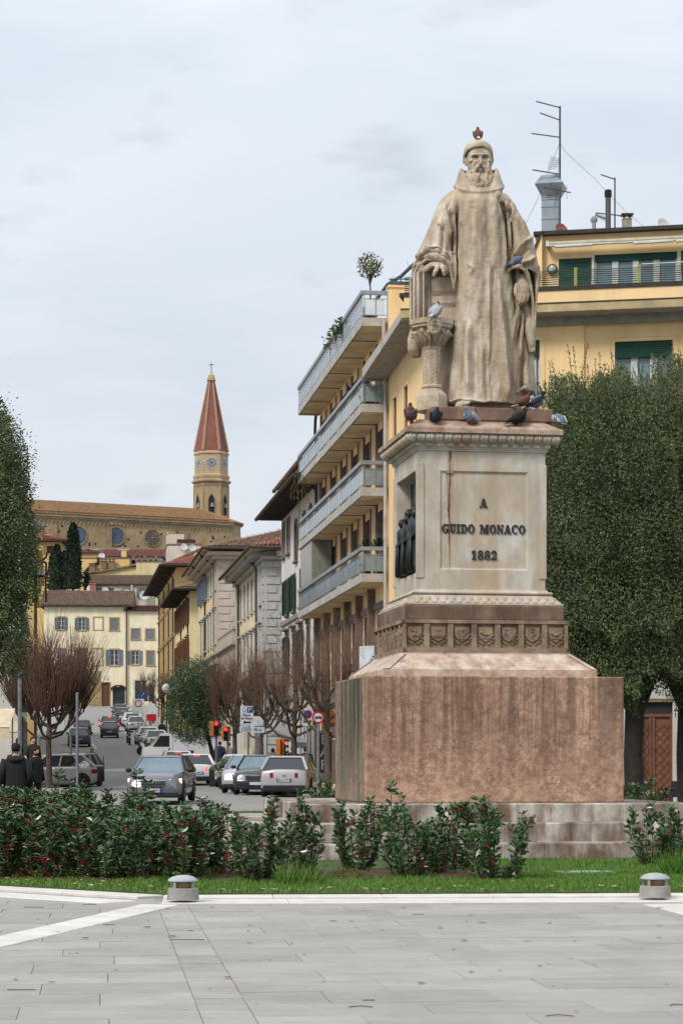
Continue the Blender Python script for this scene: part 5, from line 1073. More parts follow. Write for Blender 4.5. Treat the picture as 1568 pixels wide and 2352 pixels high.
h6, X6, Z6 = front_house('house', 'orange yellow house with flat parapet below the cathedral', 185, 297, 1370, 1283, 385, 14, org, roof='flat')
for px in (214, 240, 258): chimney(h6, X6(px), -1, Z6(1318 if px < 230 else 1308), 1.3, 1.0, tile_b)
dish(h6, X6(233), .3, Z6(1277), .6)
b = MB(); b.tube([(X6(226), -.1, Z6(1280)), (X6(226), -.1, Z6(1292)), (X6(205), -.1, Z6(1304)), (X6(192), -.1, Z6(1318))], .25, 6); b.obj('drainpipe', iron, h6)
h7, X7, Z7 = front_house('house', 'pale house with wide red tiled roof under the cathedral wall', 236, 372, 1290, 1281, 405, 13, wh2, rise=2.0, roof='front', roofm=tile_r, ov=.4)
chimney(h7, X7(287), -1.5, Z7(1281), 1.2, .9, org)
b = MB().box(X7(263), X7(292), 5, 9, Z7(1268), Z7(1252)); b.obj('skylight', mat('blue_glass', (128, 176, 206), rough=.1, spec=.6), h7)
h8, X8, Z8 = front_house('house', 'small brown roofed house beside the cypresses', 186, 240, 1290, 1272, 410, 10, org, rise=1.3, roof='hip', roofm=tile_b)
h9, X9, Z9 = front_house('villa', 'orange villa with low red hipped roof left of the cypresses', 50, 140, 1400, 1245, 345, 12, org, rise=1.7, ov=1.6, roofm=tile_r, wins=[(66, 75, 1252, 1270, dict(shut='closed', sm='brown')), (108, 128, 1254, 1272, dict(shut='closed', sm='brown')), (50, 61, 1252, 1268, dict(shut='closed', sm='brown'))])
chimney(h9, X9(92), .5, Z9(1244), 1.6, 1.0, tile_r)
h10, X10, Z10 = front_house('house', 'tall pinkish white house with dishes on its roof under the cathedral', 384, 464, 1330, 1252, 330, 9, plaster('shell', (236, 222, 204)), roof='flat', rot=.1)
b = MB(); b.box(X10(384), X10(424), 3, 8, Z10(1252), Z10(1222)); b.box(X10(384), X10(388), 2.9, 3, Z10(1222), Z10(1218)); b.obj('upper_storey', plaster('shell', (236, 222, 204)), h10)
b = MB().box(X10(406), X10(462), .4, 3, Z10(1254), Z10(1246)); b.obj('lean_to_roof', tile_r, h10); b = MB().box(X10(408), X10(450), 1.5, 3.5, Z10(1245.9), Z10(1236)); b.obj('dark_canopy', iron, h10)
dish(h10, X10(422), -.5, Z10(1257), .55); dish(h10, X10(442), -.5, Z10(1259), .55)
h11, X11, Z11 = front_house('house', 'house with red roof and white dish, low behind the ochre row', 386, 470, 1380, 1300, 262, 9, yel3, roof='gable_r', rise=2.4, roofm=tile_r, rot=.12); dish(h11, X11(452), -.6, Z11(1279), .5)
# ---- cathedral
ch_m = mat('cathedral_stone', (184, 160, 126), (152, 130, 102), scale=.35, rv=0, spots=((92, 76, 60), .9, .70), grime=((196, 176, 138), .6, .12), bump=.6, bscale=3); ch_d = mat('cathedral_trim', (168, 150, 122), (140, 124, 100), scale=.5, rv=.05)
CHA = math.atan2(23.0, 46.8)
cath = thing('cathedral', 'long brown stone cathedral with tiled roof and round windows on the hilltop', 'church', (xat(64, 510), 510, 0), CHA)
LC = 52.2; HE = zat(1178, 510); zb = 34
b = MB(); holes = []
wx = [0.6 + .0, 10.6, 21.2, 31.4]
wall_holes(b, -14, LC, zb, HE, [], I4)
ap = [(LC, 0), (LC + 3.5, 3.2), (LC + 5.2, 8), (LC + 3.5, 13), (LC, 16), (-14, 16), (-14, 0)]
for (xa, ya), (xb_, yb) in zip(ap[:-1], ap[1:]): b.quad((xa, ya, zb), (xb_, yb, zb), (xb_, yb, HE), (xa, ya, HE))
b.obj('wall', ch_m, cath, fix=False)
r = MB(); o = .7
ea = [(-14, -o), (LC + .3, -o), (LC + 4.2, 2.9), (LC + 6, 8), (LC + 4.2, 13.3), (LC + .3, 16 + o), (-14, 16 + o)]
r.rings([[(x, y, HE + .1) for x, y in ea], [(x, y, HE + .5) for x, y in ea], [(-14, 8, HE + 4.1), (LC - 5, 8, HE + 4.1), (LC - 4.6, 8, HE + 4.1), (LC - 4.4, 8, HE + 4.1), (LC - 4.6, 8.01, HE + 4.1), (LC - 5, 8.01, HE + 4.1), (-14, 8.01, HE + 4.1)]], True, True)
tile_c = mat('cathedral_tiles', (178, 138, 102), (144, 110, 82), scale=.8, rv=0, spots=((120, 96, 62), 2.2, .6), grime=((150, 126, 76), .6, .15))
ro = r.obj('roof', tile_c, cath)
tiled(ro, Matrix.Translation((-14, -o, HE + .55)), LC + 13, 8.6, 3.55, tile_c, pitch=.55, rows=14, trim=lambda x, t: x < LC + 13.4 - t * 5)
b = MB()
n = 66
for i in range(n):
    x = -13.6 + i * (LC + 13.6) / n; w = (LC + 13.6) / n
    b.tube([(x + w / 2 - w * math.cos(a), -.2, HE - 2.2 + 1.2 * math.sin(a)) for a in [PI * k / 6 for k in range(7)]], .1, 4)
b.box(-14, LC + .2, -.55, -.002, HE - .5, HE + .05); b.box(-14, LC, -.3, -.003, HE - .9, HE - .502); b.obj('arched_corbels', ch_d, cath)
q = random.Random(2); b = MB()
for px in (118, 235, 402, 505):
    x = (px - 64) / 449 * LC * (1.02 - .00004 * (px - 64)); MB().box(x - .6, x + .6, -.55, -.004, zb, HE - 2.4).obj('buttress', ch_d, cath)
for i in range(46):
    x, z = q.uniform(-5, LC), HE - q.uniform(2.6, 7); w = .22
    MB().box(x - w, x + w, -.03, .1, z - .25, z + .25).obj('putlog_hole', iron, cath)
blue_w = mat('oculus_glass', (96, 112, 128), (72, 86, 100), rough=.25, scale=1)
for px, py, rr, rose in ((80, 1223, 2.1, 0), (179, 1230, 2.1, 0), (266.5, 1232, 2.05, 0), (350.5, 1236, 1.9, 1)):
    d = 510 + (px - 64) / 449 * 23; p = at(px, py, d); lx = (p.x - cath.location.x) / math.cos(CHA); x, z = lx, p.z
    b = MB(); b.X = Matrix.Translation((x, -.05, z)) @ Matrix.Rotation(R(90), 4, 'X'); b.rings([[(r_ * math.cos(2 * PI * k / 24), r_ * math.sin(2 * PI * k / 24), h) for k in range(24)] for r_, h in ((rr + .35, 0), (rr + .3, .2), (rr, .2), (rr, -.1))]); b.X = None
    if rose:
        for k in range(8): a = k * PI / 4; b.tube([(x, -.2, z), (x + rr * math.cos(a), -.2, z + rr * math.sin(a))], .08, 4); b.tube([(x + 1.4 * math.cos(a) + .45 * math.cos(t), -.2, z + 1.4 * math.sin(a) + .45 * math.sin(t)) for t in [2 * PI * m_ / 8 for m_ in range(9)]], .06, 4)
    ow = b.obj('round_window', ch_d, cath); b = MB(); b.X = Matrix.Translation((x, -.06, z)) @ Matrix.Rotation(R(90), 4, 'X'); b.cyl((0, 0), rr, -.02, .03, 24); b.X = None; b.obj('pane', blue_w if not rose else glass, ow)
    if px == 266.5: b = MB(); b.prism([(x - 2, z + 2.7), (x + 2, z + 2.7), (x, z + 4.6)], -.25, -.004); b.obj('pointed_niche', ch_d, cath)
b = MB(); b.cur = 1; b.box(-14, LC - 4, -9, -.6, zb, zat(1262, 510)); b.cur = 0; b.rings([[(-14, -9.4, zat(1262, 505)), (LC - 4, -9.4, zat(1262, 505)), (LC - 4, -.56, zat(1249, 510)), (-14, -.56, zat(1249, 510))]], True); b.obj('side_aisle', [tile_b, ch_m], cath, fix=False)
# ---- bell tower
td = 548.0; tu = td / F; tw = thing('bell_tower', 'six sided cathedral bell tower with red brick spire and rose windows', 'tower', (xat(485.5, td), td, 0), R(4))
def TZ(py): return zat(py, td)
def hexr(r, z): return [(r * math.cos(PI / 3 * k), r * math.sin(PI / 3 * k), z) for k in range(6)]
rr = 40.3 * tu
b = MB(); b.rings([hexr(rr, 40), hexr(rr, TZ(1116)), hexr(rr * 1.0, TZ(1113)), hexr(rr * 1.14, TZ(1109)), hexr(rr * 1.14, TZ(1107)), hexr(rr * 1.04, TZ(1104)), hexr(rr * 1.0, TZ(1102))], True, True); b.obj('lower_shaft', ch_m, tw)
pal_s = mat('tower_pale_stone', (206, 184, 148), (186, 162, 126), scale=.5, rv=0, grime=((150, 126, 94), .4, .4))
b = MB(); b.rings([hexr(rr, TZ(1101.9)), hexr(rr * 1.05, TZ(1097)), hexr(rr * 1.05, TZ(1094)), hexr(rr * .955, TZ(1091)), hexr(rr * .955, TZ(1048)), hexr(rr * 1.02, TZ(1045)), hexr(rr * 1.02, TZ(1043)), hexr(rr * .94, TZ(1039))], True, True); b.obj('drum', pal_s, tw)
b = MB(); b.rings([hexr(rr * .93, TZ(1038.9)), hexr(rr * .16, TZ(875))], True, True); b.obj('spire', mat('spire_brick', (148, 94, 82), (126, 76, 66), scale=2, stretch=(1, 1, 3), rv=0, grime=((160, 118, 100), .5, .3)), tw)
for k in range(6):
    a = PI / 3 * k; b = MB(); b.tube([(rr * q_ * math.cos(a), rr * q_ * math.sin(a), z) for q_, z in ((.935, TZ(1038)), (.165, TZ(876)))], [.42, .22], 5); b.obj('spire_rib', mat('rib_stone', (188, 152, 124), rv=0), tw)
b = MB(); b.lathe([(.95, TZ(876)), (1.25, TZ(873.5)), (.9, TZ(871)), (1.0, TZ(868)), (.7, TZ(866)), (.8, TZ(863)), (.45, TZ(860)), (.3, TZ(856))], 10); b.obj('finial', pal_s, tw)
b = MB(); b.tube([(0, 0, TZ(857)), (0, 0, TZ(834))], .1, 5); b.tube([(-.6, 0, TZ(838)), (.6, 0, TZ(838))], .09, 5); b.obj('cross', iron, tw)
for k in range(6):
    Tk = Matrix.Rotation(PI / 3 * k + PI / 6 + PI / 2, 4, 'Z') @ Matrix.Translation((0, -rr * .955 * math.cos(PI / 6) - .02, TZ(1067)))
    b = MB(); b.X = Tk; R_ = 1.15
    for j in range(18): a = 2 * PI * j / 18; b.X = Tk @ Matrix.Rotation(a, 4, 'Y'); b.box(-.12, .12, -.12, 0, R_ * 1.12, R_ * 1.45)
    b.X = Tk
    for j in range(8): a = PI / 4 * j; b.tube([(.2 * math.cos(a), -.1, .2 * math.sin(a)), (R_ * math.cos(a), -.1, R_ * math.sin(a))], .06, 4); b.tube([(.75 * math.cos(a) + .28 * math.cos(t), -.1, .75 * math.sin(a) + .28 * math.sin(t)) for t in [2 * PI * m_ / 7 for m_ in range(8)]], .05, 4)
    b.rings([[(q_ * math.cos(2 * PI * j / 20), yy, q_ * math.sin(2 * PI * j / 20)) for j in range(20)] for q_, yy in ((R_ * 1.1, 0), (R_ * 1.08, -.12), (R_, -.12), (R_, 0))]); b.X = None; ow = b.obj('rose_window', wht, tw)
    b = MB(); b.X = Tk @ Matrix.Rotation(R(90), 4, 'X'); b.cyl((0, 0), R_ * 1.02, -.02, .03, 20); b.X = None; b.obj('pane', mat('dark_opening', (44, 42, 42), rv=0), ow)
    Tk = Matrix.Rotation(PI / 3 * k + PI / 6 + PI / 2, 4, 'Z') @ Matrix.Translation((0, -rr * math.cos(PI / 6) - .01, 0))
    def lancet(w, z0, z1): return [(-w, z0), (w, z0), (w, z1 - w * 1.8), (w * .6, z1 - w * .8), (0, z1), (-w * .6, z1 - w * .8), (-w, z1 - w * 1.8)]
    b = MB(); b.X = Tk; b.prism(lancet(.72, TZ(1185), TZ(1139)), -.03, .4); b.X = None; op = b.obj('belfry_opening', mat('dark_opening', (44, 42, 42), rv=0), tw)
    b = MB(); b.X = Tk; o_ = lancet(.95, TZ(1185), TZ(1136.5)); i_ = lancet(.72, TZ(1185), TZ(1139))
    for j in range(1, 6): b.prism([o_[j], o_[j + 1], i_[j + 1], i_[j]], -.16, 0)
    b.prism([o_[1], o_[2], i_[2], i_[1]], -.161, 0); b.prism([o_[6], o_[0], i_[0], i_[6]], -.16, 0); b.X = None; b.obj('arch_trim', ch_d, tw)
    b = MB(); b.X = Tk; b.lathe([(.5, TZ(1168)), (.42, TZ(1164)), (.25, TZ(1160)), (.1, TZ(1158))], 8, (.2, -.1)); b.X = None; b.obj('bell', mat('bell', (160, 165, 160), metal=.3), tw)
    b = MB(); b.X = Tk
    for j in range(9): x = (j - 4) * .42; b.tube([(x - .2, -.08, TZ(1119)), (x, -.08, TZ(1116.5)), (x + .2, -.08, TZ(1119))], .06, 4)
    b.box(-.12 - 2.05, .1 - 2.05, -.12, .05, 40, TZ(1117)); b.X = None; b.obj('corbel_table', ch_d, tw)
# ---- yellow apartment block with long balconies
yb = plaster('apartment', (246, 212, 158), (214, 180, 130), k=.9); soff = mat('balcony_soffit', (236, 212, 168), (210, 184, 142), scale=.9, rv=0, grime=((150, 124, 96), .5, .7), k=.92); conc = mat('balcony_edge', (206, 200, 192), rv=0, scale=2, grime=((150, 140, 130), .5, 1.5))
marb = mat('brown_marble', (140, 120, 110), (112, 96, 90), scale=2.5, rv=.05); rail_m = mat('rail_metal', (164, 172, 178), (148, 156, 162), rough=.45, metal=.35, rv=.03, scale=3)
D0, D1 = 70.8, 99.2; LB = (D1 - D0) / CL; fx = lambda d: (D1 - d) / CL
ap_ = thing('apartment_block', 'yellow apartment block with stacked long glass balconies and roof terraces behind the statue', 'building', (UL(D1), D1, 0), RA)
fl = [(8.3, 10.9), (11.42, 13.9), (14.45, 16.9)]; wd = [80.7, 84.0, 87.4, 90.7, 94.1, 97.6]; holes = []
for z0, z1 in fl: holes += [(fx(d) - .8, fx(d) + .8, z0 + .02, z1 - .1) for d in wd]
holes += [(fx(d) - 1.1, fx(d) + 1.1, 4.7, 7.1) for d in wd] + [(fx(d) - 1.2, fx(d) + 1.2, .5, 3.6) for d in wd]
holes += [(fx(77.2) - .4, fx(77.2) + .4, 12.3, 14.4), (fx(74.8) - .4, fx(74.8) + .4, 12.3, 14.4)]
b = MB(); wall_holes(b, 0, fx(79), -.5, 17.55, [h for h in holes if h[1] < fx(79)], I4, depth=.4, rm=1); b.cur = 0; wall_holes(b, fx(79), LB, -.5, 15.6, [h for h in holes if h[0] > fx(79)], I4, depth=.4, rm=1); b.cur = 0
b.quad((0, 0, -.5), (0, 14, -.5), (0, 14, 17.55), (0, 0, 17.55)); b.quad((0, 0, 17.54), (fx(79), 0, 17.54), (fx(79), 14, 17.54), (0, 14, 17.54)); b.quad((fx(79), 0, 15.59), (LB, 0, 15.59), (LB, 14, 15.59), (fx(79), 14, 15.59)); b.obj('wall', [yb, marb], ap_, fix=False)
q = random.Random(12)
for i, (z0, z1) in enumerate(fl):
    for j, d in enumerate(wd):
        window(ap_, I4, fx(d), z0 + .03, 1.6, z1 - z0 - .14, shut='roller' if (i * 5 + j * 3) % 4 == 0 or j == 0 and i > 0 else None, sm='grey', sill=False, nz=1, dep=.33)
        MB().box(fx(d) - 1.12, fx(d) - .81, -.07, -.003, z0 + .02, z1 + .2).obj('marble_surround', marb, ap_); b = MB(); b.box(fx(d) + .81, fx(d) + 1.12, -.07, -.003, z0 + .02, z1 + .2); b.obj('marble_surround', marb, ap_)
        b = MB(); b.box(fx(d) + 1.3, fx(d) + 1.42, -.06, -.003, z0 + .02, z1 + .4); b.obj('pilaster', yb, ap_)
for d in wd:
    window(ap_, I4, fx(d), 4.7, 2.2, 2.4, sill=False, nx=3, nz=1, dep=.3, fr=wht); window(ap_, I4, fx(d), .5, 2.4, 3.1, sill=False, nx=2, nz=1, dep=.35, fr=iron)
    b = MB().box(fx(d) - 1.75, fx(d) - 1.45, -.28, -.003, 4.2, 8.0); b.obj('pier', marb, ap_)
b = MB(); b.box(0, fx(79), -.06, -.003, 3.75, 4.6); b.obj('fascia', marb, ap_); b = MB(); b.box(0, fx(79.2), -.09, -.002, 7.15, 7.4); b.obj('lintel', marb, ap_)
for d in (77.2, 74.8): window(ap_, I4, fx(d), 12.3, .8, 2.1, sur=yb, sill=False, nx=1, nz=1, dep=.3, gm=glass)
XE = fx(79); PJ = .97
glass_p = mat('railing_glass', (232, 238, 242), (206, 218, 226), rough=.04, spec=1.0, rv=.06, scale=1); glass_d = mat('railing_glass_dark', (150, 162, 166), (120, 132, 136), rough=.1, spec=.6, rv=.12, scale=1.5)  # railing_glass: reflected sky is put into its near-white base colour
bm_bar = MB().box(-.004, .004, -.012, .012, 0, .86).mesh('baluster', rail_m); gp = {}
for k, z in enumerate((8.3, 11.42, 14.45, 17.58)):
    bal = MB(); x0 = -.35
    bal.box(x0, XE, -PJ, -.004, z - .3, z); bo = bal.obj('balcony', conc, ap_)
    b = MB().box(x0 + .08, XE - .08, -PJ + .08, -.006, z - .315, z - .301); b.obj('soffit', soff, bo)
    if k != 0:
        for j in range(6):
            d = 79 + 3.45 * (j + .8); b = MB().box(fx(d) - .05, fx(d) + .05, -PJ + .05, -.01, z - .335, z - .316); b.obj('soffit_joint', marb, bo)
    rl = MB(); rl.box(x0, XE, -PJ - .03, -PJ + .09, z + .84, z + .98); rl.box(XE - .12, XE, -PJ + .091, -.01, z + .84, z + .98); rl.tube([(x0, -PJ + .03, z + .7), (XE - .05, -PJ + .03, z + .7), (XE - .05, -.05, z + .7)], .014, 5); rl.tube([(x0, -PJ + .03, z + .1), (XE - .05, -PJ + .03, z + .1), (XE - .05, -.05, z + .1)], .014, 5)
    rl.obj('handrail', rail_m, bo)
    nb = 40
    for i in range(nb + 1): o = place('baluster', bm_bar, bo, (x0 + (XE - .05 - x0) * i / nb, -PJ + .03, z))
    for i in range(3): o = place('baluster', bm_bar, bo, (XE - .05, -PJ + .1 + i * .42, z))
    n = 11; w = (XE - x0) / n
    for i in range(n):
        MB().box(x0 + w * i + .04, x0 + w * (i + 1) - .04, -PJ + .052, -PJ + .062, z + .12, z + .68).obj('glass_panel', glass_p if k > 0 else glass_d, bo)
    MB().box(XE - .08, XE - .07, -PJ + .12, -.12, z + .12, z + .68).obj('glass_panel', glass_p if k == 3 else glass_d, bo)
b = MB(); b.box(.1, .2, -.9, -.02, 8.31, 11.1); b.box(4.5, 4.56, -.92, -.05, 8.31, 11.1); b.box(.201, 4.5, -.9, -.86, 8.31, 11.1); b.obj('glazed_screen', mat('screen_glass', (150, 148, 138), rough=.2, spec=.3, rv=0), ap_)
downpipe(ap_, -.28, .3, 16.8, y=-.15, swan=.2); downpipe(ap_, fx(78.9), .3, 17, y=-.12, swan=.2, m=conc)
# upper storey along the street side and terrace slab turning the corner
xs0 = fx(79); b = MB(); b.box(xs0 + .003, xs0 + .35, -.02, 5, 15.6, 18.62); b.box(xs0 - .1, xs0 + .4, -.06, 5, 18.621, 18.70); b.obj('terrace_parapet', yb, ap_)
b = MB(); b.prism([(fx(78.95), 15.37), (LB + .8, 15.73), (LB + .8, 16.0), (fx(78.95), 15.72)], -.95, -.004); b.obj('canopy_slab', conc, ap_)
b = MB(); b.prism([(fx(78.9), 15.355), (LB + .7, 15.715), (LB + .7, 15.729), (fx(78.9), 15.369)], -.9, -.05); b.obj('soffit', mat('grey_soffit', (176, 168, 156), rv=0), ap_)
# pergola, screens and dry vine on the terrace
IV = Matrix.Translation((UL(D1), D1, 0)) @ Matrix.Rotation(RA, 4, 'Z'); IV = IV.inverted(); sl_m = mat('slate_metal', (96, 108, 116), rv=0)
b = MB(); b.tube([IV @ at(849, 708, 84), IV @ at(891, 652, 81), IV @ at(921, 634, 80.2), IV @ at(950, 606, 79.6)], .07, 5)
for px in (897, 920, 940): b.tube([IV @ at(px, 667, 79.6), IV @ at(px, 640, 79.6)], .025, 5)
b.tube([IV @ at(893, 641, 79.6), IV @ at(960, 641, 79.6)], .025, 5); b.obj('pergola', sl_m, ap_)
for i in range(3): b = MB(); x = xs0 - .6 - .5 * (i % 2); b.box(x, x + .03, .15 + i * .8, .9 + i * .8, 18.1, 19.05); b.obj('terrace_screen', sl_m, ap_)
b = MB().box(xs0 - 7, xs0 - 1.6, 1.5, 6, 17.56, 19.4); b.obj('attic_storey', mat('slate_wall', (92, 100, 106), rv=0, scale=2), ap_)
# frontal wing on the square
TE = ap_.matrix_basis.copy(); bpy.context.view_layer.update(); inv = ap_.matrix_basis.inverted()
TA = math.atan2(-.9, 4.5); K = Vector((2.75, 70.5, 0)); TE = inv @ Matrix.Translation(K) @ Matrix.Rotation(TA, 4, 'Z')
def ex(px, y=0.0):     # distance along the wing's front for a picture column
    c, s = math.cos(TA), math.sin(TA); t = (px - CX) / F; X0, Y0 = K.x - s * y, K.y + c * y
    return (t * Y0 - X0) / (c - t * s)
def ez(py, px, y=0.0): x = ex(px, y); return zat(py, K.y + math.sin(TA) * x + math.cos(TA) * y)
WF = 15.5; dg = mat('shutter_dgreen', (20, 78, 62))
b = MB(); pxr = ex(1340); H1 = (ex(1410), ex(1543), 11.9, ez(781, 1470)); H0 = (ex(1205), ex(1238.5), 11.9, ez(781, 1225)); DR = (ex(1468), ex(1543), -.2, ez(1612, 1500)); dh = (pxr + .01, WF, -.6, ez(738, 1450))
wall_holes(b, 0, pxr, -.6, 15.72, [H0], TE); b.X = None; LOW = [(x, x + 1.9, z, z + 2.3) for z in (4.4, 8.2) for x in (H1[0], H1[1] + 1.4, H1[1] + 4.6)] + [(H1[1] + 1.4, H1[1] + 3.3, 11.9, H1[3])]; wall_holes(b, pxr, WF, -.6, 15.72, [H1, DR] + LOW, TE, y=.12); b.X = TE; b.quad((pxr, 0, -.6), (pxr, .12, -.6), (pxr, .12, 15.72), (pxr, 0, 15.72)); b.box(pxr, WF, -.0, .119, ez(738, 1450), 15.72); b.box(WF, WF + .1, .2, 14, -.6, 15.7); b.X = None
b.obj('front_wall', yb, ap_, fix=False)
for h in LOW: window(ap_, TE @ Matrix.Translation((0, .12, 0)), (h[0] + h[1]) / 2, h[2], h[1] - h[0], h[3] - h[2], shut='roller' if h[0] > H1[1] + 4 else None, sm='dgreen', nx=3, nz=1, dep=.2)
for h in (H0, H1):
    xm = (h[0] + h[1]) / 2; w = h[1] - h[0]; T2 = TE @ Matrix.Translation((0, .12 if h is H1 else 0, 0)); window(ap_, T2, xm, h[2], w, h[3] - h[2], sill=False, nx=3 if h is H1 else 2, nz=1, dep=.2, frw=.11, gm=mat('bluish_glass', (122, 142, 154), (96, 116, 130), rough=.08, spec=.6, rv=.05, scale=.6))
    n = 8; hh = ez(781, 1470) - ez(818, 1470)
    for i in range(n):
        o = MB(); o.X = T2; o.box(h[0] + .03, h[1] - .03, .06, .1, h[3] - hh + i * hh / n + .006, h[3] - hh + (i + 1) * hh / n - .006); o.X = None; o.obj('roller_slat', dg, ap_)
    o = MB(); o.X = T2; a = .12
    for bx in ((h[0] - a - .04, h[0] - a, -.03, -.002, h[2], h[3] + a), (h[1] + a, h[1] + a + .04, -.03, -.002, h[2], h[3] + a), (h[0] - a - .04, h[1] + a + .04, -.031, -.002, h[3] + a + .001, h[3] + a + .04)): o.box(*bx)
    o.X = None; o.obj('plaster_moulding', yb, ap_)
zf = ez(712.5, 1400, -.8); zt = ez(653.5, 1400, -.8); zs = 15.73
b = MB(); b.X = TE; b.box(-.6, WF, -.82, -.1, zs + .25, zt - .12); b.X = None; b.obj('terrace_band', yb, ap_); b = MB(); b.X = TE; b.box(-.7, WF, -.92, .1, zs - .02, zs + .23); b.X = None; b.obj('terrace_slab', mat('plaster_band', (226, 204, 156), (180, 160, 120), scale=1, rv=0, grime=((140, 124, 96), .8, .9)), ap_)
b = MB(); b.X = TE; b.box(-.75, WF, -.86, -.05, zt - .119, zt); b.box(-.7, WF, -.94, -.9, zs + .231, zs + .27); b.X = None; b.obj('parapet_cap', mat('dark_cap', (72, 66, 64), rv=0), ap_)
b = MB(); b.X = TE; b.box(0, WF, -.9, -.02, zs - .04, zs - .021); b.box(.0, WF, -.16, -.01, zs - .3, zs - .041); b.X = None; b.obj('soffit', mat('grey_soffit', (176, 168, 156), rv=0), ap_)
for i in range(8):
    z = zt + .04 + i * (ez(616, 1400, -.8) - zt - .04) / 7; b = MB(); b.X = TE; b.tube([(-.6, -.7, z), (WF, -.7, z)], .016, 4); b.X = None; b.obj('railing_bar', mat('green_rail', (74, 92, 70), rv=0), ap_)
for px in (1321, 1467): b = MB(); b.X = TE; x = ex(px, -.7); b.box(x - .05, x + .05, -.74, -.66, zt, zt + .6); b.X = None; b.obj('railing_post', mat('lichen_post', (170, 168, 84), rv=0), ap_)
b = MB(); b.X = TE; x = ex(1472, -.7); b.tube([(x, -.68, zt + .62), (WF, -.68, zt + .7)], .02, 4); b.X = None; b.obj('white_cord', wht, ap_)
YA = 1.3; A = lambda px: ex(px, YA); Az = lambda py, px=1400: ez(py, px, YA); ztop = Az(536)
TAt = TE @ Matrix.Translation((0, YA, 0)); HA = [(A(1282), A(1358), zt - .6, Az(589.5)), (A(1364), A(1554), zt - .6, Az(584)), (A(1562), A(1640), zt - .6, Az(583))]
b = MB(); wall_holes(b, A(1228), WF, zt - 1, ztop, HA, TAt, depth=.15); b.X = TAt; b.quad((A(1228), 0, zt - 1), (A(1228), 8, zt - 1), (A(1228), 8, ztop), (A(1228), 0, ztop)); b.quad((A(1228), 0, ztop), (WF, 0, ztop), (WF, 8, ztop + .3), (A(1228), 8, ztop + .3)); b.X = None; b.obj('attic_wall', yb, ap_, fix=False)
b = MB(); b.X = TAt; x0, x1 = A(1192), A(1246); b.prism([(x0, zt - 1), (x1, zt - 1), (x1, ztop), (x0 + .35, ztop - .8), (x0, ztop - 1.9)], -.3, 6); b.X = None; b.obj('splayed_wall', yb, ap_)
for k, h in enumerate(HA):
    xm = (h[0] + h[1]) / 2; w = h[1] - h[0]
    if k == 1:
        window(ap_, TAt, xm, h[2], w, h[3] - h[2], sill=False, nx=4, nz=1, dep=.1, frw=.1, gm=mat('bluish_glass', (122, 142, 154)))
    n = 22 if k != 1 else 4; hh = h[3] - h[2] if k != 1 else Az(584) - Az(600)
    for i in range(n): o = MB(); o.X = TAt; o.box(h[0] + .02, h[1] - .02, .02, .06, h[3] - hh + i * hh / n + .005, h[3] - hh + (i + 1) * hh / n - .005); o.X = None; o.obj('roller_slat', dg, ap_)
    o = MB(); o.X = TAt; o.box(h[1] + .0, h[1] + .08, -.03, .1, h[2], h[3]); o.X = None; o.obj('shutter_jamb', wht, ap_)
b = MB(); b.X = TAt; b.box(A(1226), WF, -.25, .1, ztop + .001, ztop + .12); b.prism([(A(1190) - .1, ztop - 1.75), (A(1190), ztop - 1.9), (A(1246), ztop + .0), (A(1246), ztop + .13)], -.35, 6); b.X = None; b.obj('roof_edge', mat('dark_cap', (72, 66, 64), rv=0), ap_)
b = MB(); b.X = TAt; xq = A(1180); b.box(xq, A(1330), 4, 4.3, zt, ztop + .55); b.box(xq - .1, A(1500), 3.9, 4.4, ztop + .551, ztop + .64); b.X = None; b.obj('rear_attic', yb, ap_)
# awning rolled up under the roof edge, tube lights, bulkhead lamp
b = MB(); b.X = TAt; z = Az(560); b.tube([(A(1262), -.3, z), (WF, -.3, z + .02)], .09, 8); b.X = None; aw = b.obj('awning', mat('canvas', (206, 196, 172), rv=0, scale=3), ap_)
b = MB(); b.X = TAt; b.box(A(1258), WF, -.42, -.3, Az(566), Az(563)); b.box(A(1256), A(1262), -.4, -.02, Az(566), Az(553)); b.X = None; b.obj('awning_bar', wht, aw)
for a, c in ((1276, 1363), (1457, 1546), (1553, 1600)): b = MB(); b.X = TAt; b.tube([(A(a), -.45, Az(568.5)), (A(c), -.45, Az(567))], .05, 6); b.X = None; b.obj('tube_light', wht, ap_)
b = MB(); b.X = TAt; b.ell((A(1268), -.08, Az(613.5)), (.14, .1, .14), 10, 8); b.X = None; wl_ = b.obj('wall_lamp', mat('frosted', (196, 200, 198), rough=.3), ap_, smooth=True); b = MB(); b.X = TAt @ Matrix.Translation((A(1268), -.05, Az(613.5))) @ Matrix.Rotation(R(90), 4, 'X'); b.rings([[(r_ * math.cos(k * PI / 8), r_ * math.sin(k * PI / 8), h) for k in range(16)] for r_, h in ((.17, 0), (.17, .06), (.14, .07), (.14, 0))]); b.X = None; b.obj('lamp_guard', iron, wl_)
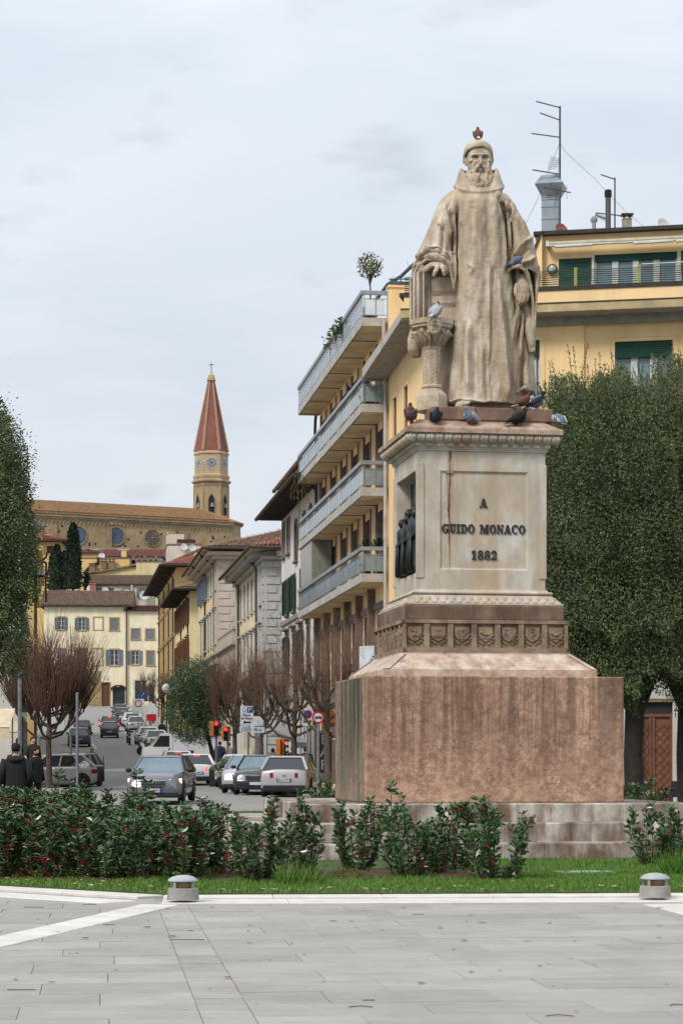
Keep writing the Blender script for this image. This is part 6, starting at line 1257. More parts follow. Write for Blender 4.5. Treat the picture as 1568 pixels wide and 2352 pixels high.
# door, stone facing, brass plates
door = mat('door_wood', (132, 88, 66), (108, 70, 54), scale=3, rv=.1, rough=.6)
b = MB(); b.X = TE; b.box(DR[0], DR[1], .3, .36, DR[2], DR[3]); xm = DR[0] + .31 * (DR[1] - DR[0])
for x in (DR[0], xm - .05, xm + .06, DR[1] - .09): b.box(x, x + .09, .24, .3, DR[2], ez(1641, 1500))
b.box(DR[0], DR[1], .22, .299, ez(1646, 1500), ez(1639, 1500)); b.X = None; do = b.obj('entrance_door', door, ap_)
b = MB(); b.X = TE; b.box(DR[0], DR[1], .25, .29, ez(1638.5, 1500), DR[3]); b.X = None; b.obj('fanlight', mat('dark_fanlight', (54, 56, 58), rv=0), do)
zz0, zz1 = DR[2], ez(1648, 1500); sp = .27
for a, c in ((DR[0] + .1, xm - .06), (xm + .16, DR[1] - .1)):
    n = int((c - a) / sp * 2) + 1
    for i in range(-1, int((c - a) / sp) + 2):
        for j in range(int((zz1 - zz0) / sp * 2)):
            x = a + i * sp + (sp / 2 if j % 2 else 0); z = zz0 + j * sp / 2; g = sp / 2 - .012
            if x + g < a + .05 or x - g > c - .05 or z + g > zz1 or z - g < zz0: continue
            o = MB(); o.X = TE; o.rings([[(max(a, min(c, x + dx * s)), yy, z + dz * s) for dx, dz in ((-g, 0), (0, -g), (g, 0), (0, g))] for s, yy in ((1, .30), (.9, .275))], False, True); o.X = None; o.obj('door_lozenge', door, do)
b = MB(); b.X = TE; b.tube([(xm + .03, .2, .9), (xm + .03, .2, 1.4)], .02, 5); b.X = None; b.obj('handle', mat('brass', (176, 140, 70), metal=.6, rough=.4), do)
clad = mat('pale_cladding', (206, 202, 192), (190, 186, 178), scale=1.5, rv=.05)
x0 = DR[1] + .02
for i in range(7): o = MB(); o.X = TE; o.bbox(x0, x0 + .95, -.02, .118, -.4 + i * .93, .52 + i * .93, .006); o.X = None; o.obj('stone_slab', clad, ap_)
for i in range(7): o = MB(); o.X = TE; o.bbox(x0 + .96, x0 + 2.2, -.02, .118, -.4 + i * .93, .52 + i * .93, .006); o.X = None; o.obj('stone_slab', clad, ap_)
for i in range(5): o = MB(); o.X = TE; o.bbox(x0 + .12, x0 + .9, -.05, -.021, 1.9 - i * .22, 2.09 - i * .22, .004); o.X = None; o.obj('name_plate', mat('brass', (176, 140, 70)), ap_)
for i in range(6): o = MB(); o.X = TE; o.bbox(DR[0] - 1.3, DR[0] - .02, -.02, .118, -.4 + i * .93, .52 + i * .93, .006); o.X = None; o.obj('stone_slab', clad, ap_)
for i in range(2): o = MB(); o.X = TE; o.bbox(DR[0], DR[1], -.02, .118, DR[3] + .1 + i * .93, DR[3] + 1.02 + i * .93, .006); o.X = None; o.obj('stone_slab', clad, ap_)
# roof top: duct, flues, chimney, dishes, masts (each stands on the roof)
EW = lambda px, py, y: at(px, py, K.y + math.sin(TA) * ex(px, y) + math.cos(TA) * y)
base = EW(1264, 537, 3); du = base.y / F
duct = thing('roof_duct', 'big square galvanised ventilation duct with flared hood on the apartment roof', 'duct', base, R(-14)); w = .27
b = MB()
for z0, z1 in ((0, 29), (30, 57), (58, 74), (75, 80)): b.rings([[(x, y, z) for x, y in ((-w, -w), (w, -w), (w, w), (-w, w))] for z in (z0 * du, z1 * du)], True, True); b.box(-w - .02, w + .02, -w - .02, w + .02, z1 * du + .002, z1 * du + .028)
b.obj('duct_shaft', galv, duct); b = MB(); b.rings([[(x * s, y * s, z * du) for x, y in ((-1, -1), (1, -1), (1, 1), (-1, 1))] for s, z in ((w, 81.5), (w * 1.75, 109), (w * 1.02, 131))], True, True); b.obj('hood', galv, duct)
m0 = EW(1285, 540, 2.6); mu = m0.y / F; steel = mat('antenna_steel', (96, 100, 104), rv=0, metal=.3, rough=.5)
def boom(par, px0, py0, px1, py1, o, u, n, el_l, vert=False, y=0.0, nm='antenna'):
    a = Vector(((px0 - o[0]) * u, y, (o[1] - py0) * u)); c = Vector(((px1 - o[0]) * u, y, (o[1] - py1) * u)); b = MB(); b.tube([a, c], .022, 5)
    for i in range(n):
        p = a.lerp(c, (i + .3) / n); l = el_l * (1 - .3 * (1 - i / n))
        e = Vector((0, 0, l)) if vert else Vector((l * .45, l, l * .25)); b.tube([p - e, p + e], .008, 3)
    b.obj(nm, steel, par)
mast = thing('antenna_mast', 'tall television aerial mast with five yagi aerials beside the galvanised duct', 'antenna', m0); b = MB(); b.tube([(0, 0, -.2), (0, 0, (540 - 244) * mu)], .032, 6); b.obj('mast', steel, mast)
O = (1285, 540)
for a in ((1230.6, 233, 1284.5, 247, 11, .16), (1239.5, 259.5, 1285, 276, 10, .16), (1220.6, 306.5, 1286, 315.5, 9, .34), (1222, 390, 1286, 400.5, 12, .14)): boom(mast, *a[:4], O, mu, a[4], a[5])
boom(mast, 1246, 430, 1310, 442.5, O, mu, 5, .26, True)
b = MB()
for i in range(8): b.tube([(-.1 - .32 + i * .04, -.1, 2.15 + i * .01), (-.1 - .2 + i * .04, -.12, 2.6 - .02 * i)], .006, 3)
for i in range(6): b.tube([(-.4 + i * .02, -.1, 2.15 + i * .08), (-.1 + i * .02, -.12, 2.2 + i * .06)], .006, 3)
b.obj('grid_reflector', steel, mast)
def wire(par, pts, n=10, r=.006):
    b = MB(); b.tube(pts, r, 4); b.obj('guy_wire', steel, par)
wire(mast, [((px - 1285) * mu, .3 * k, (540 - py) * mu) for k, (px, py) in enumerate(((1287, 332), (1300, 343), (1330, 363), (1376, 398), (1412, 430), (1450, 460), (1500, 495), (1557, 523)))])
wire(mast, [((px - 1285) * mu, .3 * k, (540 - py) * mu) for k, (px, py) in enumerate(((1283, 332), (1262, 385), (1236, 450), (1206, 511)))]); wire(mast, [(0, 0, 206 * mu), (-.12, .1, 90 * mu), (-.35, .3, 0)])
m1 = EW(1411, 527, 3); mast2 = thing('antenna_mast', 'shorter thin aerial mast with single boom beside the dark flue pipe', 'antenna', m1); b = MB(); b.tube([(0, 0, -.2), (0, 0, (527 - 408) * m1.y / F)], .026, 6); b.obj('mast', steel, mast2); boom(mast2, 1378.5, 401, 1411.5, 412, (1411, 527), m1.y / F, 6, .1); boom(mast2, 1367, 489, 1430, 496, (1411, 527), m1.y / F, 10, .2); boom(mast2, 1366, 494, 1391, 503, (1411, 527), m1.y / F, 12, .1, True)
def rooftop(nm, label, cat, px, py, y): p = EW(px, py, y); return thing(nm, label, cat, p), p.y / F
fp, u = rooftop('flue_pipe', 'dark metal flue pipe with ringed cap on the apartment roof', 'flue', 1395.5, 530, 2.8); b = MB(); b.cyl((0, 0), 6.3 * u, -.1, 76 * u, 14); b.obj('pipe', mat('dark_flue', (98, 96, 98), rough=.5, metal=.3), fp, smooth=False); b = MB()
for i in range(4): b.lathe([(6.5 * u, (77 + i * 3.6) * u), (8.6 * u, (78 + i * 3.6) * u), (8.6 * u, (79.5 + i * 3.6) * u), (6.5 * u, (80 + i * 3.6) * u)], 14)
b.lathe([(8 * u, 92 * u), (6 * u, 94 * u), (.01, 94.3 * u)], 14); b.obj('ringed_cap', mat('dark_flue_cap', (56, 56, 60), rough=.5), fp)
fv, u = rooftop('wind_vent', 'small roof vent with ribbed round turbine head', 'vent', 1363, 530, 2.7); b = MB(); b.cyl((0, 0), 4.6 * u, -.1, 19 * u, 12); b.obj('pipe', galv, fv); b = MB(); b.lathe([(5 * u, 19.2 * u), (6.6 * u, 22 * u), (6.6 * u, 27 * u), (4 * u, 31 * u), (.02, 32 * u)], 12)
for i in range(12): a = i * PI / 6; b.tube([(6.6 * u * math.cos(a), 6.6 * u * math.sin(a), 20 * u), (7 * u * math.cos(a), 7 * u * math.sin(a), 26 * u), (3.6 * u * math.cos(a), 3.6 * u * math.sin(a), 31.5 * u)], .02, 4)
b.obj('turbine', galv, fv)
fc, u = rooftop('chimney', 'grey rendered chimney with flat dark cap plate', 'chimney', 1438.5, 528, 2.8); b = MB().box(-10 * u, 10 * u, -10 * u, 10 * u, -.1, 23 * u); b.box(-11 * u, 11 * u, -11 * u, 11 * u, 23.01 * u, 25 * u); b.obj('stack', mat('render_grey', (164, 158, 152), rv=0, grime=((120, 114, 108), .5, 4)), fc); b = MB()
for sx2 in (-1, 1):
    for sy2 in (-1, 1): b.box(*sorted((sx2 * 5 * u, sx2 * 8 * u)), *sorted((sy2 * 5 * u, sy2 * 8 * u)), 25.02 * u, 33 * u)
b.rings([[(x * s, y * s, z * u) for x, y in ((-1, -1), (1, -1), (1, 1), (-1, 1))] for s, z in ((14 * u, 33.02), (14 * u, 34.5), (12 * u, 36))], True, True); b.obj('cap_plate', iron, fc)
d1, u = rooftop('satellite_dish', 'rust red satellite dish at the foot of the duct', 'dish', 1287, 536, 2.2); dish(d1, 0, 0, .1, .24, .5, mat('dish_red', (150, 96, 84)))
d2, u = rooftop('satellite_dish', 'white satellite dish peeping over the roof edge', 'dish', 1521, 525, 2.5); dish(d2, 0, 0, .1, .24, .5)
# potted plants on the balconies
pot_m = mat('terracotta', (168, 110, 92), (146, 92, 78), scale=4); leafm = mat('terrace_leaf', (132, 128, 62), (96, 104, 48), scale=9, rv=.05, k=.6); dleaf = mat('palm_leaf', (72, 104, 58), (50, 80, 44), scale=6, rv=.1, k=.6)
def BP(d, y, z): v_ = ap_.matrix_basis @ Vector((fx(d), y, z)); return v_
def pot(par, s, h, m): b = MB(); b.lathe([(s * .72, 0), (s, h * .85), (s * 1.1, h * .86), (s * 1.1, h), (s * .9, h), (s * .88, h * .9)], 12); b.obj('pot', m, par)
def leaf_cloud(par, c, r, n, s, m, name='crown', seed=1, flat=1.0):
    g = np.random.default_rng(seed); v = g.normal(size=(n, 3)); v /= np.linalg.norm(v, axis=1)[:, None]; v *= (g.random(n)[:, None] ** .45); P = v * np.array(r) + np.array(c)
    dx = g.normal(size=(n, 3)); dx /= np.linalg.norm(dx, axis=1)[:, None]; dy = np.cross(dx, g.normal(size=(n, 3))); dy /= np.linalg.norm(dy, axis=1)[:, None]; sz = s * g.uniform(.6, 1.3, n)[:, None]
    V = np.stack([P - dx * sz, P + dy * sz * .42, P + dx * sz, P - dy * sz * .42], 1).reshape(-1, 3)
    b = MB(); b.v = [tuple(p) for p in V]; b.f = [(4 * i, 4 * i + 1, 4 * i + 2, 4 * i + 3) for i in range(n)]; b.m = [0] * n; return b.obj(name, m, par, fix=False)
pt = thing('potted_tree', 'small olive green tree in a terracotta pot on the top balcony', 'potted tree', BP(79.8, -.55, 17.58)); pot(pt, .32, .5, pot_m)
b = MB(); b.tube([(0, 0, .4), (.02, 0, 1.1), (-.02, 0, 1.75)], [.035, .03, .025], 6); q = random.Random(4)
for i in range(14): a = q.uniform(0, 6.3); l = q.uniform(.3, .6); b.tube([(0, 0, q.uniform(1.2, 1.7)), (l * .6 * math.cos(a), l * .6 * math.sin(a), 1.75 + l * .3), (l * math.cos(a), l * math.sin(a), 1.8 + l * .9)], [.018, .01, .005], 4)
b.obj('trunk', mat('bark_grey', (112, 104, 92), rv=0), pt); leaf_cloud(pt, (0, 0, 2.05), (.5, .5, .52), 620, .06, leafm, seed=5)
def spiky(name, label, d, y, z, n, l, pm, ph=.35):
    t = thing(name, label, 'potted plant', BP(d, y, z)); pot(t, .22, ph, pm); b = MB(); q = random.Random(int(d * 10)); h0 = ph * .95 + (.5 if l > .5 else .05)
    b.tube([(0, 0, ph * .8), (0, 0, h0)], .03, 5)
    for i in range(n):
        a = q.uniform(0, 6.3); e = q.uniform(.1, 1.3); c, s = math.cos(a), math.sin(a); p = [(0, 0, h0), (l * .5 * c * math.cos(e), l * .5 * s * math.cos(e), h0 + l * .55 * math.sin(e) + .05), (l * c * math.cos(e), l * s * math.cos(e), h0 + l * .8 * math.sin(e) - .1 * l)]
        b.rings([[(x - s * w, y2 + c * w, zz), (x + s * w, y2 - c * w, zz)] for (x, y2, zz), w in zip(p, (.012, .022, .003))], closed=False)
    b.obj('leaves', dleaf, t, fix=False); return t
spiky('yucca', 'tall spiky yucca in a green pot at the end of the lowest balcony', 79.6, -.3, 8.3, 60, .75, mat('pot_green', (140, 150, 130)), .4); spiky('dracaena', 'bushy spiky plant in a dark pot at the corner of the lowest balcony', 79.7, -.72, 8.3, 70, .62, mat('pot_dark', (60, 60, 62)), .4)
spiky('potted_plant', 'plant in a bright lime green pot on the second highest balcony', 79.7, -.75, 14.45, 24, .4, mat('pot_lime', (160, 186, 56)), .42); spiky('potted_plant', 'plant in an orange pot beside the lime green one', 79.6, -.45, 14.45, 24, .42, pot_m, .28)
for i, (d, z, n) in enumerate(((84.5, 18.4, 220), (86.2, 18.5, 160), (88, 18.5, 90))):
    t = thing('trailing_plant', ('bushy green plant spilling over the top balcony rail, nearest the potted tree', 'middle one of the plants spilling over the top balcony rail', 'thin plant on the top balcony rail, farthest from the potted tree')[i], 'plant', BP(d, -.98, z)); leaf_cloud(t, (0, 0, -.1), (.35, .22, .42), n, .08, leafm if i else dleaf, 'foliage', 30 + i)
t = thing('dry_creeper', 'dry brown creeper hanging from the second balcony from the top', 'plant', BP(97.5, -.95, 14.2)); b = MB(); q = random.Random(9)
for i in range(5):
    p = [(q.uniform(-.5, .5), 0, .1)]
    for k in range(7): p.append((p[-1][0] + q.uniform(-.08, .08), q.uniform(-.05, .05), .1 - (k + 1) * (.55 if i == 2 else .16)))
    b.tube(p, .02, 4)
b.obj('stems', mat('dry_stem', (104, 92, 62), rv=0), t); leaf_cloud(t, (0, 0, -1.0), (.45, .1, 1.1), 120, .05, mat('dry_creeper_leaf', (120, 110, 66), rv=0), 'leaves', 8)
t = thing('dry_vine', 'bare tangled vine over the roof terrace behind the book', 'plant', BP(80.0, 1.2, 19.0)); b = MB(); q = random.Random(19)
for i in range(60):
    p = [(q.uniform(-.35, .6), q.uniform(-1.4, 1.2), q.uniform(-.5, .2))]; dx = q.uniform(-.6, .6)
    for k in range(5): p.append((p[-1][0] + dx * .2 + q.uniform(-.1, .1), p[-1][1] + q.uniform(-.1, .1), p[-1][2] + q.uniform(-.12, .2)))
    b.tube(p, [.016, .013, .011, .009, .007, .004], 3)
b.obj('stems', mat('vine_stem', (112, 98, 90), rv=0), t)
# ---- hotel building on the other side of the street, mostly behind the clipped tree
hs = plaster('hotel', (234, 230, 220), k=.78)
def left_house(name, label, d0, d1, H, depth, m, rows, off=0.0):
    L_ = (d1 - d0) / CL; A_ = math.atan(.132) + R(90); root = thing(name, label, 'building', (LL(d0) + off, d0, 0), A_); zb = -.6; b = MB(); holes = []
    for z0, z1, w, ds in rows: holes += [((d - d0) / CL - w / 2, (d - d0) / CL + w / 2, z0, z1) for d in ds]
    wall_holes(b, 0, L_, zb, H, holes, I4); b.quad((0, 0, zb), (0, depth, zb), (0, depth, H), (0, 0, H)); b.quad((L_, 0, zb), (L_, depth, zb), (L_, depth, H), (L_, 0, H)); b.quad((0, 0, H), (L_, 0, H), (L_, depth, H), (0, depth, H)); b.obj('wall', m, root, fix=False)
    for z0, z1, w, ds in rows:
        for d in ds: window(root, I4, (d - d0) / CL, z0, w, z1 - z0, sur=st_g, shut='closed' if z0 > 4 else None, sm='grey', sill=z0 > 3)
    b = MB()
    for z in (4.2, 8.2, 12): 
        if z < H - 1: b.box(-.1, L_, -.22, -.003, z, z + .3)
    b.box(-.4, L_, -.5, depth, H + .001, H + .3); b.box(-.3, L_, -.3, -.003, H - .35, H); b.obj('cornice', m, root); return root, L_
hh, Lh = left_house('hotel_building', 'white hotel building with roof letters behind the clipped tree', 96, 118, 11.6, 14, hs, [(5, 7.2, 1.1, (99, 103, 107, 111, 115)), (8.9, 10.8, 1.1, (99, 103, 107, 111, 115)), (.4, 3.4, 1.6, (100, 105, 110, 115))])
b = MB(); b.box(-.1, 2.6, -1.1, -.01, 4.6, 4.95); b.box(-.1, 2.6, -1.1, -.95, 5.9, 6.1)
for i in range(3): b.box(.1 + i * 1.1, .4 + i * 1.1, -1.08, -.97, 4.951, 5.899)
for s in (.2, 2.2): b.prism([(s, 3.7), (s + .25, 3.7), (s + .25, 4.59), (s, 4.59)], -.5, -.02); b.prism([(s, 4.2), (s + .25, 4.2), (s + .25, 4.59), (s, 4.59)], -1.0, -.501)
b.obj('stone_balcony', st_b, hh)
l2, L2_ = left_house('house', 'narrow orange house beyond the hotel', 125, 150, 13.5, 10, org, [(6, 8, 1.0, (130, 135, 140, 145)), (9.6, 11.4, 1.0, (130, 135, 140, 145))], off=.3)
l3, L3_ = left_house('house', 'yellow house further up the street, behind the bare tree', 150, 200, 16.5, 10, yel3, [(8, 10, 1.0, (155, 162, 169, 176, 184, 192)), (11.6, 13.6, 1.0, (155, 162, 169, 176, 184, 192))], off=-.2)
for r_ in (l2, l3): downpipe(r_, .3, 1, 13, m=brown_pipe)
sg = thing('roof_sign', 'large white metal roof letters on a frame reading EL at their visible end', 'sign', at(60, 1322, 108), R(0)); su = 108 / F; sm_ = mat('sign_letter', (222, 224, 226), rv=0, rough=.5); b = MB()
for pts in (((-14, -1), (46, -1)), ((-14, 31), (46, 31)), ((46, -1), (46, 31)), ((23, -1), (23, 31)), ((2, -1), (2, 31))): b.tube([(x * su, .1, z * su) for x, z in pts], .06, 5)
for x in (0, 22, 44): b.tube([(x * su, .15, -1 * su), (x * su, .4, -60 * su)], .05, 5)
b.obj('frame', iron, sg)
def blk(name, rects):
    b = MB()
    for x0, x1, z0, z1 in rects: b.box(x0 * su, x1 * su, -.12, .06, z0 * su, z1 * su)
    b.obj(name, sm_, sg)
blk('letter', [(2, 8, 1, 29), (8.01, 19, 1, 6), (8.01, 18, 24, 29), (8.01, 15, 13, 17)]); blk('letter', [(27, 33, 1, 29), (33.01, 44, 1, 6), (24.5, 26.99, 26, 29), (33.01, 36, 26, 29)]); blk('letter', [(-14, -8, 1, 29), (-20, -14.01, 24, 29), (-7.99, -2, 24, 29)])
# ------------------------------------------------------------------ trees and plants
bark = mat('bark', (104, 90, 78), (72, 62, 54), scale=5, stretch=(1, 1, .3), rv=.08, bump=.6, bscale=14); bark_d = mat('dark_bark', (62, 56, 48), (44, 40, 36), scale=5, rv=.05, bump=.6, bscale=14)
def quads_mesh(name, V, m, n_per=4):
    n = len(V) // n_per; me = bpy.data.meshes.new(name); me.vertices.add(len(V)); me.vertices.foreach_set('co', V.ravel()); me.loops.add(len(V)); me.loops.foreach_set('vertex_index', np.arange(len(V)))
    me.polygons.add(n); me.polygons.foreach_set('loop_start', np.arange(0, len(V), n_per)); me.update(); me.materials.append(m); return me
def unit(v): return v / np.maximum(np.linalg.norm(v, axis=1), 1e-9)[:, None]
def leaves_at(P, N_, s, g, asp=.42, spread=.9):
    """small pointed leaves at P, roughly along the directions N_"""
    n = len(P); d = unit(N_ + spread * g.normal(size=(n, 3))); w = unit(np.cross(d, g.normal(size=(n, 3)))); z = s * g.uniform(.6, 1.25, n)[:, None]
    return np.stack([P, P + d * z * .5 + w * z * asp * .5, P + d * z, P + d * z * .5 - w * z * asp * .5], 1).reshape(-1, 3)
def boxy(g, n, r, p=3.2, shell=.25):
    v = unit(g.normal(size=(n, 3))); k = (np.abs(v) ** p).sum(1) ** (-1 / p); S = v * k[:, None]; t = 1 - shell * g.random(n) ** 1.6
    lump = 1 + .06 * np.sin(S[:, 0] * 9 + S[:, 2] * 7) + .06 * np.sin(S[:, 2] * 13 - S[:, 1] * 8 + 1) + .03 * np.sin(S[:, 0] * 21 + S[:, 2] * 17)
    return S * (t * lump)[:, None] * np.array(r), v
oak_l = mat('oak_leaf', (128, 142, 98), (84, 100, 70), scale=1.1, lo=.3, hi=.7, rv=0, rough=.75, spec=.15, k=.66, grime=((138, 144, 96), .6, 7))
oak_i = mat('crown_core_dark', (62, 74, 50), rv=0, scale=2, k=.5)  # dark colour of the solid cores added inside tree crowns
def clipped_tree(name, label, px, d, r, zc, n, seed, trunks=((0, 0),), sprigs=160, ls=.078, p=3.2, off=(0, 0)):
    t = thing(name, label, 'tree', (xat(px, d), d, gz(d))); g = np.random.default_rng(seed); c = np.array((off[0], off[1], zc - gz(d)))
    P, v = boxy(g, n, r, p); V = [leaves_at(P + c, v * np.array((1, 1, 1.3)), ls, g)]
    # clumps standing out of the surface and loose shoots on top
    for i in range(420):
        P1, v1 = boxy(g, 1, r, p, .02); q = P1 + g.normal(size=(34, 3)) * .13; V.append(leaves_at(q + c, np.repeat(v1, 34, 0), ls, g))
    st = MB()
    for i in range(sprigs):
        a = g.uniform(-1, 1); b_ = g.uniform(-1, 1); k = 1 if i < sprigs * .6 else 0
        if k: base = np.array((a * r[0] * .92, b_ * r[1] * .92, r[2] * (.93 - .12 * max(abs(a), abs(b_)) ** 4))); dr = np.array((a * .25 + g.normal() * .15, b_ * .2, 1.0)); L_ = g.uniform(.25, .95) * (1.25 if g.random() < .2 else .8)
        else: P1, v1 = boxy(g, 1, r, p, .02); base = P1[0]; dr = v1[0] + np.array((0, 0, .7)) + g.normal(size=3) * .25; L_ = g.uniform(.15, .45)
        dr = dr / np.linalg.norm(dr); m_ = int(14 + L_ * 42); tt = np.sort(g.random(m_)); q = base + dr * (tt * L_)[:, None] + g.normal(size=(m_, 3)) * .012; V.append(leaves_at(q + c, np.repeat(dr[None], m_, 0), ls * .85, g, spread=.75)); st.tube([base + c - dr * .1, base + c + dr * L_], .006, 3)
    place('crown', quads_mesh('crown', np.concatenate(V), oak_l), t)
    st.obj('shoots', bark, t, fix=False, kind='stuff'); b = MB(); nv = 14
    rs = []
    for i in range(nv + 1):
        a = -PI / 2 + PI * i / nv; row = []
        for j in range(28):
            f = 2 * PI * j / 28; vx = np.array((math.cos(a) * math.cos(f), math.cos(a) * math.sin(f), math.sin(a))); k = (np.abs(vx) ** p).sum() ** (-1 / p); row.append(tuple(vx * k * np.array(r) * (.76 + .05 * math.sin(5 * f + 3 * a) + .03 * math.sin(9 * f - 7 * a)) + c))
        rs.append(row)
    b.rings(rs, True, True); b.obj('light_block_core', oak_i, t, smooth=True)  # solid dark core added to block light through the leaves
    for k, (tx, ty) in enumerate(trunks):
        h = zc - r[2] - gz(d); b = MB(); b.tube([(tx, ty, -.2), (tx + .02, ty, .3), (tx - .04, ty, h * .5), (tx + .05, ty, h + .4)], [.34, .27, .235, .26], 12)
        for s in (-1, 1): b.tube([(tx + .03, ty, h * .8), (tx + s * .5, ty + .1, h + .5), (tx + s * 1.1, ty, h + 1.4)], [.17, .13, .09], 8)
        b.obj('trunk', bark_d, t)
    return t
dT = 56; pm = F / dT
clipped_tree('holm_oak', 'big clipped evergreen with square topped crown right behind the pedestal', 1395, dT, (2.0, 2.0, 3.95), zat(1238, dT), 190000, 1, ((.68, 0),), 260)
clipped_tree('holm_oak', 'clipped evergreen at the picture edge whose trunk stands right of the wooden door', 1640, dT + .6, (2.15, 2.0, 4.2), zat(1208, dT), 110000, 2, ((-.72, .0),), 200)
clipped_tree('holm_oak', 'tall clipped evergreen beside the hotel on the other side of the street', -92, 52, (1.72, 1.8, 3.62), zat(1240, 52), 95000, 3, ((0, 0),), 10, p=2.6)
# round evergreen by the traffic lights
ever = mat('evergreen_leaf', (108, 136, 92), (66, 92, 60), scale=1.6, rv=0, rough=.45, k=.6)
dE = 124; t = thing('evergreen_tree', 'round dark evergreen street tree by the traffic lights', 'tree', onroad(452, dE)); g = np.random.default_rng(7); r = np.array((1.56, 1.5, 2.25)); c = np.array((0, 0, zat(1612, dE) - gz(dE))); V = []
P, v = boxy(g, 22000, r, 2.3, .35); V.append(leaves_at(P + c, v, .1, g))
for i in range(260):
    P1, v1 = boxy(g, 1, r, 2.3, .05); q = P1 * 1.03 + g.normal(size=(30, 3)) * .16; V.append(leaves_at(q + c, np.repeat(v1, 30, 0), .12, g))
place('crown', quads_mesh('crown', np.concatenate(V), ever), t); b = MB(); b.ell(tuple(c), tuple(r * .66), 16, 12); b.obj('light_block_core', oak_i, t, smooth=True)  # with the same added dark core closing the round crown to light
b = MB(); b.tube([(.9, 0, -.2), (.85, 0, 1.2), (.5, 0, 2.6)], [.16, .12, .1], 8); b.obj('trunk', bark_d, t)
# pollarded bare trees
twigm = mat('bare_twig', (124, 92, 74), (86, 68, 58), scale=3, rv=.1)
def bare_tree(label, px, d, hb, ht, wd, seed, nl=9, shoots=16, op=0.0):
    t = thing('pollarded_tree', label, 'tree', onroad(px, d)); q = random.Random(seed); b = MB(); cr = MB()
    b.tube([(0, 0, -.2), (.02, 0, .4), (-.02, .01, hb), (.03, 0, hb + .5)], [.17, .13, .115, .11], 9)
    b.tube([(.0, 0, hb), (.03, .0, (hb + ht) / 2), (0, .02, ht * .86)], [.10, .07, .035], 7)
    ends = [(0, .02, ht * .86)]
    for i in range(nl):
        a = 2 * PI * i / nl + q.uniform(-.3, .3); z0 = hb + (ht * .55 - hb) * (i % 3) / 3 + q.uniform(-.1, .2); k = wd * q.uniform(.75, 1.05) * (1 - .25 * (i % 3) / 3); z1 = z0 + q.uniform(.25, .55) * (ht - z0)
        p = [(0, 0, z0), (k * .45 * math.cos(a), k * .45 * math.sin(a), z0 + .12 * (z1 - z0)), (k * .85 * math.cos(a), k * .85 * math.sin(a), z0 + .55 * (z1 - z0)), (k * math.cos(a), k * math.sin(a), z1)]
        b.tube(p, [.06, .05, .042, .04], 6); b.ell(p[-1], (.075, .075, .09), 6, 5); ends.append(p[-1])
        for j in range(3):
            f = q.uniform(.35, .95); m_ = Vector(p[1]).lerp(Vector(p[2]), f); a2 = a + q.choice((-1, 1)) * q.uniform(.4, 1.0); e_ = (m_.x + wd * .3 * math.cos(a2), m_.y + wd * .3 * math.sin(a2), m_.z + q.uniform(.3, .8)); b.tube([m_, e_], [.032, .026], 5); b.ell(e_, (.05, .05, .06), 5, 4); ends.append(e_)
    for e_ in ends:
        for j in range(shoots):
            a = q.uniform(0, 6.3); l = q.uniform(.5, 1.5) * (ht * .25); sp = q.uniform(.1 + op * .3, .45 + op * .7); out = math.atan2(e_[1], e_[0]) if abs(e_[0]) + abs(e_[1]) > .1 else a; vx = sp * l * (math.cos(a) * .6 + math.cos(out) * .35); vy = sp * l * (math.sin(a) * .6 + math.sin(out) * .35)
            cr.tube([e_, (e_[0] + vx * .6, e_[1] + vy * .6, e_[2] + l * .5), (e_[0] + vx, e_[1] + vy, e_[2] + l)], [.013 - .005 * op, .010 - .004 * op, .005 - .001 * op], 3)
    b.obj('trunk', bark, t); cr.obj('crown', twigm, t, fix=False); return t
bare_tree('big bare pollarded tree with reddish shoots beside the silver cars on the hotel side', 113, 92, 2.2, 6.4, 1.55, 1, 18, 44, .35)
bare_tree('bare pollarded tree behind the parking sign with arrow', 600, 100.8, 2.2, 6.6, 1.4, 2, 12, 7, 1)
bare_tree('bare pollarded tree behind the no parking sign', 676, 87, 2.2, 6.5, 1.5, 3, 12, 6, 1)
bare_tree('bare pollarded tree half hidden by the red base block', 752, 77.5, 2.2, 6.4, 1.4, 4, 12, 6, 1)
bare_tree('brown twiggy pollarded tree beside the round evergreen', 540, 114, 2.2, 6.0, 1.3, 5, 12, 34)
for i, (px, d) in enumerate(((352, 232), (372, 214), (392, 198))): bare_tree(('small bare tree by the globe lamps, farthest up the street', 'small bare tree between the two globe lamps', 'small bare tree nearest the round evergreen among the globe lamps')[i], px, d, 2.2, 5.6, 1.3, 20 + i, 8, 12)
# cypresses on the slope
cyp = mat('cypress_leaf', (58, 78, 58), (34, 50, 38), scale=.6, rv=.05, k=.55)
def cypress(label, px, py_top, py_base, wpx, d, seed, p=.62):
    H = (py_base - py_top) / F * d; t = thing('cypress', label, 'tree', at(px, py_base, d)); g = np.random.default_rng(seed); n = int(2600 * max(.3, H / 9)); rw = wpx / 2 / F * d
    z = g.random(n) ** .8; a = g.uniform(0, 6.283, n); rr = rw * np.sin(np.clip((1 - z) ** p, 0, 1) * PI / 2) * (1 + .12 * np.sin(a * 3 + z * 14) + .08 * g.normal(size=n)) * (1 - .15 * g.random(n)); P = np.stack([rr * np.cos(a), rr * np.sin(a), z * H], 1)
    place('crown', quads_mesh('crown', leaves_at(P, np.stack([np.cos(a) * .5, np.sin(a) * .5, np.ones(n)], 1), .42, g, .6, .5), cyp), t); b = MB(); b.lathe([(rw * .82 * math.sin(min(1, (1 - i / 12) ** p) * PI / 2) + .01, H * .96 * i / 12) for i in range(13)], 12); b.obj('light_block_core', oak_i, t, smooth=True); b = MB(); b.cyl((0, 0), .2, -6, .5, 8); b.obj('trunk', bark_d, t)  # crown leaves wrap an added dark core that stops light
